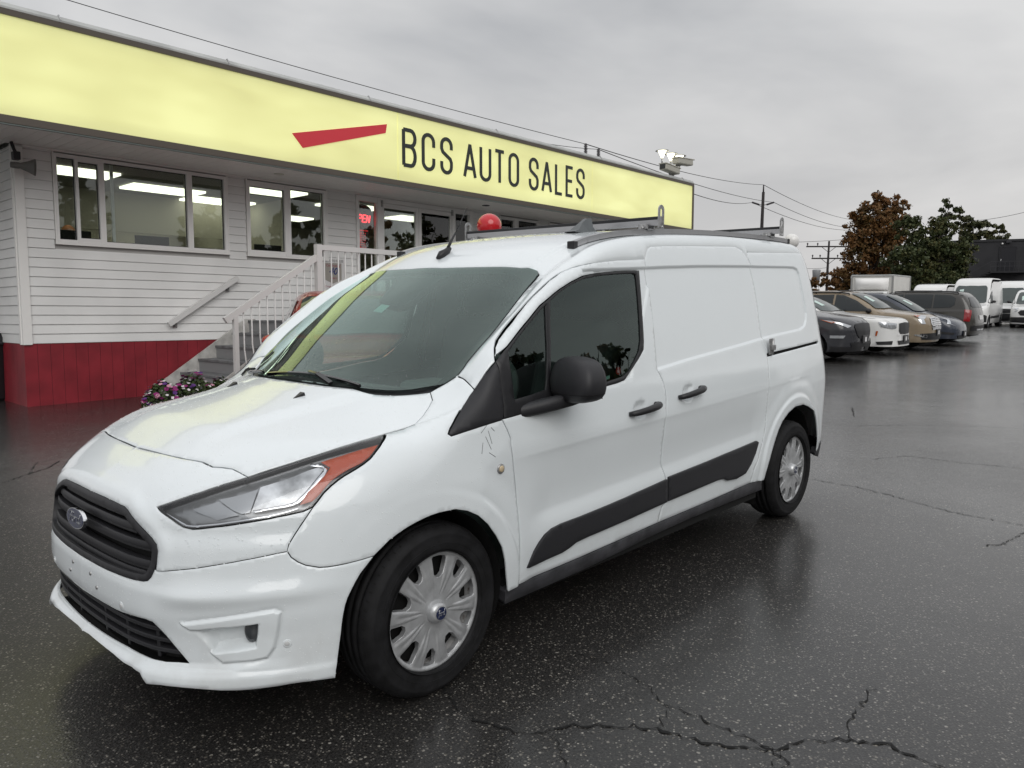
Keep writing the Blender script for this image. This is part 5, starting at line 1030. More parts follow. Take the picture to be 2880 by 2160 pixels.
def build_ground():
    xs=np.r_[-400,-120,-40,-15,np.arange(-10,12,2.),np.arange(12,40,2.),44,50,60,80,120,200,400,900]; ys=np.r_[-400,-120,-40,-15,-6,0,6,12,20,40,80,160,400,900]
    X,Y=np.meshgrid(xs,ys); Z=ground_z(X,Y); nx,ny=len(xs),len(ys)
    f=[(j*nx+i,j*nx+i+1,(j+1)*nx+i+1,(j+1)*nx+i) for j in range(ny-1) for i in range(nx-1)]
    g=mesh_obj('ground',np.stack([X.ravel(),Y.ravel(),Z.ravel()],1),f,M_asph,smooth=True); g['kind']='structure'; return g
ground=build_ground()
M_crack=mat('crack_black',(.004,.004,.004),.8)
def crack(pts,w,seed):
    """irregular crack laid 4 mm proud of nothing: a thin ragged strip on the asphalt"""
    rg=np.random.default_rng(seed); P=[]
    for a,b in zip(pts[:-1],pts[1:]):
        a=np.array(a);b=np.array(b);n=max(2,int(np.hypot(*(b-a))/.018))
        for k in range(n):
            t=k/n; d=(b-a); nr=np.array([-d[1],d[0]])/(np.hypot(*d)+1e-9); P.append(a+d*t+nr*rg.normal(0,.0075))
    P.append(np.array(pts[-1])); P=np.array(P); T=np.gradient(P,axis=0); T/=np.hypot(*T.T)[:,None]+1e-9; Nn=np.stack([-T[:,1],T[:,0]],1)
    ww=w*.62*np.clip(rg.normal(.7,.5,len(P)),.15,1.9); ww[0]=ww[-1]=.0005
    v=[];f=[]
    for i in range(len(P)):
        for s in(-1,1): q=P[i]+Nn[i]*ww[i]*s*.5; v.append((q[0],q[1],float(ground_z(q[0],q[1]))+.003))
    for i in range(len(P)-1): f.append((2*i,2*i+1,2*i+3,2*i+2))
    mesh_obj('crack',v,f,M_crack,ground)
for i,(pts,w) in enumerate(CRACKS): crack(pts,w,50+i)
# ================================================================== office building (level frame: x along the front, y inwards, z from eye height)
ML=Matrix(((0.99976325,-0.00956674,0.0195428),(0.00921677,0.99979694,0.01792005),(-0.01971027,-0.01773569,0.99964841))).to_4x4()
LEVEL=Matrix.Translation(CAM)@ML
def level_root(name,base,**k): return empty(name,matrix=LEVEL@Matrix.Translation(Vector(base)),**k)
class LB(MB):
    """mesh builder in the level frame, stored relative to a base point"""
    def __init__(s,base): super().__init__(); s.base=Vector(base)
    def build(s,name,m=None,parent=None,**k):
        s.v=[tuple(Vector(p)-s.base) for p in s.v]; return super().build(name,m,parent,**k)
YW=11.232; YS=10.0; ZG=-1.30
BB=(9.5,YW,-1.2)
M_side=mat('white_vinyl_siding',(.76,.76,.75),.45); add_noise(M_side,1.3,.06,detail=5)
M_trim=mat('white_trim',(.82,.81,.79),.45)
M_frame=mat('white_window_frame',(.80,.79,.78),.4)
M_skirt=mat('red_skirt_paint',(.23,.018,.028),.5); add_noise(M_skirt,3,.18,detail=5)
M_soff=mat('soffit_panel',(.88,.86,.82),.5)
M_brown=mat('sign_frame_brown',(.10,.085,.07),.5); M_flash=mat('roof_flashing',(.42,.43,.42),.5); add_noise(M_flash,2.,.15)
M_yel=mat('sign_yellow',(.56,.56,.28),.35,emit=(.80,.82,.36),estr=.5)
def sign_glow(m):
    nt=m.node_tree;N=nt.nodes;b=bsdf(m); tc=N.new('ShaderNodeTexCoord'); mp=N.new('ShaderNodeMapping'); mp.inputs['Scale'].default_value=(.55,1,1.6); nt.links.new(tc.outputs['Object'],mp.inputs[0])
    n=N.new('ShaderNodeTexNoise'); n.inputs['Scale'].default_value=1.1; n.inputs['Detail'].default_value=2; nt.links.new(mp.outputs[0],n.inputs['Vector'])
    r=N.new('ShaderNodeMapRange'); r.inputs['From Min'].default_value=.3; r.inputs['From Max'].default_value=.7; r.inputs['To Min'].default_value=.46; r.inputs['To Max'].default_value=.70; nt.links.new(n.outputs['Fac'],r.inputs['Value'])
    # lamp tubes sit along the middle, so the box is dimmer at its top and bottom edges
    sp=N.new('ShaderNodeSeparateXYZ'); nt.links.new(tc.outputs['Generated'],sp.inputs[0])
    a=N.new('ShaderNodeMath'); a.operation='SUBTRACT'; nt.links.new(sp.outputs[2],a.inputs[0]); a.inputs[1].default_value=.5
    ab=N.new('ShaderNodeMath'); ab.operation='ABSOLUTE'; nt.links.new(a.outputs[0],ab.inputs[0])
    e=N.new('ShaderNodeMapRange'); e.inputs['From Min'].default_value=.34; e.inputs['From Max'].default_value=.5; e.inputs['To Min'].default_value=1.; e.inputs['To Max'].default_value=.72; nt.links.new(ab.outputs[0],e.inputs['Value'])
    mu=N.new('ShaderNodeMath'); mu.operation='MULTIPLY'; nt.links.new(r.outputs[0],mu.inputs[0]); nt.links.new(e.outputs[0],mu.inputs[1]); nt.links.new(mu.outputs[0],b.inputs['Emission Strength'])
    mx=N.new('ShaderNodeMixRGB'); nt.links.new(n.outputs['Fac'],mx.inputs[0]); mx.inputs[1].default_value=(.87,.83,.30,1); mx.inputs[2].default_value=(.82,.86,.43,1); nt.links.new(mx.outputs[0],b.inputs['Emission Color'])
sign_glow(M_yel)
M_glass=thin_glass('office_glass',(.80,.84,.82),1.5)
M_wallin=mat('office_wall',(.42,.40,.33),.8); M_ceil=mat('office_ceiling',(.34,.33,.29),.9); M_tube=mat('ceiling_lamp',(.9,.9,.8),.5,emit=(1,.97,.80),estr=2.6)
M_desk=mat('dark_furniture',(.03,.03,.035),.5)
office=level_root('office_building',BB,label='low white-sided office building with red skirting and a row of windows',cat='building')
def B(name,m,a,b,parent=office,base=BB,bev=0.): q=LB(base); q.box(a,b,bev); return q.build(name,m,parent)
X0,X1=3.10,18.2; ZT=2.143
# core walls with openings: built as strips behind the boards
OPEN=[(3.55,5.90,.965,2.09),(6.25,7.68,.965,2.09),(8.33,11.16,-.06,2.09),(12.0,13.25,.965,2.09),(13.66,15.9,.965,2.09)]
M_core=mat('wall_core',(.40,.39,.38),.8)
xs=[X0+.02]+[v for o in OPEN for v in o[:2]]+[X1]
for i in range(0,len(xs)-1,2): B('wall_core',M_core,(xs[i],YW+.02,ZG),(xs[i+1],YW+.14,ZT))
for o in OPEN:
    B('wall_core',M_core,(o[0],YW+.02,ZG),(o[1],YW+.14,o[2])); B('wall_core',M_core,(o[0],YW+.02,o[3]),(o[1],YW+.14,ZT))
B('wall_core',M_core,(X0+.02,YW+.14,ZG),(X0+.14,12.3,ZT)); B('wall_core',M_core,(X0+.02,12.3,ZG),(X0+.14,13.9,.93)); B('wall_core',M_core,(X0+.02,12.3,2.09),(X0+.14,13.9,ZT)); B('wall_core',M_core,(X0+.02,13.9,ZG),(X0+.14,17.2,ZT))
# siding boards: tapered courses
EXP=.123
def board(x0,x1,z0,z1,parent=office):
    q=LB(BB); y0=YW+.018
    prof=[(y0,z0),(YW-.010,z0),(YW-.012,z0+.004),(YW+.002,z1),(y0,z1)]; q.prism([(p[0],p[1]) for p in prof],x0,x1,'x'); return q.build('siding_board',M_side,parent)
def board_left(y0,y1,z0,z1):
    q=LB(BB); x=X0+.018
    prof=[(x,z0),(X0-.010,z0),(X0-.012,z0+.004),(X0+.002,z1),(x,z1)]; q.prism(prof,y0,y1,'y'); return q.build('siding_board',M_side,office)
zc=-.359; k=0
SEG_HI=[(3.19,3.52),(5.925,6.215),(7.71,8.30),(11.195,11.97),(13.28,13.62),(15.95,X1)]
while zc<ZT-.01:
    z1=min(zc+EXP-.0015,ZT)
    if z1<.935: 
        segs=[(3.19,8.30),(11.195,X1)]
    elif zc<.93: segs=[(3.19,3.51),(5.93,6.21),(7.715,8.30),(11.195,11.97),(13.28,13.62),(15.95,X1)]
    else: segs=SEG_HI
    for a,b in segs: board(a,b,zc,z1)
    for a,b in ([(11.30,12.22),(14.0,17.2)] if zc>.83 else [(11.30,17.2)]): board_left(a,b,zc,z1)
    zc+=EXP; k+=1
# strip closing the course that the sills interrupt
B('corner_trim',M_trim,(3.085,YW-.03,-.372),(3.19,YW+.02,ZT)); B('corner_trim',M_trim,(3.072,YW+.02,-.372),(3.12,YW+.075,ZT))
# red skirting boards
xk=3.096; n=0
while xk<X1:
    w=.152 if xk<9.4 else X1-xk
    B('skirt_board',M_skirt,(xk,YW-.002,ZG),(min(xk+w-.004,X1),YW+.019,-.362)); xk+=w
B('skirt_backing',M_desk,(3.13,YW+.004,ZG),(X1,YW+.0185,-.365))
yk=YW+.02
while yk<17: B('skirt_board',M_skirt,(3.096,yk,ZG),(3.118,yk+.148,-.362)); yk+=.152
# soffit boards
xk=.4
while xk<18.0: B('soffit_board',M_soff,(xk,YS+.03,2.145),(xk+.146,YW-.014,2.16)); xk+=.150
B('soffit_backing',M_soff,(.4,YS+.03,2.162),(18.0,YW+.1,2.19)); B('soffit_backing',M_soff,(.4,YW+.14,2.19),(3.08,17,2.2))
B('roof_deck',M_flash,(.4,YS+.12,3.20),(18.0,17.4,3.24)); B('parapet_back',M_flash,(.4,17.3,2.2),(18.,17.4,3.2))
# recessed downlights in the soffit; lit ones get a pale colour, no emission
for xd,on in((6.45,1),(10.95,0),(14.9,1)):
    q=LB(BB); q.lathe([(.075,.0),(.075,-.008),(.055,-.010),(.05,-.004),(.0,-.003)],20,'z',(xd,10.62,2.145)); q.build('downlight',mat('downlight_lit_look',(.62,.60,.52),.4) if on else M_desk,office)
# windows
def window(x0,x1,z0,z1,panes,casing=.0,name='window'):
    """frame with mullions; panes = list of (xa,xb,za,zb)"""
    q=LB(BB); yf=YW-.028
    xs=[x0]+[v for p in panes for v in p[:2]]+[x1]
    for i in range(0,len(xs),2): q.box((xs[i],yf+.004*(i%4==0),z0),(xs[i+1],YW+.06,z1))
    for p in panes: q.box((p[0],yf+.006,z0),(p[1],YW+.06,p[2])); q.box((p[0],yf+.006,p[3]),(p[1],YW+.06,z1))
    w=q.build(name,M_frame,office)
    for p in panes:
        g=LB(BB); g.box((p[0]-.005,YW+.03,p[2]-.005),(p[1]+.005,YW+.034,p[3]+.005)); g.build('pane',M_glass,w)
    # outer casing ledge and dark glazing seal
    c=LB(BB); c.box((x0-.025,YW-.032,z0-.032),(x1+.025,YW+.03,z0-.002)); c.box((x0-.02,YW-.024,z0-.002),(x0-.001,YW+.03,z1+.02)); c.box((x1+.001,YW-.024,z0-.002),(x1+.02,YW+.03,z1+.02)); c.build('casing',M_trim,w)
    for p in panes:
        s=LB(BB); t=.010; s.box((p[0],YW+.018,p[2]),(p[0]+t,YW+.029,p[3])); s.box((p[1]-t,YW+.018,p[2]),(p[1],YW+.029,p[3])); s.box((p[0]+t,YW+.018,p[2]),(p[1]-t,YW+.029,p[2]+t)); s.box((p[0]+t,YW+.018,p[3]-t),(p[1]-t,YW+.029,p[3])); s.build('glazing_seal',M_desk,w)
    return w
window(3.545,5.905,.962,2.10,[(3.575,3.79,.998,2.055),(3.828,4.08,1.028,2.026),(4.152,5.29,1.0,2.058),(5.365,5.862,1.0,2.057)])
window(6.245,7.69,.962,2.10,[(6.285,6.895,1.03,2.015),(7.0,7.635,.998,2.052)])
w=window(12.0,13.25,.965,2.09,[(12.03,12.43,1.0,2.03),(12.575,13.196,1.0,2.045)])
window(13.64,15.92,.965,2.09,[(13.70,14.4,1.0,2.04),(14.5,15.2,1.0,2.04),(15.3,15.86,1.0,2.04)])
# inner sash of the big pane
B('inner_sash',M_frame,(4.262,YW+.06,1.0),(4.30,YW+.085,2.058)); 
# side window on the left wall
q=LB(BB); q.box((X0-.025,12.24,.90),(X0+.05,12.30,2.11)); q.box((X0-.025,13.92,.90),(X0+.05,13.98,2.11)); q.box((X0-.025,12.30,.90),(X0+.05,13.92,.96)); q.box((X0-.025,12.30,2.05),(X0+.05,13.92,2.11)); w=q.build('window',M_frame,office)
g=LB(BB); g.box((X0+.02,12.295,.955),(X0+.024,13.925,2.055)); g.build('pane',M_glass,w)
# entrance: side light, two door leaves, side light
q=LB(BB); yf=YW-.03
for a,b in((8.305,8.362),(8.766,8.866),(10.60,10.69),(11.087,11.19)): q.box((a,yf,-.07),(b,YW+.08,2.11))
for a,b,z in((8.362,8.766,2.02),(10.69,11.087,2.018)): q.box((a,yf+.005,z),(b,YW+.08,2.11)); q.box((a,yf+.005,-.07),(b,YW+.08,.02))
q.box((8.866,yf+.004,2.03),(10.60,YW+.08,2.11)); ent=q.build('entrance_frame',M_frame,office)
for a,b in((8.362,8.766),(10.69,11.087)): g=LB(BB); g.box((a-.005,YW+.03,.015),(b+.005,YW+.034,2.022)); g.build('pane',M_glass,ent)
for a,b,ga,gb in((8.872,9.735,8.918,9.667),(9.742,10.594,9.812,10.560)):
    q=LB(BB); q.box((a,YW-.02,-.06),(ga,YW+.03,2.025)); q.box((gb,YW-.02,-.06),(b,YW+.03,2.025)); q.box((ga,YW-.019,1.945),(gb,YW+.03,2.025)); q.box((ga,YW-.019,-.06),(gb,YW+.03,.12)); d=q.build('door',M_frame,office)
    g=LB(BB); g.box((ga-.005,YW+.0,.115),(gb+.005,YW+.004,1.95)); g.build('pane',M_glass,d)
    hx=gb+.03 if a<9 else ga-.03; g=LB(BB); g.tube([(hx,YW-.06,.85),(hx,YW-.06,1.15)],.012,8); g.tube([(hx,YW-.06,.88),(hx,YW-.02,.88)],.008,6); g.tube([(hx,YW-.06,1.12),(hx,YW-.02,1.12)],.008,6); g.build('door_handle',M_desk,d)
for xh in(8.86,10.6): B('closer',M_galv,(xh-.02,YW-.045,1.96),(xh+.02,YW-.030,2.07),ent)
# gutter strip under the soffit
B('soffit_moulding',M_trim,(3.085,YW-.03,2.118),(X1,YW+.0,2.144))
# interior: rooms, ceiling lamps, furniture seen through the glass
B('interior_floor',M_desk,(X0+.15,YW+.15,-.10),(X1,17.2,-.07)); B('interior_ceiling',M_ceil,(X0+.15,YW+.145,2.19),(X1,17.25,2.21))
B('interior_wall',M_wallin,(X0+.15,17.15,-.07),(X1,17.2,2.19)); B('interior_wall',M_wallin,(8.05,13.2,-.07),(8.15,17.15,2.19)); B('interior_wall',M_wallin,(X1-.1,YW+.15,-.07),(X1-.02,17.15,2.19)); B('interior_wall',M_wallin,(4.8,14.6,-.07),(4.9,17.15,2.19)); B('interior_wall',M_wallin,(3.25,14.55,1.5),(8.05,14.60,2.19))
for (x,y) in((4.3,12.9),(4.3,15.6),(6.0,13.6),(6.3,15.8),(7.3,12.4),(7.3,14.2),(7.2,16.),(9.4,12.9),(9.4,15.4),(11.6,13.5),(13.6,12.8),(15.5,13.2)):
    q=LB(BB); q.box((x-.62,y-.30,2.150),(x+.62,y+.30,2.189),.01); q.build('ceiling_lamp',M_tube,office)
# counter, monitors, cabinets
B('desk',M_desk,(3.7,12.2,.62),(7.6,12.9,.68)); B('desk_panel',M_wallin,(3.75,12.25,-.07),(7.55,12.3,.62)); B('counter',M_desk,(8.7,13.4,.95),(11.2,14.0,1.0)); B('counter_front',M_wallin,(8.75,13.45,-.07),(11.15,13.5,.95))
for x in(4.1,5.25,7.25):
    q=LB(BB); q.box((x-.26,12.35,.92),(x+.26,12.39,1.24),.008); q.box((x-.03,12.36,.68),(x+.03,12.4,.93)); q.box((x-.12,12.3,.68),(x+.12,12.5,.70)); q.build('monitor',M_desk,office)
for i in range(9): B('blind_slat',M_trim,(3.75,14.5,1.0+i*.055),(4.6,14.53,1.035+i*.055))
B('shelf_unit',M_trim,(6.3,16.9,-.07),(7.4,17.14,1.5)); B('cabinet',M_desk,(5.2,16.8,-.07),(6.0,17.14,1.3))
# seated person at the desk behind the monitor, seen only as head and shoulders
def seated_person():
    ped=(4.25,12.95,-.07); root=level_root('person',ped,label='person with ginger hair seated behind a dark monitor in the office',cat='person')
    me=bpy.data.meshes.new('body'); vs=[(0,0,.50),(0,0.02,.75),(0,.02,.98),(0,.02,1.10),(0,0,1.19),(-.17,.02,.97),(-.22,-.05,.74),(-.12,-.28,.72),(.17,.02,.97),(.22,-.05,.74),(.12,-.28,.72),(-.10,0,.47),(-.11,-.42,.48),(-.11,-.44,.06),(.10,0,.47),(.11,-.42,.48),(.11,-.44,.06)]
    ed=[(0,1),(1,2),(2,3),(3,4),(2,5),(5,6),(6,7),(2,8),(8,9),(9,10),(0,11),(11,12),(12,13),(0,14),(14,15),(15,16)]
    me.from_pydata(vs,ed,[]); o=bpy.data.objects.new('body',me); link(o,root); me.materials.append(mat('dark_shirt',(.05,.06,.10),.8))
    md=o.modifiers.new('skin','SKIN'); rad=[.15,.15,.12,.055,.05,.06,.045,.035,.06,.045,.035,.09,.07,.05,.09,.07,.05]
    for i,r in enumerate(rad): me.skin_vertices[0].data[i].radius=(r,r)
    me.skin_vertices[0].data[0].use_root=True; o.modifiers.new('sub','SUBSURF').render_levels=1
    mb=MB(); mb.sphere((0,-.01,1.30),.105,18,12,(.82,.95,1.15)); mb.sphere((0,-.112,1.29),.018,8,6,(.7,1,1.4)); mb.sphere((-.088,0,1.29),.022,8,6,(.5,.8,1.3)); mb.sphere((.088,0,1.29),.022,8,6,(.5,.8,1.3)); h=mb.build('head',mat('skin',(.45,.26,.19),.5),root)
    mb=MB(); mb.sphere((0,.012,1.33),.112,18,12,(.86,.95,1.02)); mb.build('hair',mat('ginger_hair',(.42,.16,.06),.7),root)
seated_person()
chair=level_root('office_chair',(4.25,13.0,-.07),label='dark office chair under the seated person',cat='chair')
q=MB(); q.box((-.24,-.22,.40),(.24,.24,.47),.03); q.box((-.22,.20,.5),(.22,.26,1.0),.03); q.tube([(0,0,.40),(0,0,.08)],.03,8)
for a in range(5): q.bar((0,0,.08),(.28*math.cos(a*1.2566),.28*math.sin(a*1.2566),.03),.04,.03)
q.build('chair_body',M_desk,chair)
# ------------------------------------------------------------------ sign band
SB=(9.2,YS,2.13)
sign=level_root('illuminated_sign',SB,label='long backlit yellow sign band along the office roof with dark lettering',cat='sign')
def SBX(name,m,a,b,parent=sign): q=LB(SB); q.box(a,b); return q.build(name,m,parent)
for a,b in((.35,8.250),(8.262,13.578),(13.590,17.862)): SBX('sign_panel',M_yel,(a,YS,2.21),(b,YS+.05,3.288))
SBX('sign_backing',M_brown,(.35,YS+.052,2.14),(17.9,YS+.12,3.3))
SBX('frame_rail',M_brown,(.35,YS-.02,3.289),(17.93,YS+.051,3.352)); SBX('frame_rail',M_brown,(.35,YS-.02,2.125),(17.93,YS+.051,2.209)); SBX('frame_rail',M_brown,(17.864,YS-.02,2.209),(17.93,YS+.051,3.289))
SBX('frame_end',M_brown,(17.90,YS+.121,2.14),(17.93,YW+.3,3.35)); SBX('drip_edge',mat('drip_edge',(.16,.19,.18),.5),(.35,YS-.012,2.108),(17.92,YS+.03,2.124))
q=LB(SB); q.prism([(YS-.022,3.353),(YS+.30,3.353),(YS+.30,3.40),(YS+.02,3.425),(YS-.022,3.375)],.35,17.9,'x'); fl=q.build('roof_flashing',M_flash,sign)
for x in(3.3,5.35,7.7,10.62,13.9,17.4): q=LB(SB); q.prism([(YS-.026,3.35),(YS+.1,3.352),(YS+.1,3.428),(YS+.02,3.445),(YS-.026,3.378)],x-.008,x+.008,'x'); q.build('flashing_seam',M_galv,fl)
# lettering: constant-width strokes
M_letter=mat('letter_charcoal',(.030,.036,.033),.45); M_swoosh=mat('sign_red',(.48,.035,.045),.4,emit=(.55,.03,.05),estr=.28)
def ribbon(path,w,closed=False):
    """flat stroke with mitred joints; returns quads in 2-D"""
    P=np.array(path,float); n=len(P); L=[];R=[]
    for i in range(n):
        a=P[(i-1)%n] if (closed or i>0) else None; c=P[(i+1)%n] if (closed or i<n-1) else None
        if a is None: t=c-P[i]; t/=np.hypot(*t); nn=np.array([-t[1],t[0]]); k=1
        elif c is None: t=P[i]-a; t/=np.hypot(*t); nn=np.array([-t[1],t[0]]); k=1
        else:
            t1=P[i]-a;t1/=np.hypot(*t1);t2=c-P[i];t2/=np.hypot(*t2); nn=np.array([-(t1+t2)[1],(t1+t2)[0]]); l=np.hypot(*nn); nn/=l; k=min(1/max(l/2,.35),2.)
        L.append(P[i]+nn*w/2*k);R.append(P[i]-nn*w/2*k)
    return L,R
def stroke_letter(name,paths,x,z,w,h,sw,m,parent,base,y,t=.012):
    q=LB(base)
    for j,(path,closed) in enumerate(paths):
        pts=[(x+sw/2+px*(w-sw),z+sw/2+pz*(h-sw)) for px,pz in path]; L,R=ribbon(pts,sw,closed); n=len(pts); v=[];f=[]
        yy=y-t-.0008*j
        for (l,r) in zip(L,R): v+=[(l[0],yy,l[1]),(r[0],yy,r[1]),(l[0],y,l[1]),(r[0],y,r[1])]
        for i in range(n if closed else n-1):
            a=4*i;b=4*((i+1)%n); f+=[(a,a+1,b+1,b),(a,b,b+2,a+2),(a+1,a+3,b+3,b+1)]
        if not closed: f+=[(0,2,3,1),(4*n-4,4*n-3,4*n-1,4*n-2)]
        q.add(v,f)
    return q.build(name,m,parent)
def arc(cx,cz,rx,rz,a0,a1,n=8): return [(cx+rx*math.cos(math.radians(a0+(a1-a0)*i/n)),cz+rz*math.sin(math.radians(a0+(a1-a0)*i/n))) for i in range(n+1)]
AR=.25  # width/height of a glyph sets the look of the round ends
rz=.20
GL={'B':[([(0,0),(0,1)],0),([(0,1),(.62,1)]+arc(.62,.78,.38,.22,90,-90,8)[1:]+[(0,.545)],0),([(0,.545),(.62,.545)]+arc(.62,.27,.38,.27,90,-90,8)[1:]+[(0,0)],0)],
 'C':[([(1,.66),(1,.80)]+arc(.5,.80,.5,.20,0,180,10)[1:]+arc(.5,.20,.5,.20,180,360,10)+[(1,.34)],0)],
 'S':[([(1,.70),(1,.80)]+arc(.5,.80,.5,.20,0,180,10)[1:]+[(0,.70),(.12,.60),(.88,.42),(1,.32)]+arc(.5,.20,.5,.20,0,-180,10)+[(0,.32)],0)],
 'A':[([(0,0),(.5,1)],0),([(.5,1),(1,0)],0),([(.18,.27),(.82,.27)],0)],
 'U':[([(0,1),(0,.20)]+arc(.5,.20,.5,.20,180,360,10)[1:]+[(1,1)],0)],
 'T':[([(0,1),(1,1)],0),([(.5,1),(.5,0)],0)],
 'O':[([(0,.8)]+arc(.5,.80,.5,.20,180,0,10)[1:]+[(1,.2)]+arc(.5,.20,.5,.20,0,-180,10)[1:],1)],
 'L':[([(0,1),(0,0),(1,0)],0)],'E':[([(1,1),(0,1),(0,0),(1,0)],0),([(0,.52),(.9,.52)],0)],
 'P':[([(0,0),(0,1)],0),([(0,1),(.6,1)]+arc(.6,.75,.4,.25,90,-90,8)[1:]+[(0,.5)],0)],'N':[([(0,0),(0,1)],0),([(0,1),(1,0)],0),([(1,0),(1,1)],0)]}
for ch,xa,xb in(('B',8.342,8.650),('C',8.766,9.066),('S',9.187,9.478),('A',9.737,10.066),('U',10.150,10.451),('T',10.536,10.822),('O',10.925,11.221),('S',11.512,11.800),('A',11.892,12.216),('L',12.317,12.565),('E',12.663,12.919),('S',13.019,13.306)):
    stroke_letter('letter',GL[ch],xa,2.443,xb-xa,.632,.062,M_letter,sign,SB,YS)
q=LB(SB); q.prism([(6.297,2.626),(6.470,2.444),(8.002,2.918),(8.030,3.062)],YS-.012,YS,'y'); q.build('red_bar',M_swoosh,sign)
# floodlights and cameras on the roof corner
FB=(17.26,YS+.25,3.44)
fl=level_root('floodlight_mast',FB,label='small mast with three lit floodlights on the sign roof corner',cat='lamp')
M_fl=mat('floodlight_lens',(.9,.9,.8),.4,emit=(1,.95,.70),estr=3.)
q=LB(FB); q.tube([(17.26,YS+.25,3.40),(17.26,YS+.25,3.76)],[.075,.05],10); q.build('mast',M_galv,fl)
for x,z in((16.80,4.02),(17.21,4.01),(17.63,4.02)):
    q=LB(FB); q.tube([(17.26,YS+.25,3.70),(17.26+(x-17.26)*.6,YS+.25,3.66),(x,YS+.25,3.74),(x,YS+.25,z-.15)],.022,8); q.build('arm',M_galv,fl)
    q=LB(FB); q.lathe([(.02,-.16),(.07,-.05),(.105,.02)],16,'z',(x,YS+.25,z)); q.build('lamp_glass',M_fl,fl)
    q=LB(FB); q.lathe([(.0,.06),(.08,.045),(.165,.022),(.17,.012),(.11,.018)],16,'z',(x,YS+.25,z)); q.build('lamp_cap',M_galv,fl)
for x0,x1,z,d in((16.55,17.22,3.585,-1),(17.14,17.86,3.85,1)):
    cb=((x0+x1)/2,YS+.1,z-.1); r=level_root('security_camera',cb,label='grey box camera left of the floodlight mast' if d<0 else 'grey box camera right of the floodlight mast, raised on its arm',cat='camera',group='cameras on the sign roof')
    q=LB(cb); mx=Matrix.Translation(((x0+x1)/2,YS+.08,z))@Matrix.Rotation(-.06*d,4,'Y'); e=(x1-x0)/2
    q.box((-e,-.10,-.075),(e,.10,.075),.025,mx); q.build('housing',mat('camera_grey',(.42,.41,.36),.5),r)
    q=LB(cb); q.box((-e-.02,-.112,.062),(e+.06 if d>0 else e+.02,.112,.086),.008,mx); q.build('sun_shield',mat('camera_grey',(.42,.41,.36),.5),r)
    q=LB(cb); q.box((e*d-.015 if d>0 else -e-.014,-.075,-.055),(e+.014 if d>0 else -e+.015,.075,.055),.008,mx); q.build('camera_window',M_gloss,r)
    q=LB(cb); q.tube([((x0+x1)/2,YS+.10,z-.06),(17.26,YS+.25,z-.14)],.03,8); q.build('bracket',M_galv,r)
# horn loudspeaker on the corner
HB=(3.12,11.0,1.75)
horn=level_root('horn_loudspeaker',HB,label='grey horn loudspeaker hanging at the left corner of the office',cat='loudspeaker')
q=LB(HB); n=Vector((.92,-.38,-.06)).normalized(); c=Vector((3.16,10.98,1.84)); mt=n.to_track_quat('Z','Y').to_matrix().to_4x4(); mt.translation=c
hm=MB(); hm.lathe([(r*.72,h*.75) for r,h in [(.0,-.22),(.05,-.22),(.055,-.12),(.05,-.08),(.09,.02),(.140,.12),(.147,.125),(.143,.13),(.10,.05),(.03,.02),(.0,.03)]],28,'z'); q.add([mt@Vector(p) for p in hm.v],hm.f,True); q.build('horn',mat('horn_grey',(.17,.165,.155),.55),horn)
q=LB(HB); q.tube([(3.10,11.05,1.95),(3.07,11.1,2.05),(3.05,11.12,2.14)],.02,8); q.box((3.04,11.02,1.92),(3.12,11.12,2.02),.01); q.build('bracket',M_desk,horn)
# ------------------------------------------------------------------ stairs, landing, railings
TB=(5.6,10.5,-1.15); YN=9.62; YF=YW-.03; RISE=.1885; RUN=.275
M_tread=mat('stair_grey',(.16,.165,.17),.6); add_noise(M_tread,6,.25); M_riser=mat('riser_grey',(.26,.265,.27),.6); M_str=mat('stringer_white',(.46,.45,.43),.6); add_noise(M_str,8,.2)
stairs=level_root('entrance_stairs',TB,label='grey wooden stairs rising to the office entrance landing',cat='stairs')
ZL=-.07; XL=6.19
def TBX(nm,m,a,b,parent=stairs,bev=0.): q=LB(TB); q.box(a,b,bev); return q.build(nm,m,parent)
for i in range(1,6):
    z=ZL-RISE*i; x=XL-RUN*(i-1)
    TBX('tread',M_tread,(x-RUN-.03,YN+.03,z-.035),(x+.01,YF,z),bev=.004); TBX('riser',M_riser,(x-.012,YN+.04,z+.001),(x+.008,YF,z+RISE-.036))
    for yy in(10.15,10.7): TBX('carriage',M_str,(x-RUN+.02,yy-.02,z-RISE-.05),(x-.013,yy+.02,z-.036))
TBX('landing',M_tread,(XL-.03,YN+.03,ZL-.035),(11.6,YF,ZL)); TBX('landing_fascia',M_str,(XL-.01,YN+.0,ZL-.20),(11.6,YN+.028,ZL-.0))
for y0,y1 in((YF-.045,YF-.005),(YN+.0,YN+.028)):
    q=LB(TB); q.prism([(XL+.1,ZL+.02),(XL-.06,ZL+.02),(XL-RUN*5-.25,ZL-RISE*6+.10),(XL-RUN*5-.25,ZL-RISE*6-.2),(XL-RUN*5+.1,ZL-RISE*6-.2),(XL+.1,ZL-.30)],y0,y1,'y'); q.build('stringer',M_str,stairs)
for x in(6.4,7.9,9.4,10.9): TBX('landing_post',M_str,(x-.05,YN+.05,-1.3),(x+.05,YN+.15,ZL-.036))
RB=(6.4,YN,-1.1)
rail=level_root('stair_railing',RB,label='white metal railing with slim bent balusters along the stairs and landing',cat='railing')
M_rail=mat('rail_white',(.66,.655,.645),.35)
def RX(nm,a,b,w=.05,h=.05,up=(0,0,1)): q=LB(RB); q.bar(a,b,w,h,up); return q.build(nm,M_rail,rail)
zr=.985; sl=.636; xp=6.44; ztop=lambda x:.86+(x-xp)*sl
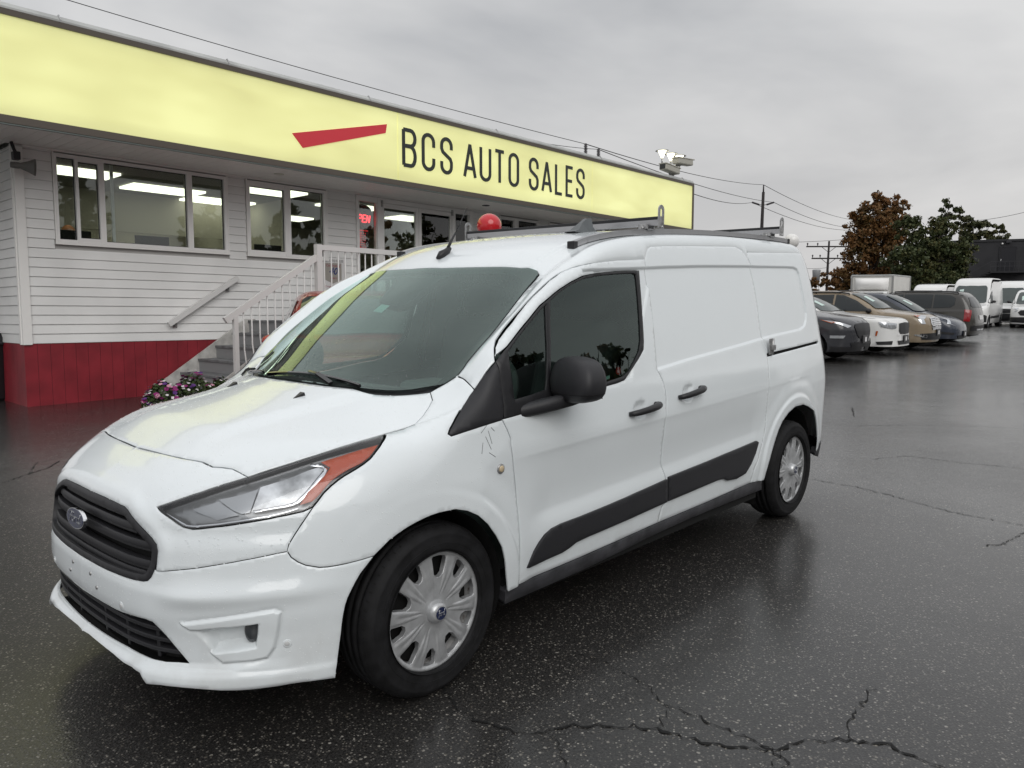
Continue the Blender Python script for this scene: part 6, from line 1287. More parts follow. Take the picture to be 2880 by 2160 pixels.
RX('handrail',(4.985,YN,ztop(4.985)),(xp-.03,YN,ztop(xp-.03)),.055,.085); RX('handrail',(xp-.02,YN,zr),(8.6,YN,zr),.055,.075); RX('handrail',(8.607,YN,zr),(11.6,YN,zr),.055,.075)
RX('post',(xp,YN,ZL),(xp,YN,zr+.04),.085,.085,(1,0,0)); RX('post',(5.13,YN,-1.15),(5.13,YN,ztop(5.13)-.03),.06,.06,(1,0,0)); RX('post',(8.95,YN,ZL),(8.95,YN,zr-.03),.06,.06,(1,0,0)); RX('post',(11.5,YN,ZL),(11.5,YN,zr-.03),.06,.06,(1,0,0))
RX('bottom_rail',(5.13,YN,ztop(5.13)-.86),(xp,YN,ztop(xp)-.86),.03,.035); RX('bottom_rail',(xp,YN,ZL+.09),(11.5,YN,ZL+.09),.03,.035)
def baluster(x,zt,zb):
    q=LB(RB); zk=zb+(zt-zb)*.28; q.tube([(x,YN,zt),(x,YN,zk+.06),(x,YN-.012,zk+.01),(x,YN-.055,zb+.05),(x,YN-.02,zb)],.0105,6); q.build('baluster',M_rail,rail)
x=5.25
while x<6.40: baluster(x,ztop(x)-.03,ztop(x)-.845); x+=.1185
x=6.54
while x<11.5: baluster(x,zr-.03,ZL+.10); x+=.1225
# handrail on the wall
WB=(5.4,YW,.2)
wr=level_root('wall_handrail',WB,label='white sloping handrail fixed to the siding left of the stairs',cat='handrail')
q=LB(WB); q.bar((4.926,YW-.075,-.125),(6.014,YW-.075,.583),.045,.07); q.build('rail_bar',M_rail,wr)
for x in(5.03,5.86):
    z=-.125+(x-4.926)*.651; q=LB(WB); q.tube([(x,YW-.075,z-.03),(x+.01,YW-.05,z-.09),(x+.01,YW-.012,z-.09)],.012,6); q.box((x-.02,YW-.016,z-.12),(x+.04,YW-.010,z-.06)); q.build('bracket',M_galv,wr)
# poster on the wall behind the landing rail
PB=(6.75,YW,.5)
poster=level_root('anniversary_poster',PB,label='white anniversary poster with a silver shield on the siding behind the railing',cat='poster')
def PX(nm,m,a,b,parent=poster): q=LB(PB); q.box(a,b); return q.build(nm,m,parent)
px0,px1,pz0,pz1=7.58,8.03,.385,.965
PX('sheet',mat('poster_white',(.66,.65,.65),.4),(px0,YW-.018,pz0),(px1,YW-.0135,pz1))
q=LB(PB); q.prism([(px0+.03,.90),(px1-.06,.90),(px1-.06,.62),((px0+px1)/2-.015,.55),(px0+.03,.62)],YW-.021,YW-.0185,'y'); q.build('shield',mat('poster_silver',(.33,.31,.28),.35),poster)
def text(s,size,x,z,m,parent,base,y,align='CENTER',shear=0.,extr=.0005,bold=0.):
    c=bpy.data.curves.new('text','FONT'); c.body=s; c.size=size; c.align_x=align; c.align_y='CENTER'; c.extrude=extr; c.shear=shear; c.offset=bold; c.resolution_u=2
    o=bpy.data.objects.new('tmp',c); COL.objects.link(o); dg=bpy.context.evaluated_depsgraph_get(); me=bpy.data.meshes.new_from_object(o.evaluated_get(dg)); bpy.data.objects.remove(o); bpy.data.curves.remove(c)
    me.transform(Matrix.Translation(Vector((x,y,z))-Vector(base))@Matrix.Rotation(math.pi/2,4,'X')); me.materials.clear(); me.materials.append(m)
    o=bpy.data.objects.new('lettering',me); link(o,parent); return o
cxp=(px0+px1)/2-.01; M_nav=mat('poster_navy',(.04,.05,.16),.5); M_ink=mat('poster_ink',(.05,.05,.05),.5); M_pink=mat('poster_crimson',(.30,.03,.07),.5)
text('BCS AUTO SALES',.056,cxp,.935,M_ink,poster,PB,YW-.0195); text('Celebrating',.062,cxp,.855,M_pink,poster,PB,YW-.0225,shear=.3); text('40',.17,cxp,.755,M_nav,poster,PB,YW-.0225,shear=.3,bold=.004); text('Years',.06,cxp,.645,M_pink,poster,PB,YW-.0225,shear=.3); text('Congratulations!',.050,cxp,.50,M_pink,poster,PB,YW-.0195,shear=.3)
for i in range(4): PX('text_line',M_ink,(cxp-.13,YW-.0195,.455-.018*i),(cxp+.15-.03*(i%2),YW-.0185,.459-.018*i))
# neon OPEN sign and hours board inside the side light
NB=(8.55,YW+.08,1.5)
M_neon=mat('neon_red',(.8,.05,.05),.4,emit=(1.,.035,.05),estr=5.5); M_hrs=mat('hours_red',(.6,.05,.05),.5,emit=(1,.05,.06),estr=1.3); M_board=mat('neon_board',(.10,.09,.10),.3)
neon=level_root('open_sign',NB,label='red neon OPEN sign above a red business hours board in the entrance side light',cat='sign')
q=LB(NB); q.prism([(8.34,1.55),(8.73,1.55)]+[(8.535+.195*math.cos(a),1.86+.12*math.sin(a)) for a in np.linspace(0,math.pi,12)],YW+.10,YW+.115,'y'); q.build('backboard',M_board,neon)
def neon_letter(ch,x,z,w,h):
    q=LB(NB)
    for path,cl in GL[ch]:
        pts=[(x+px*w+pz*.02,YW+.085,z+pz*h) for px,pz in path]
        if cl: pts.append(pts[0])
        q.tube(pts,.0085,6)
    q.build('neon_letter',M_neon,neon)
for i,ch in enumerate('OPEN'): neon_letter(ch,8.335+i*.088,1.665,.062,.125)
q=LB(NB); q.box((8.36,YW+.10,1.20),(8.66,YW+.11,1.54)); q.build('hours_board',M_board,neon)
text('BUSINESS HOURS',.033,8.51,1.515,M_hrs,neon,NB,YW+.098)
for i,r in enumerate(('MON','TUE','WED','THU','FRI','SAT','SUN')): text(r+'  9 - 6' if i<6 else 'SUN  11 - 5',.034,8.51,1.468-i*.041,M_hrs,neon,NB,YW+.098)
# red cloth pennant on the landing rail
q=LB((8.7,YN,.7)); pen=level_root('red_pennant',(8.7,YN,.7),label='crumpled red pennant hanging from the landing rail',cat='flag')
nu,nv=16,10; v=[];f=[]
for j in range(nv+1):
    for i in range(nu+1):
        a=i/nu;b=j/nv; x=8.62+.55*a*(.25+.75*b)+.02*b; z=.93-.16*a*(1-.3*b)-.48*b*(1-.35*a); y=YN-.03+.03*math.sin(a*9+b*5)*(.3+b); v.append((x,y,z))
for j in range(nv):
    for i in range(nu): f.append((j*(nu+1)+i,j*(nu+1)+i+1,(j+1)*(nu+1)+i+1,(j+1)*(nu+1)+i))
q.add(v,f,True); q.build('cloth',mat('pennant_red',(.42,.05,.035),.6),pen,fixn=False)
# ================================================================== parked vehicles (nose at x=0, tail at x=length, in their own frame)
M_cglass=mat('car_glass_dark',(.012,.016,.017),.03,spec=.8); M_ctyre=mat('car_tyre',(.014,.014,.015),.7); M_crim=mat('car_rim',(.20,.20,.21),.3,metal=.8)
M_cplas=mat('car_black_plastic',(.016,.016,.018),.5); M_clamp=mat('car_lamp',(.55,.57,.60),.12,metal=.6,coat=1.); M_cred=mat('car_tail_lamp',(.28,.01,.015),.15,coat=1.); M_camb=mat('car_amber',(.45,.10,.02),.2,coat=1.)
M_plate=mat('dealer_plate',(.03,.03,.032),.4)
def car_form(sp):
    W=sp['W'];Lx=sp['L']; top=spl(*zip(*sp['top'])); nose=spl(*zip(*sp['nose'])); tail=spl(*zip(*sp['tail'])); side=spl(*zip(*sp['side']))
    setn=spl([0,.35,.6,.8,.92,1.,1.2],[0,.02,.07,.17,.30,.55,1.8]); a0=sp.get('arch',(.36,)); ax=sp['axles']; sweep=sp.get('sweep',.16)
    def F(x,y,z,detail=1.):
        a=np.abs(y); w=a/W
        sy=side(z)-.05*sst(.9,0.,x)*W-.05*sst(Lx-1.0,Lx,x)*W
        for c in ax: 
            q=np.hypot(x-c,z-.33)-sp['R']-.03; sy=sy+.018*(1-sst(.02,.12,q))
        zb=sp.get('belt',.98); sy=sy+.012*np.exp(-((z-zb+.06)/.05)**2)-.012*np.exp(-((z-.50)/.12)**2)
        k=sp.get('k',.10)
        s=smax(a-sy,nose(z)+setn(w)*sp.get('nb',1.)-x,.14); s=smax(s,x-tail(z)+setn(w)*.7,.14)
        sw=sweep*np.minimum(w,.95)**2*sst(sp['cowl']-.8,sp['cowl'],x)*(1-sst(sp['cowl']+.9,sp['cowl']+1.5,x))
        zt=top(x-sw)-.05*w**3*sp.get('crown',1.)
        return smax(s,z-zt,k)
    return Form(F,1.0,Lx-1.0,W,sp['H']+.5)
def car_wheel(R,w=.22):
    k='cw%.3f'%R
    if k in CW: return clone(CW[k],None)
    t=empty('wheel'); mb=MB(); mb.lathe([(R*.66,-.01),(R*.74,-.02),(R*.9,-.02),(R*.97,-.005),(R,.02),(R,w-.02),(R*.95,w),(R*.66,w)],36,'y'); mb.build('tyre',M_ctyre,t)
    mb=MB(); mb.lathe([(R*.67,-.005),(R*.62,.01),(R*.60,.12)],32,'y')
    for i in range(5):
        a=2*math.pi*i/5+.3
        for d in(-.12,.12): mb.bar((0,0,0),(R*.63*math.cos(a+d),.006,R*.63*math.sin(a+d)),.035,.02,(0,1,0))
    mb.lathe([(.0,-.012),(.045,-.012),(.06,.01)],16,'y'); mb.build('rim',M_crim,t)
    mb=MB(); mb.lathe([(.0,.06),(R*.64,.06)],24,'y'); mb.build('brake_disc',M_dark,t)
    CW[k]=t; return t
CW={}
def make_car(name,sp,paint,label,cat,pos,heading,group=None):
    """pos: nose centre on the ground; heading: angle of the nose direction in the ground plane"""
    fm=car_form(sp); Lx,W=sp['L'],sp['W']; r=empty(name,label=label,cat=cat,group=group)
    mid=Lx/2
    def C(o):
        if isinstance(o,list):
            for q in o: q.location.x-=mid
        else: o.location.x-=mid
        return o
    u0=1.0-W*math.pi/2; u1=Lx-1.0+W*math.pi/2; R=sp['R']
    onc=lambda p:abs(p[0]-u0)<1e-3 or abs(p[0]-u1)<1e-3
    # side shell with wheel arches
    zb=sp.get('floor',.24); lo=[(u0,zb)]
    for c in sp['axles']:
        ra=R+.055; lo+=[(c-ra*math.sin(t),.33+ra*math.cos(t)) for t in np.linspace(1.85,-1.85,15)]
    lo+=[(u1,zb)]
    lo=[(a,max(b,zb)) for a,b in lo]
    top=[(u1,sp['hand'][-1][1])]+[(a,b) for a,b in reversed(sp['hand'])]+[(u0,sp['hand'][0][1])]
    body=C(fm.panel('body',[lo+top],paint,r,'S',.07,.05,0.,0.,0.,'join',1.,onc))
    pl=sp['plan']  # half outline for the top skin (x,y)
    C(fm.panel('roof_and_hood',[[(pl[0][0],0.)]+[(x,-y) for x,y in pl]+[(pl[-1][0],0.)]],paint,r,'T',.08,.05,0.,0.,-.004,'join',1.,lambda p:abs(p[1])<1e-3))
    def glass(nm,poly,chart='S',mode='both',m=M_cglass,off=.010,par=r,h=.10,fl=0.): 
        o=fm.panel(nm,[poly],m,par,chart,h,.05,0.,fl,off,mode,1.,(onc if chart=='S' else (lambda p:abs(p[1])<1e-3))); return C(o)
    for w in sp['windows']: glass('window',w)
    if 'ws' in sp: 
        wso=glass('windshield',[(sp['ws'][0][0],0.)]+[(x,-y) for x,y in sp['ws']]+[(sp['ws'][-1][0],0.)],'T','join',M_cws,.02)
    if 'rearglass' in sp: glass('rear_window',sp['rearglass'],'S','join')
    for nm,poly,m,mode in sp.get('bits',[]): glass(nm,poly,'S',mode,m,sp.get('boff',.014),r,.06)
    # floor, wheels, mirrors
    mb=MB(); mb.box((.5,-W+.12,.20),(Lx-.5,W-.12,.45)); mb.box((.15,-W+.35,.2),(Lx-.2,W-.35,.5)); C(mb.build('underbody',M_dark,r))
    for c in sp['axles']:
        for s in(1,-1):
            w=car_wheel(R); w.parent=r; w.location=(c-mid,-s*(W-.03),R); w.rotation_euler=(0,.3*c,0 if s==1 else math.pi)
    for s in(1,-1):
        x,y,z=sp['mirror']; mb=MB(); mb.sphere((x,-s*(y+.10),z),.10,12,8,(.75,1.05,.7)); mb.tube([(x-.02,-s*(y-.06),z-.05),(x,-s*(y+.05),z-.03)],.03,6); C(mb.build('wing_mirror',sp.get('mirmat',M_cplas),r))
    if sp.get('rails'):
        for s in(1,-1):
            xs=np.linspace(*sp['rails'],9); P=fm.T(np.stack([xs,0*xs+s*(W*.70)],1)); mb=MB(); mb.tube([Vector(q)+Vector((0,0,.04)) for q in P],.018,6)
            for i in(0,4,8): mb.tube([Vector(P[i]),Vector(P[i])+Vector((0,0,.04))],.015,6)
            C(mb.build('roof_rail',M_cplas,r))
    if sp.get('bars'):
        for x in sp['bars']:
            P=fm.T(np.array([[x,-W*.7],[x,W*.7]])); mb=MB(); mb.bar(Vector(P[0])+Vector((0,0,.09)),Vector(P[1])+Vector((0,0,.09)),.06,.025); mb.build('roof_crossbar',M_cplas,r).location.x-=mid
    if sp.get('sticker'):
        x,y=sp['sticker']; C(fm.panel('price_sticker',[[(x,y),(x+.26,y),(x+.26,y+.20),(x,y+.20)]],mat('price_sticker',(.55,.68,.64),.5),r,'T',.1,.1,0.,0.,.026,'left'))
    if sp.get('plate'):
        z=sp['plate']; P=fm.S(np.array([[u0,z]]))[0]; mb=MB(); mb.box((P[0]-.03,-.17,z-.09),(P[0]-.005,.17,z+.09),.01); C(mb.build('number_plate',M_plate,r))
        mb=MB(); mb.box((P[0]-.033,-.05,z-.05),(P[0]-.0305,.05,z+.05)); C(mb.build('plate_mark',M_whitep,r))
    hx,hy=math.cos(heading),math.sin(heading); c=Vector((pos[0]-hx*mid,pos[1]-hy*mid)); r.location=(c.x,c.y,float(ground_z(c.x,c.y))); r.rotation_euler=(0,0,heading+math.pi)
    return r
M_cws=mat('car_windshield',(.035,.05,.048),.03,spec=.9)
def P_car(nm,c,rough=.25,metal=.0): return paint_mat(nm,c,rough,drops=False)
SIDE=lambda W,H,t=.20:[(.15,W-.07),(.3,W-.02),(.5,W-.005),(.75,W),(.95,W-.025),(1.05,W-.05),(H-.25,W-t),(H-.05,W-t-.10),(H+.2,W-t-.3)]
SUV=dict(L=4.5,W=.925,H=1.66,R=.345,axles=(.90,3.57),cowl=1.25,belt=1.02,
  top=[(-.1,.80),(.05,.90),(.3,.985),(.8,1.055),(1.25,1.12),(1.6,1.33),(2.0,1.53),(2.3,1.61),(2.8,1.655),(3.4,1.645),(3.9,1.60),(4.2,1.53),(4.4,1.40),(4.7,1.1)],
  nose=[(.15,.12),(.25,.04),(.45,.0),(.65,.0),(.85,.05),(1.0,.22),(1.3,.8)],tail=[(.2,4.38),(.35,4.47),(.6,4.5),(.9,4.46),(1.1,4.40),(1.4,4.22),(1.7,3.95)],side=SIDE(.925,1.66),
  hand=[(1.0-.925*1.5708,.86),(.1,.93),(.6,.99),(1.2,1.04),(1.55,1.22),(2.0,1.42),(2.4,1.53),(3.4,1.55),(3.9,1.50),(4.2,1.42),(3.5+.925*1.5708,1.42)],
  plan=[(.02,.35),(.12,.62),(.35,.80),(1.2,.87),(1.7,.83),(2.1,.80),(3.4,.78),(3.9,.74),(4.15,.60),(4.25,.3)],
  windows=[[(1.48,1.06),(1.95,1.36),(2.32,1.51),(2.55,1.53),(2.55,1.07)],[(2.61,1.07),(2.61,1.53),(3.2,1.52),(3.38,1.50),(3.42,1.09)],[(3.48,1.10),(3.46,1.49),(3.75,1.44),(3.95,1.30),(3.9,1.15)]],
  ws=[(1.32,.35),(1.40,.62),(1.46,.72),(2.10,.62),(2.18,.56),(2.10,.3)],mirror=(1.55,.86,1.08),plate=.50,sticker=(1.62,.25),rails=(2.2,4.0))
def var(b,**k): d=dict(b); d.update(k); return d
def tri_lamp(a,b,c,d): return [a,b,c,d]
# crossover with mesh grille
u=1.0-.925*1.5708
tucson=var(SUV,bits=[('headlight',[(u+.52,.80),(u+.70,.86),(.42,.90),(.62,.93),(.30,.83),(u+.62,.76)],M_clamp,'both'),('turn_signal',[(.36,.88),(.66,.935),(.45,.86)],M_camb,'both'),
  ('grille',[(u,.86),(u+.38,.84),(u+.44,.78),(u+.36,.60),(u+.25,.52),(u,.52)],M_cplas,'join'),('lower_intake',[(u,.46),(u+.55,.44),(u+.5,.34),(u,.33)],M_cplas,'join'),('fog_lamp',[(u+.66,.60),(u+.92,.60),(u+.92,.54),(u+.70,.54)],M_clamp,'both'),('sill_cladding',[(u+.1,.25),(u+.1,.33),(.45,.36),(.45,.25)],M_cplas,'both'),('sill_cladding',[(1.32,.25),(1.32,.40),(3.15,.40),(3.15,.25)],M_cplas,'both')])
SED=var(SUV,L=5.04,W=.95,H=1.485,R=.345,axles=(.95,4.0),cowl=1.6,belt=.97,crown=.8,
  top=[(-.1,.80),(.05,.88),(.3,.93),(.9,.985),(1.6,1.05),(2.0,1.24),(2.35,1.39),(2.7,1.465),(3.2,1.485),(3.6,1.45),(4.0,1.33),(4.4,1.14),(4.6,1.10),(4.95,1.06),(5.3,.95)],
  nose=[(.12,.1),(.2,.0),(.45,.02),(.65,.03),(.85,.06),(.95,.2),(1.2,.7)],tail=[(.2,4.9),(.4,5.02),(.7,5.04),(1.0,4.98),(1.2,4.85),(1.5,4.5)],side=SIDE(.95,1.485,.24),
  hand=[(1.0-.95*1.5708,.83),(.1,.88),(.8,.94),(1.6,.98),(2.0,1.14),(2.4,1.30),(2.8,1.37),(3.4,1.37),(3.9,1.24),(4.3,1.07),(4.04+.95*1.5708,1.02)],
  plan=[(.03,.4),(.12,.65),(.4,.82),(1.6,.88),(2.1,.82),(2.6,.72),(3.3,.72),(3.9,.76),(4.4,.84),(4.8,.70),(4.9,.4)],
  windows=[[(1.95,1.03),(2.35,1.25),(2.65,1.355),(2.95,1.375),(2.95,1.03)],[(3.0,1.03),(3.0,1.375),(3.4,1.36),(3.75,1.26),(3.9,1.10),(3.85,1.04)]],
  ws=[(1.70,.4),(1.78,.62),(1.85,.74),(2.50,.60),(2.58,.54),(2.50,.3)],mirror=(1.95,.88,1.02),plate=.42,sticker=(1.95,.25),rails=None)
u=1.0-.95*1.5708
SED['bits']=[('headlight',[(u+.46,.80),(u+.80,.83),(u+.92,.84),(u+.86,.72),(u+.62,.67),(u+.50,.68)],M_clamp,'both'),('grille',[(u,.82),(u+.36,.80),(u+.38,.60),(u+.30,.54),(u,.53)],M_cplas,'join'),('lower_intake',[(u,.38),(u+.45,.38),(u+.40,.28),(u,.28)],M_cplas,'join'),('fog_lamp',[(u+.60,.38),(u+.95,.36),(u+.92,.29),(u+.62,.29)],M_cplas,'both'),('side_marker',[(.42,.62),(.46,.62),(.47,.50),(.44,.50)],M_camb,'both')]
FAST=var(SUV,L=4.75,W=.93,H=1.62,axles=(.87,3.76),cowl=1.05,top=[(-.1,.62),(.05,.72),(.3,.84),(.7,.95),(1.05,1.03),(1.5,1.27),(2.0,1.51),(2.35,1.60),(2.7,1.62),(3.2,1.59),(3.8,1.43),(4.3,1.20),(4.6,1.08),(4.9,.9)],
  nose=[(.12,.12),(.22,.03),(.45,.0),(.62,.03),(.75,.12),(.9,.35),(1.2,.9)],tail=[(.2,4.6),(.4,4.72),(.7,4.75),(1.0,4.68),(1.15,4.5),(1.5,3.9)],side=SIDE(.93,1.62,.24),
  hand=[(1.0-.93*1.5708,.66),(.1,.76),(.5,.88),(1.1,.97),(1.5,1.16),(2.0,1.38),(2.5,1.48),(3.2,1.46),(3.8,1.30),(4.2,1.12),(3.75+.93*1.5708,1.06)],
  plan=[(.06,.4),(.2,.66),(.5,.80),(1.1,.86),(1.7,.80),(2.2,.74),(3.2,.72),(3.9,.74),(4.3,.66),(4.5,.4)],
  windows=[[(1.45,1.05),(1.95,1.33),(2.35,1.46),(2.6,1.48),(2.6,1.05)],[(2.65,1.05),(2.65,1.48),(3.2,1.44),(3.6,1.32),(3.95,1.14),(3.85,1.08)]],
  ws=[(1.12,.4),(1.2,.62),(1.28,.72),(2.05,.60),(2.15,.54),(2.05,.3)],mirror=(1.45,.86,1.04),sticker=(1.45,.2),plate=.38,rails=None)
u=1.0-.93*1.5708
FAST['bits']=[('headlight',[(u+.55,.62),(u+.80,.70),(.30,.80),(.45,.86),(.20,.82),(u+.70,.68)],M_clamp,'both'),('lower_intake',[(u,.34),(u+.50,.34),(u+.45,.25),(u,.25)],M_cplas,'join'),('lower_trim',[(u+.60,.42),(u+.95,.46),(u+.98,.40),(u+.65,.36)],M_cplas,'both')]
GMC=var(SUV,L=4.63,rails=(2.2,4.1),bars=(2.5,3.6),bits=None); u=1.0-.925*1.5708
GMC['bits']=[('headlight',[(u+.46,.95),(u+.70,.97),(.22,.96),(.40,.97),(.30,.88),(u+.80,.86),(u+.72,.74),(u+.62,.74),(u+.66,.86)],M_clamp,'both'),('turn_signal',[(.22,.955),(.42,.97),(.36,.92)],M_camb,'both'),('grille',[(u,.92),(u+.40,.90),(u+.44,.78),(u+.38,.58),(u,.57)],M_chrome,'join'),('grille_bar',[(u,.89),(u+.36,.87),(u+.36,.82),(u,.83)],M_cplas,'join'),('grille_bar',[(u,.80),(u+.38,.78),(u+.37,.72),(u,.73)],M_cplas,'join'),('grille_bar',[(u,.70),(u+.36,.68),(u+.34,.62),(u,.62)],M_cplas,'join'),('lower_intake',[(u,.50),(u+.75,.48),(u+.70,.32),(u,.30)],M_cplas,'join'),('fog_trim',[(u+.55,.44),(u+.85,.46),(u+.86,.43),(u+.58,.36)],M_chrome,'both'),('sill_cladding',[(1.32,.25),(1.32,.40),(3.15,.40),(3.15,.25)],M_cplas,'both')]
BIG=var(SUV,L=5.0,W=.985,H=1.75,R=.375,axles=(.95,3.85),cowl=1.35,belt=1.08,top=[(-.1,.9),(.05,1.0),(.3,1.07),(.9,1.12),(1.35,1.17),(1.7,1.38),(2.1,1.62),(2.4,1.71),(3.0,1.75),(3.8,1.73),(4.4,1.68),(4.7,1.60),(4.85,1.45),(5.1,1.1)],
  nose=[(.15,.12),(.25,.04),(.45,.0),(.8,.0),(1.0,.05),(1.1,.2),(1.3,.8)],tail=[(.2,4.85),(.35,4.96),(.6,5.0),(.95,4.96),(1.15,4.9),(1.5,4.68),(1.8,4.4)],side=SIDE(.985,1.75),
  hand=[(1.0-.985*1.5708,.95),(.1,1.02),(.6,1.07),(1.3,1.11),(1.7,1.32),(2.1,1.50),(2.5,1.62),(3.8,1.63),(4.4,1.57),(4.0+.985*1.5708,1.50)],
  plan=[(.02,.4),(.12,.65),(.35,.84),(1.3,.92),(1.8,.88),(2.2,.84),(3.8,.82),(4.4,.78),(4.6,.6),(4.7,.3)],
  windows=[[(1.6,1.13),(2.05,1.42),(2.4,1.57),(2.7,1.60),(2.7,1.13)],[(2.76,1.13),(2.76,1.60),(3.65,1.60),(3.65,1.14)],[(3.71,1.14),(3.71,1.60),(4.25,1.57),(4.42,1.48),(4.38,1.25),(4.25,1.17)]],
  ws=[(1.42,.4),(1.5,.66),(1.56,.76),(2.2,.66),(2.28,.6),(2.2,.3)],mirror=(1.65,.92,1.16),rails=(2.4,4.4),plate=None,sticker=None)
u1=4.0+.985*1.5708
BIG['rearglass']=[(u1,1.52),(u1-.62,1.50),(u1-.72,1.22),(u1-.60,1.16),(u1,1.16)]
BIG['bits']=[('tail_lamp',[(u1-.72,1.08),(u1-.92,1.10),(u1-.95,.72),(u1-.80,.70)],M_cred,'both'),('tail_bumper',[(u1,.56),(u1-.75,.56),(u1-.75,.40),(u1,.38)],M_cplas,'join'),('skid_plate',[(u1,.46),(u1-.45,.46),(u1-.42,.40),(u1,.40)],M_clamp,'join'),('number_plate',[(u1,.90),(u1-.26,.90),(u1-.26,.76),(u1,.76)],M_whitep,'join'),('sill_cladding',[(1.40,.25),(1.40,.42),(3.4,.42),(3.4,.25)],M_cplas,'both')]
VANS=var(SUV,L=5.9,W=1.0,H=2.72,R=.35,axles=(1.0,4.7),cowl=.95,belt=1.25,k=.10,crown=.6,sweep=.12,
  top=[(-.1,.95),(.05,1.06),(.3,1.16),(.7,1.26),(.95,1.33),(1.35,1.88),(1.6,2.22),(1.85,2.50),(2.2,2.66),(3.,2.72),(5.,2.72),(5.7,2.68),(6.0,2.5)],
  nose=[(.15,.12),(.25,.04),(.5,.0),(.8,.02),(1.0,.07),(1.15,.22),(1.35,.5),(1.6,.6),(2.2,.66),(3.,.7)],tail=[(.2,5.8),(.4,5.9),(1.5,5.9),(2.4,5.82),(2.8,5.6)],side=[(.15,.93),(.3,.97),(.6,1.0),(1.1,1.0),(1.3,.98),(2.0,.92),(2.5,.86),(2.7,.80),(3.,.6)],
  hand=[(1.0-1.5708,1.02),(.1,1.08),(.5,1.17),(.95,1.25),(1.3,1.70),(1.6,2.05),(2.0,2.40),(2.5,2.50),(5.4,2.52),(4.9+1.5708,2.45)],
  plan=[(.05,.4),(.15,.7),(.4,.88),(.95,.95),(1.4,.90),(1.9,.86),(2.5,.82),(5.3,.82),(5.55,.6),(5.6,.3)],
  windows=[[(1.10,1.34),(1.35,1.68),(1.55,1.94),(1.95,1.98),(1.98,1.32)]],ws=[(.98,.5),(1.05,.72),(1.12,.80),(1.62,.74),(1.70,.66),(1.64,.3)],mirror=(1.15,1.05,1.42),plate=None,sticker=(1.25,.35),rails=None)
u=1.0-1.5708
VANS['bits']=[('headlight',[(u+.55,1.02),(u+.85,1.06),(.12,1.08),(.18,.95),(u+.80,.90),(u+.62,.92)],M_clamp,'both'),('grille',[(u,1.02),(u+.46,1.0),(u+.50,.78),(u,.76)],M_cplas,'join'),('front_bumper',[(u,.74),(u+.9,.72),(.50,.66),(.52,.34),(u,.30)],M_cplas,'join'),('side_moulding',[(1.5,.52),(4.1,.52),(4.1,.64),(1.5,.64)],M_cplas,'both')]
TRAN=var(VANS,H=2.1,k=.09,top=[(-.1,.95),(.05,1.06),(.3,1.14),(.7,1.22),(.95,1.28),(1.4,1.66),(1.75,1.92),(2.1,2.04),(2.6,2.09),(5.,2.09),(5.7,2.05),(6.0,1.9)],side=[(.15,.93),(.3,.97),(.6,1.0),(1.1,1.0),(1.3,.98),(1.7,.92),(2.0,.84),(2.2,.70),(2.5,.5)],
  hand=[(u,1.02),(.1,1.06),(.5,1.14),(.95,1.21),(1.4,1.54),(1.8,1.76),(2.2,1.88),(5.4,1.90),(4.9+1.5708,1.85)],windows=[[(1.12,1.30),(1.4,1.55),(1.7,1.74),(2.05,1.78),(2.08,1.28)]],ws=[(1.0,.5),(1.07,.72),(1.14,.80),(1.76,.72),(1.85,.64),(1.78,.3)],
  bits=[('headlight',[(u+.60,.98),(u+.86,1.06),(.06,1.10),(.10,.96),(u+.80,.88),(u+.66,.88)],M_clamp,'both'),('grille',[(u,1.0),(u+.48,.98),(u+.58,.86),(u+.46,.70),(u,.68)],M_cplas,'join'),('front_bumper',[(u,.62),(u+.9,.60),(.50,.55),(.52,.34),(u,.30)],M_cplas,'join'),('side_moulding',[(1.5,.52),(4.1,.52),(4.1,.62),(1.5,.62)],M_cplas,'both')])

c_white=P_car('car_white',(.78,.78,.77)); c_grey=P_car('car_graphite',(.035,.036,.042)); c_tan=P_car('car_tan',(.26,.205,.14)); c_blue=P_car('car_slate',(.035,.042,.06)); c_brown=P_car('car_umber',(.048,.045,.040)); c_red=P_car('car_red',(.34,.03,.02))
RED=var(SUV,L=4.4,H=1.62,bits=tucson['bits'],plate=None,sticker=None,rails=None,mirmat=c_red)
ROW='cars parked nose out in the row on the right'
make_car('parked_car',tucson,c_grey,'dark grey crossover nearest the van in the parked row',"car",(16.0,2.95),-math.pi/2,ROW)
make_car('parked_car',SED,c_white,'white sedan between the dark grey crossover and the tan one','car',(19.0,2.95),-math.pi/2,ROW)
make_car('parked_car',var(GMC,mirmat=M_cplas),c_tan,'tan crossover with roof rails behind the white sedan','car',(21.9,2.95),-math.pi/2,ROW)
make_car('parked_car',FAST,c_blue,'slate blue fastback car right of the tan crossover','car',(24.9,2.95),-math.pi/2,ROW)
make_car('parked_car',BIG,c_brown,'dark brown SUV parked tail out with red tail lamp','car',(28.3,8.2),math.pi/2,ROW)
VG='white vans at the far end of the lot'
make_car('parked_van',VANS,c_white,'tall white high-roof van facing the camera behind the brown SUV','van',(45.0,7.4),math.pi+.04,VG)
make_car('parked_van',var(VANS,H=2.6),c_white,'white high-roof van half hidden behind the tallest van','van',(52.3,6.9),math.pi+.04,VG)
make_car('parked_van',TRAN,c_white,'white low-roof van cut by the right edge of the picture','van',(47.2,4.75),math.pi+.08,VG)
lv=make_car('parked_van',var(VANS,sticker=None),c_white,'white van seen over the roofs of the fastback and brown SUV','van',(46.5,9.9),math.pi+.05,VG); lv.scale=(1,1,.9)
rc=make_car('red_car',RED,c_red,'red car parked between the van and the office stairs','car',(2.42,2.46),math.radians(240)); rc.scale=(1,1,.90)
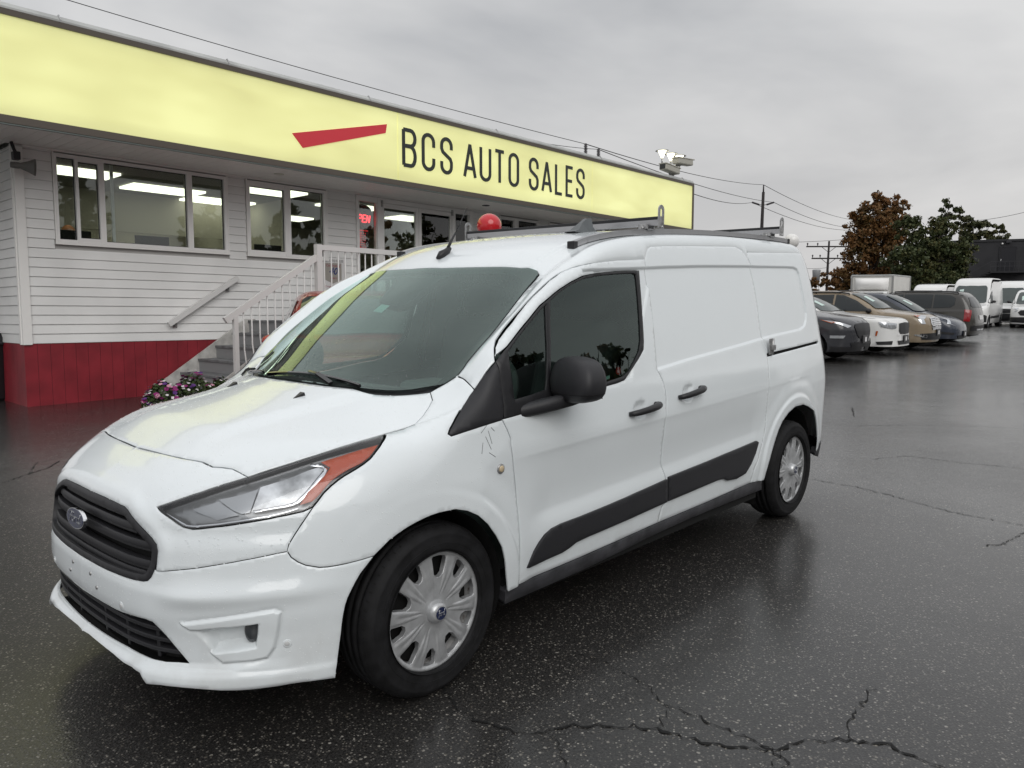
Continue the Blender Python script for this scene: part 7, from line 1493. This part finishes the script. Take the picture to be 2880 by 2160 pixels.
# box truck behind the row
def box_truck(pos,heading):
    r=empty('box_truck',label='white box truck with a rounded wind fairing behind the parked row',cat='truck'); w=1.15
    M_box=mat('truck_box_white',(.66,.65,.62),.45); add_noise(M_box,.8,.06)
    mb=MB(); mb.box((1.9,-w,.95),(7.2,w,2.92),.02); b=mb.build('cargo_box',M_box,r)
    for y in(-w,w):
        for x in(1.9,7.2): mb=MB(); mb.box((x-.05,y-.05,.93),(x+.05,y+.05,2.95),.01); mb.build('corner_post',mat('post_alu',(.35,.35,.34),.4,metal=.6),b)
    mb=MB(); mb.box((1.84,-w-.02,2.88),(7.25,w+.02,2.97),.02); mb.build('top_rail',M_flash,b)
    # moulded nose over the cab
    v=[];f=[]; n=9;m=7
    for j in range(m+1):
        for i in range(n+1):
            yy=-1+2*i/n; t=j/m; x=1.86-.42*(1-yy**4)*math.sin(math.pi*min(1,t*1.0))**.6; v.append((x,yy*w*.82,2.05+.72*t))
    for j in range(m):
        for i in range(n): f.append((j*(n+1)+i,j*(n+1)+i+1,(j+1)*(n+1)+i+1,(j+1)*(n+1)+i))
    mb=MB(); mb.add(v,f,True); mb.build('wind_fairing',M_trim,b,fixn=False)
    mb=MB(); mb.prism([(0,.5),(0,1.0),(.75,1.25),(1.25,1.95),(1.8,1.98),(1.8,.5)],-1.0,1.0,'y'); cab=mb.build('cab',c_white,r)
    mb=MB(); mb.add([(.78,-.85,1.30),(.78,.85,1.30),(1.20,.80,1.90),(1.20,-.80,1.90)],[(0,1,2,3)]); o=mb.build('windshield',M_cglass,cab); o.location.x-=.02
    mb=MB(); mb.box((1.7,-.5,.55),(7.0,.5,.95)); mb.build('chassis',M_dark,r)
    for x in(.9,5.6):
        for s in(1,-1): wv=car_wheel(.38); wv.parent=r; wv.location=(x,-s*.95,.38); wv.rotation_euler=(0,0,0 if s==1 else math.pi)
    r.location=(pos[0],pos[1],float(ground_z(pos[0],pos[1]))); r.rotation_euler=(0,0,heading+math.pi)
box_truck((45.6,12.8),math.pi+.10)
for o in list(CW.values()):
    pass
# ================================================================== surroundings
def cam_pt(px,py,D):
    """world point seen at reference pixel (2880 wide) at depth D in front of the camera station"""
    f=Vector((math.cos(CAM_YAW)*math.cos(CAM_PITCH),math.sin(CAM_YAW)*math.cos(CAM_PITCH),-math.sin(CAM_PITCH))); r=Vector((math.sin(CAM_YAW),-math.cos(CAM_YAW),0)); u=r.cross(f)
    return CAM+f*D+r*((px-1440)/2163*D)+u*((1080-py)/2163*D)
UPV=Vector((.0195,.0179,.9996))
def gz(p): return float(ground_z(p[0],p[1]))
# --- trees
def leaf_mat(nm,c1,c2,c3):
    m=mat(nm,c1,.6); nt=m.node_tree;N=nt.nodes;b=bsdf(m)
    g=N.new('ShaderNodeNewGeometry'); r=N.new('ShaderNodeValToRGB'); e=r.color_ramp.elements; e[0].color=(*c1,1); e[1].color=(*c3,1); k=e.new(.5); k.color=(*c2,1)
    tc=N.new('ShaderNodeTexCoord'); n=N.new('ShaderNodeTexNoise'); n.inputs['Scale'].default_value=.45; n.inputs['Detail'].default_value=3; nt.links.new(tc.outputs['Object'],n.inputs['Vector'])
    a=N.new('ShaderNodeMath'); a.operation='MULTIPLY_ADD'; nt.links.new(g.outputs['Random Per Island'],a.inputs[0]); a.inputs[1].default_value=.45; 
    q=N.new('ShaderNodeMapRange'); q.inputs['From Min'].default_value=.35; q.inputs['From Max'].default_value=.65; q.inputs['To Max'].default_value=.55; nt.links.new(n.outputs['Fac'],q.inputs['Value']); nt.links.new(q.outputs[0],a.inputs[2])
    nt.links.new(a.outputs[0],r.inputs[0]); nt.links.new(r.outputs[0],b.inputs['Base Color']); b.inputs['Specular IOR Level'].default_value=.3
    return m
M_leafO=leaf_mat('leaves_orange',(.07,.06,.02),(.13,.065,.022),(.19,.085,.025)); M_leafG=leaf_mat('leaves_green',(.028,.042,.016),(.05,.062,.022),(.10,.085,.028)); M_leafP=leaf_mat('leaves_pale',(.03,.04,.016),(.05,.055,.022),(.09,.08,.03))
M_bark=mat('bark',(.05,.04,.032),.9); add_noise(M_bark,12,.4)
def tree(name,label,base,height,blobs,lm,leaf=.16,n=5200,seed=1,group=None,trunk_h=None,bare=0.):
    """blobs: (dx,dy,z,rx,ry,rz) in metres; leaves fill the shells of many sub-clumps"""
    rg=np.random.default_rng(seed); r=empty(name,base,label=label,cat='tree',group=group)
    mb=MB(); mb.tube([(0,0,-.1),(.05,.02,height*.2),(-.04,.03,height*.45),(0,0,height*.72)],[height*.030,height*.024,height*.018,height*.008],8)
    tips=[]
    for (dx,dy,z,rx,ry,rz) in blobs:
        z0=height*rg.uniform(.18,.4); mid=(dx*.45+rg.normal(0,.15),dy*.45,z0+(z-z0)*.55); mb.tube([(0,0,z0),mid,(dx,dy,z)],[height*.013,height*.009,height*.004],6); tips.append((dx,dy,z))
        for _ in range(5):
            e=rg.normal(0,1,3); e/=np.linalg.norm(e); mb.tube([(dx*.8,dy*.8,z-rz*.3),(dx+e[0]*rx*.8,dy+e[1]*ry*.8,z+e[2]*rz*.8)],[height*.004,height*.0015],5)
    mb.build('trunk',M_bark,r)
    # clump centres
    cl=[]; vol=np.array([b[3]*b[4]*b[5] for b in blobs])**.7; vol/=vol.sum(); nc=max(30,int(n/55))
    for _ in range(nc):
        b=blobs[rg.choice(len(blobs),p=vol)]; e=rg.normal(0,1,3); e/=np.linalg.norm(e); q=rg.uniform(.15,1.08)**.55; cl.append((b[0]+e[0]*b[3]*q,b[1]+e[1]*b[4]*q,b[2]+e[2]*b[5]*q,rg.uniform(.35,.85)*min(b[3],b[5])*.55))
    V=[];F_=[]; per=int(n/nc)
    for c in cl:
        for _ in range(per):
            e=rg.normal(0,1,3); e/=np.linalg.norm(e); p=np.array(c[:3])+e*c[3]*rg.uniform(.3,1.)*np.array([1,1,.75])
            s=leaf*rg.uniform(.6,1.3); a=rg.normal(0,1,3); a/=np.linalg.norm(a); bb=np.cross(a,e+rg.normal(0,.4,3)); bb/=np.linalg.norm(bb)+1e-9
            k=len(V); V+=[p-a*s*.5,p+bb*s*.42-a*s*.05,p+a*s*.6,p-bb*s*.42+a*s*.02]; F_.append((k,k+1,k+2,k+3))
    mesh_obj('crown',V,F_,lm,r); return r
TG='trees beyond the parked vehicles'
def at_ground(px,D):
    p=cam_pt(px,900,D); return Vector((p.x,p.y,gz(p)))
# the frame of the picture is 1 px = D/2163 m at depth D
t1=at_ground(2440,72); s=72/2163
def bl(lst,s,cx,hz,base_z):
    """blobs from (px,py,rpx,rpy): right of the trunk / above ground"""
    R=Vector((math.sin(CAM_YAW),-math.cos(CAM_YAW),0)); out=[]
    for i,(px,py,rx,ry) in enumerate(lst):
        dx=(px-cx)*s; z=(hz-py)*s+CAM.z-base_z; out.append((R.x*dx,R.y*dx,z,rx*s,rx*s*.9,ry*s))
    return out
tree('maple_tree','tall maple with orange-brown autumn leaves left of the green trees',t1,9.,bl([(2440,600,62,45),(2500,590,35,40),(2395,650,38,60),(2450,670,75,60),(2400,720,55,50),(2480,730,70,60),(2395,775,60,38),(2460,800,80,40),(2350,795,42,28),(2490,640,50,50),(2420,840,90,35),(2500,850,70,35)],s,2440,830,t1.z),M_leafO,.25,26000,3,TG)
t2=at_ground(2600,66); s=66/2163
tree('maple_tree','dark green maple with a pointed top right of the orange maple',t2,8.5,bl([(2650,600,28,35),(2640,650,42,45),(2540,650,42,42),(2590,690,55,45),(2550,730,75,55),(2640,720,65,55),(2600,780,95,45),(2690,700,40,40),(2690,770,45,45),(2530,800,60,40),(2590,840,90,35),(2670,840,60,35)],s,2600,830,t2.z),M_leafG,.24,26000,5,TG)
t3=at_ground(2750,110); s=110/2163
tree('poplar_tree','pale thin tree rising behind the dark building',t3,10.,bl([(2690,630,24,30),(2720,650,32,38),(2760,650,24,32),(2805,660,22,30),(2740,690,50,26),(2790,690,45,22),(2700,690,40,30)],s,2750,830,t3.z),M_leafP,.36,8000,9,TG)
t4=at_ground(2310,85); s=85/2163
tree('shrub_tree','low russet bush beside the far utility pole',t4,3.,bl([(2295,800,30,20),(2325,788,26,24),(2350,800,32,20),(2310,825,40,20)],s,2310,830,t4.z),M_leafO,.26,3000,11,TG)
# trees and hedge across the road behind the camera; the van's windows mirror them
for i,(x,y,h,lm) in enumerate(((-10,-24,10,M_leafG),(-3,-26,12,M_leafG),(6,-24,11,M_leafG),(13,-24,10,M_leafG),(20,-23,8.5,M_leafG),(27,-26,9.5,M_leafG),(34,-25,8.5,M_leafO),(-18,-22,11,M_leafG),(42,-29,10,M_leafG))):
    k=h/9.; tree('roadside_tree','roadside tree number %s along the hedge behind the camera'%('one','two','three','four','five','six','seven','eight','nine')[i],(x,y,0),h,[(0,0,6.2*k,1.8*k,1.8*k,1.9*k),(1.1*k,.4,5.*k,1.5*k,1.5*k,1.4*k),(-1.2*k,-.3,4.9*k,1.5*k,1.4*k,1.4*k),(.2,.8*k,4.2*k,1.7*k,1.5*k,1.2*k),(0,0,7.6*k,1.*k,1.*k,1.*k)],lm,.42,2600,30+i,'roadside trees behind the camera')
hv=[];hf=[]; rg=np.random.default_rng(77)
for _ in range(16000):
    p=np.array([rg.uniform(-40,60),-21+rg.normal(0,.9),0.]); p[2]=rg.uniform(.05,1)**.8*(4.6+1.3*math.sin(p[0]*.7)+.9*math.sin(p[0]*1.9+1)); p[1]-=.06*p[0]; a=rg.normal(0,1,3);a/=np.linalg.norm(a);b_=np.cross(a,rg.normal(0,1,3));b_/=np.linalg.norm(b_); s_=.5; k=len(hv); hv+=[p-a*s_*.5,p+b_*s_*.4,p+a*s_*.5,p-b_*s_*.4]; hf.append((k,k+1,k+2,k+3))
tag(mesh_obj('hedge',hv,hf,M_leafG),'long green hedge behind the camera','hedge',kind='stuff')
# --- utility poles and wires
M_pole=mat('pole_wood',(.028,.024,.024),.85); M_wire=mat('wire_black',(.02,.02,.022),.6); M_ins=mat('insulator_dark',(.035,.03,.035),.3)
def pole(label,px,ytop,D,arms,name='utility_pole'):
    top=cam_pt(px,ytop,D); base=Vector((top.x,top.y,0))-UPV*0; base.z=gz(base); r=empty(name,base,label=label,cat='pole',group='utility poles'); h=top.z-base.z
    mb=MB(); mb.tube([(0,0,-.2),(UPV.x*h*.5,UPV.y*h*.5,h*.5),(UPV.x*h*.0,UPV.y*h*.0,h)],[.17,.15,.11],10); mb.build('pole_shaft',M_pole,r); return r,h
R_=Vector((math.sin(CAM_YAW),-math.cos(CAM_YAW),0))
pA,hA=pole('slim dark utility pole right of the sign, carrying three wires',2147,540,60,None); s=60/2163
mb=MB(); mb.tube([(0,0,hA),(0,0,hA+.55)],[.06,.05],8); mb.build('top_insulator',M_ins,pA)
for d in(-1,1):
    z=hA-.95; e=R_*d*.85; mb=MB(); mb.tube([(0,0,z-.05),tuple(e*.35+Vector((0,0,z-.02)))],.03,6); mb.tube([tuple(e*.35+Vector((0,0,z-.02))),tuple(e+Vector((0,0,z+.16)))],[.07,.07],8); mb.build('side_insulator',M_ins,pA)
pC,hC=pole('far utility pole with two crossarms left of the orange maple',2332,678,92,None); s=92/2163
for dz,w in((.65,2.7),(2.05,2.0)):
    mb=MB(); mb.bar(R_*-w+Vector((0,.0,hC-dz)),R_*(w*.9)+Vector((0,0,hC-dz)),.12,.16); mb.bar(R_*-.9+Vector((0,0,hC-dz)),Vector((0,0,hC-dz-.7)),.05,.05); mb.bar(R_*.9+Vector((0,0,hC-dz)),Vector((0,0,hC-dz-.7)),.05,.05); mb.build('crossarm',M_pole,pC)
    for q in(-.95,-.5,.55): mb=MB(); c=R_*w*q+Vector((0,0,hC-dz+.1)); mb.lathe([(.0,.35),(.06,.33),(.11,.22),(.05,.1),(.05,0)],8,'z',tuple(c)); mb.build('pin_insulator',M_ins,pC)
mb=MB(); c=R_*-1.35+Vector((0,0,hC-4.1)); mb.lathe([(.0,.75),(.45,.72),(.48,.6),(.40,-.6),(.0,-.62)],14,'z',tuple(c)); mb.bar(c,Vector((0,0,hC-4.1)),.1,.1); mb.build('transformer',mat('transformer_grey',(.30,.31,.32),.5),pC)
# pole hidden behind the sign, its two post insulators show above the roof edge
pB_top=cam_pt(1665,428,27.5); bB=Vector((pB_top.x,pB_top.y,0)); pB=empty('utility_pole',bB,label='utility pole behind the sign, only two ribbed insulators showing',cat='pole',group='utility poles'); hB=pB_top.z-.25
mb=MB(); mb.tube([(0,0,-.2),(0,0,hB)],[.17,.12],10); mb.build('pole_shaft',M_pole,pB)
mb=MB(); mb.bar(R_*-.45+Vector((0,0,hB)),R_*.45+Vector((0,0,hB-.12)),.1,.12); mb.build('crossarm',M_pole,pB)
INS=[]
for px,yt,yb in((1647,405,436),(1683,420,448)):
    a=cam_pt(px,yb,27.5)-bB; b_=cam_pt(px,yt,27.5)-bB; mb=MB(); prof=[(.05,0)]; n=7; Lh=b_.z-a.z
    for i in range(n): prof+=[(.075,Lh*(i+.35)/n),(.03,Lh*(i+.7)/n)]
    prof+=[(.05,Lh),(.0,Lh+.02)]; mb.lathe(prof,10,'z',tuple(a)); mb.build('post_insulator',M_ins,pB); INS.append(cam_pt(px,yt,27.5))
def wire(label,a,b,sag,rad=.012):
    a=Vector(a);b=Vector(b); n=24; pts=[]
    for i in range(n+1): t=i/n; p=a.lerp(b,t); p.z-=sag*4*t*(1-t); pts.append(p)
    mb=MB(); mb.tube(pts,rad,5); o=mb.build('overhead_wire',M_wire); tag(o,label,'wire','overhead wires'); return o
topA=Vector(pA.location)+Vector((0,0,hA+.55)); lA=Vector(pA.location)+R_*-.85+Vector((0,0,hA-.79)); rA=Vector(pA.location)+R_*.85+Vector((0,0,hA-.79))
far=lambda px,py,D:cam_pt(px,py,D)
wire('overhead wire running above the sign roof to the upper left',INS[0],cam_pt(150,-12,19.),.10,.011)
wire('short lower wire leaving the second insulator to the left',INS[1],cam_pt(1480,393,27.0),.05,.010)
wire('top wire from the insulators to the head of the slim pole',INS[0],topA,.3,.016); wire('middle wire from the second insulator to the slim pole',INS[1],rA,.3,.016)
wire('lowest wire from behind the sign end to the slim pole',cam_pt(1930,538,30),lA,.25,.016)
wire('top wire from the slim pole down behind the orange maple',topA,cam_pt(2420,620,110),.6,.022); wire('middle wire from the slim pole down behind the orange maple',rA,cam_pt(2420,640,110),.6,.022); wire('lowest wire from the slim pole down behind the orange maple',lA,cam_pt(2420,645,110),.8,.022)
wire('wire from behind the van to the far pole',cam_pt(2200,682,80),cam_pt(2440,668,95),.1,.022)
wire('wire crossing the sky at the upper right edge',cam_pt(2720,622,80),cam_pt(2960,575,60),.25,.02)
wire('wire low on the left of the far pole',cam_pt(2240,754,80),cam_pt(2332,752,92),.1,.02)
# --- dark building at the right
db=cam_pt(2700,800,62); 
M_db=mat('charcoal_stucco',(.028,.028,.031),.8); add_noise(M_db,.7,.2,detail=5); M_db2=mat('charcoal_cap',(.022,.022,.025),.7)
bx=at_ground(2790,84); dk=empty('dark_building',bx,(0,0,CAM_YAW-math.pi/2-.46),label='charcoal flat-roofed building behind the vans on the right',cat='building')
zt=(830-676)*84/2163+CAM.z-bx.z; zb=(830-765)*84/2163+CAM.z-bx.z
mb=MB(); mb.box((-6.5,0,-.2),(12,10,zt-.25)); mb.build('wall',M_db,dk)
for i,(a,b_,h) in enumerate(((-6.55,3.6,0),(3.602,12.05,.16))): mb=MB(); mb.box((a,-.08,zt-.25+h*0),(b_,10.05,zt+h),.02); mb.build('parapet',M_db2,dk)
mb=MB(); mb.box((.3,-.05,zb),(1.75,-.005,zb+2.6)); d=mb.build('door',mat('dark_door',(.012,.012,.016),.4),dk)
mb=MB(); mb.box((.2,-.07,zb),(.29,-.006,zb+2.68)); mb.box((1.76,-.07,zb),(1.85,-.006,zb+2.68)); mb.box((.29,-.07,zb+2.61),(1.76,-.006,zb+2.68)); mb.build('door_frame',M_db2,d)
mb=MB(); mb.box((.36,-.085,zb+1.15),(.46,-.052,zb+1.35)); mb.build('handle',M_chrome,d)
mb=MB(); mb.box((.78,-.30,zb+3.05),(1.25,-.01,zb+3.28),.02); mb.build('wall_lamp',M_desk,dk)
mb=MB(); mb.sphere((.45,-.08,zb+2.98),.10,10,8); mb.build('camera_dome',M_trim,dk)
mb=MB(); mb.box((-.6,-1.5,zb-.15),(2.8,-.02,zb)); mb.build('landing',M_db2,dk)
for a,b_ in(((-.6,-1.45,zb+1.05),(2.8,-1.45,zb+1.05)),((-.6,-1.45,zb+.55),(2.8,-1.45,zb+.55)),((-.6,-1.45,zb+1.05),(-3.4,-1.45,zb-.75))):
    mb=MB(); mb.bar(a,b_,.06,.06); mb.build('rail',M_desk,dk)
for i in range(9): x=-.6+3.4*i/8; mb=MB(); mb.bar((x,-1.45,zb),(x,-1.45,zb+1.05),.04,.04,(1,0,0)); mb.build('rail_post',M_desk,dk)
for i in range(8): x=-.6-.36*(i+1); z=zb-.2*(i+1); mb=MB(); mb.box((x,-1.45,z-.05),(x+.38,-.1,z)); mb.build('step',M_db2,dk)
# --- pale fence at the far right
fc=at_ground(2830,64); fence=empty('white_fence',fc,(0,0,CAM_YAW-math.pi/2-.46),label='pale board fence behind the white vans',cat='fence')
M_fence=mat('fence_white',(.60,.59,.57),.6)
for i in range(46): mb=MB(); mb.box((-7.2+i*.30,0,-.1),(-7.2+i*.30+.285,.03,1.95)); mb.build('board',M_fence,fence)
for x in(-4.6,-.6,3.4): mb=MB(); mb.box((x-.09,-.05,-.1),(x+.09,.10,2.9 if x==-.6 else 2.1)); mb.build('post',M_fence,fence)
mb=MB(); mb.box((-7.2,-.02,1.96),(6.6,.05,2.04)); mb.build('cap_rail',M_fence,fence)
# --- balloons
def balloon(label,p,r,m,anchor):
    p=Vector(p); an=Vector(anchor); t=empty('balloon',an,label=label,cat='balloon'); q=p-an
    v=MB(); prof=[]; n=16
    for i in range(n+1):
        a=math.pi*i/n; rr=r*math.sin(a)*(1 if a<math.pi/2 else 1-.10*((a-math.pi/2)/(math.pi/2))**2); z=r*math.cos(a) if a<math.pi/2 else r*math.cos(a)*1.14; prof.append((max(rr,.0005),z))
    v.lathe(prof,28,'z',tuple(q)); v.build('skin',m,t)
    k=MB(); k.lathe([(.004,-r*1.13),(.012,-r*1.17),(.022,-r*1.22)],10,'z',tuple(q)); k.build('knot',m,t)
    k=MB(); k.tube([q+Vector((0,0,-r*1.2)),q*.5+Vector((.03,0,0)),(0,0,0)],.002,4); k.build('string',M_whitep,t)
pr=cam_pt(1376,636,9.4); balloon('glossy red balloon floating behind the van roof in front of the office doors',pr,.152,mat('balloon_red',(.55,.012,.02),.18,coat=.6),(pr.x-.05,pr.y,0.))
pw=cam_pt(2226,678,16.3); balloon('white balloon peeking over the rear of the van roof',pw,.155,mat('balloon_white',(.80,.79,.77),.25,coat=.4),(pw.x,pw.y,gz(pw)))
# --- flower planter by the stairs
fp=cam_pt(540,1140,9.0); fp=Vector((fp.x,fp.y,0)); pl=empty('flower_planter',fp,label='planter of purple and white petunias in front of the stairs',cat='planter')
mb=MB(); mb.box((-.50,-.15,.0),(.50,.15,.24),.02); mb.build('trough',mat('planter_dark',(.05,.045,.04),.7),pl)
rg=np.random.default_rng(5)
def mound(n,s,m,nm,zoff=0.,thick=1.,petal=False):
    V=[];F_=[]
    for _ in range(n):
        a=rg.uniform(-1,1);b=rg.uniform(0,2*math.pi); env=(1-abs(a)**3); q=rg.uniform(.6,1.)**.5 if not petal else rg.uniform(.93,1.08)
        x=a*.56; lump=1+.28*math.sin(a*9.+1.)+.2*math.sin(a*17+b*3); y=math.cos(b)*.22*env**.5*q*lump; z=.22+abs(math.sin(b))*.21*env**.6*q*thick*lump-.12*max(0,abs(math.cos(b))-.75)*2+zoff; 
        if rg.random()<.16: z-=rg.uniform(.03,.16); y*=1.1
        p=np.array([x,y,z]); nrm=np.array([a*.4,math.cos(b),abs(math.sin(b))+.3]); nrm/=np.linalg.norm(nrm); 
        if petal:
            t1=np.cross(nrm,rg.normal(0,1,3)); t1/=np.linalg.norm(t1); t2=np.cross(nrm,t1); k=len(V); V.append(p-nrm*s*.25); nn=5
            for i in range(nn*2): an=2*math.pi*i/(nn*2); rr=s*(1. if i%2==0 else .78)*rg.uniform(.9,1.1); V.append(p+t1*rr*math.cos(an)+t2*rr*math.sin(an)+nrm*.004)
            for i in range(nn*2): F_.append((k,k+1+i,k+1+(i+1)%(nn*2)))
        else:
            a_=rg.normal(0,1,3);a_/=np.linalg.norm(a_);b_=np.cross(a_,nrm+rg.normal(0,.6,3));b_/=np.linalg.norm(b_)+1e-9; k=len(V); V+=[p-a_*s*.5,p+b_*s*.35,p+a_*s*.5,p-b_*s*.35]; F_.append((k,k+1,k+2,k+3))
    return tag(mesh_obj(nm,V,F_,m,pl),kind='stuff')
mound(2600,.045,leaf_mat('petunia_leaves',(.03,.05,.016),(.05,.075,.025),(.085,.10,.035)),'foliage')
mound(60,.032,mat('petal_magenta',(.24,.012,.14),.6),'magenta_flowers',.02,petal=True); mound(40,.030,mat('petal_purple',(.085,.02,.16),.6),'purple_flowers',.02,petal=True); mound(110,.020,mat('petal_white',(.68,.64,.66),.6),'white_flowers',.03,petal=True); mound(50,.026,mat('petal_pink',(.55,.26,.36),.6),'pink_flowers',.03,petal=True)
# --- dark wheelie bin at the left edge of the office
wb=cam_pt(-22,1085,10.6); bn=empty('wheelie_bin',(wb.x,wb.y,0.),(0,0,.3),label='dark rounded bin at the left edge beside the red skirting',cat='bin')
mb=MB(); mb.lathe([(.0,0),(.22,0),(.25,.04),(.28,.75),(.30,.78),(.29,.86),(.18,.93),(.0,.95)],24,'z'); mb.build('bin_body',M_tex,bn); mb=MB(); mb.lathe([(.30,.76),(.315,.77),(.315,.80),(.30,.81)],24,'z'); mb.build('bin_rim',M_desk,bn)
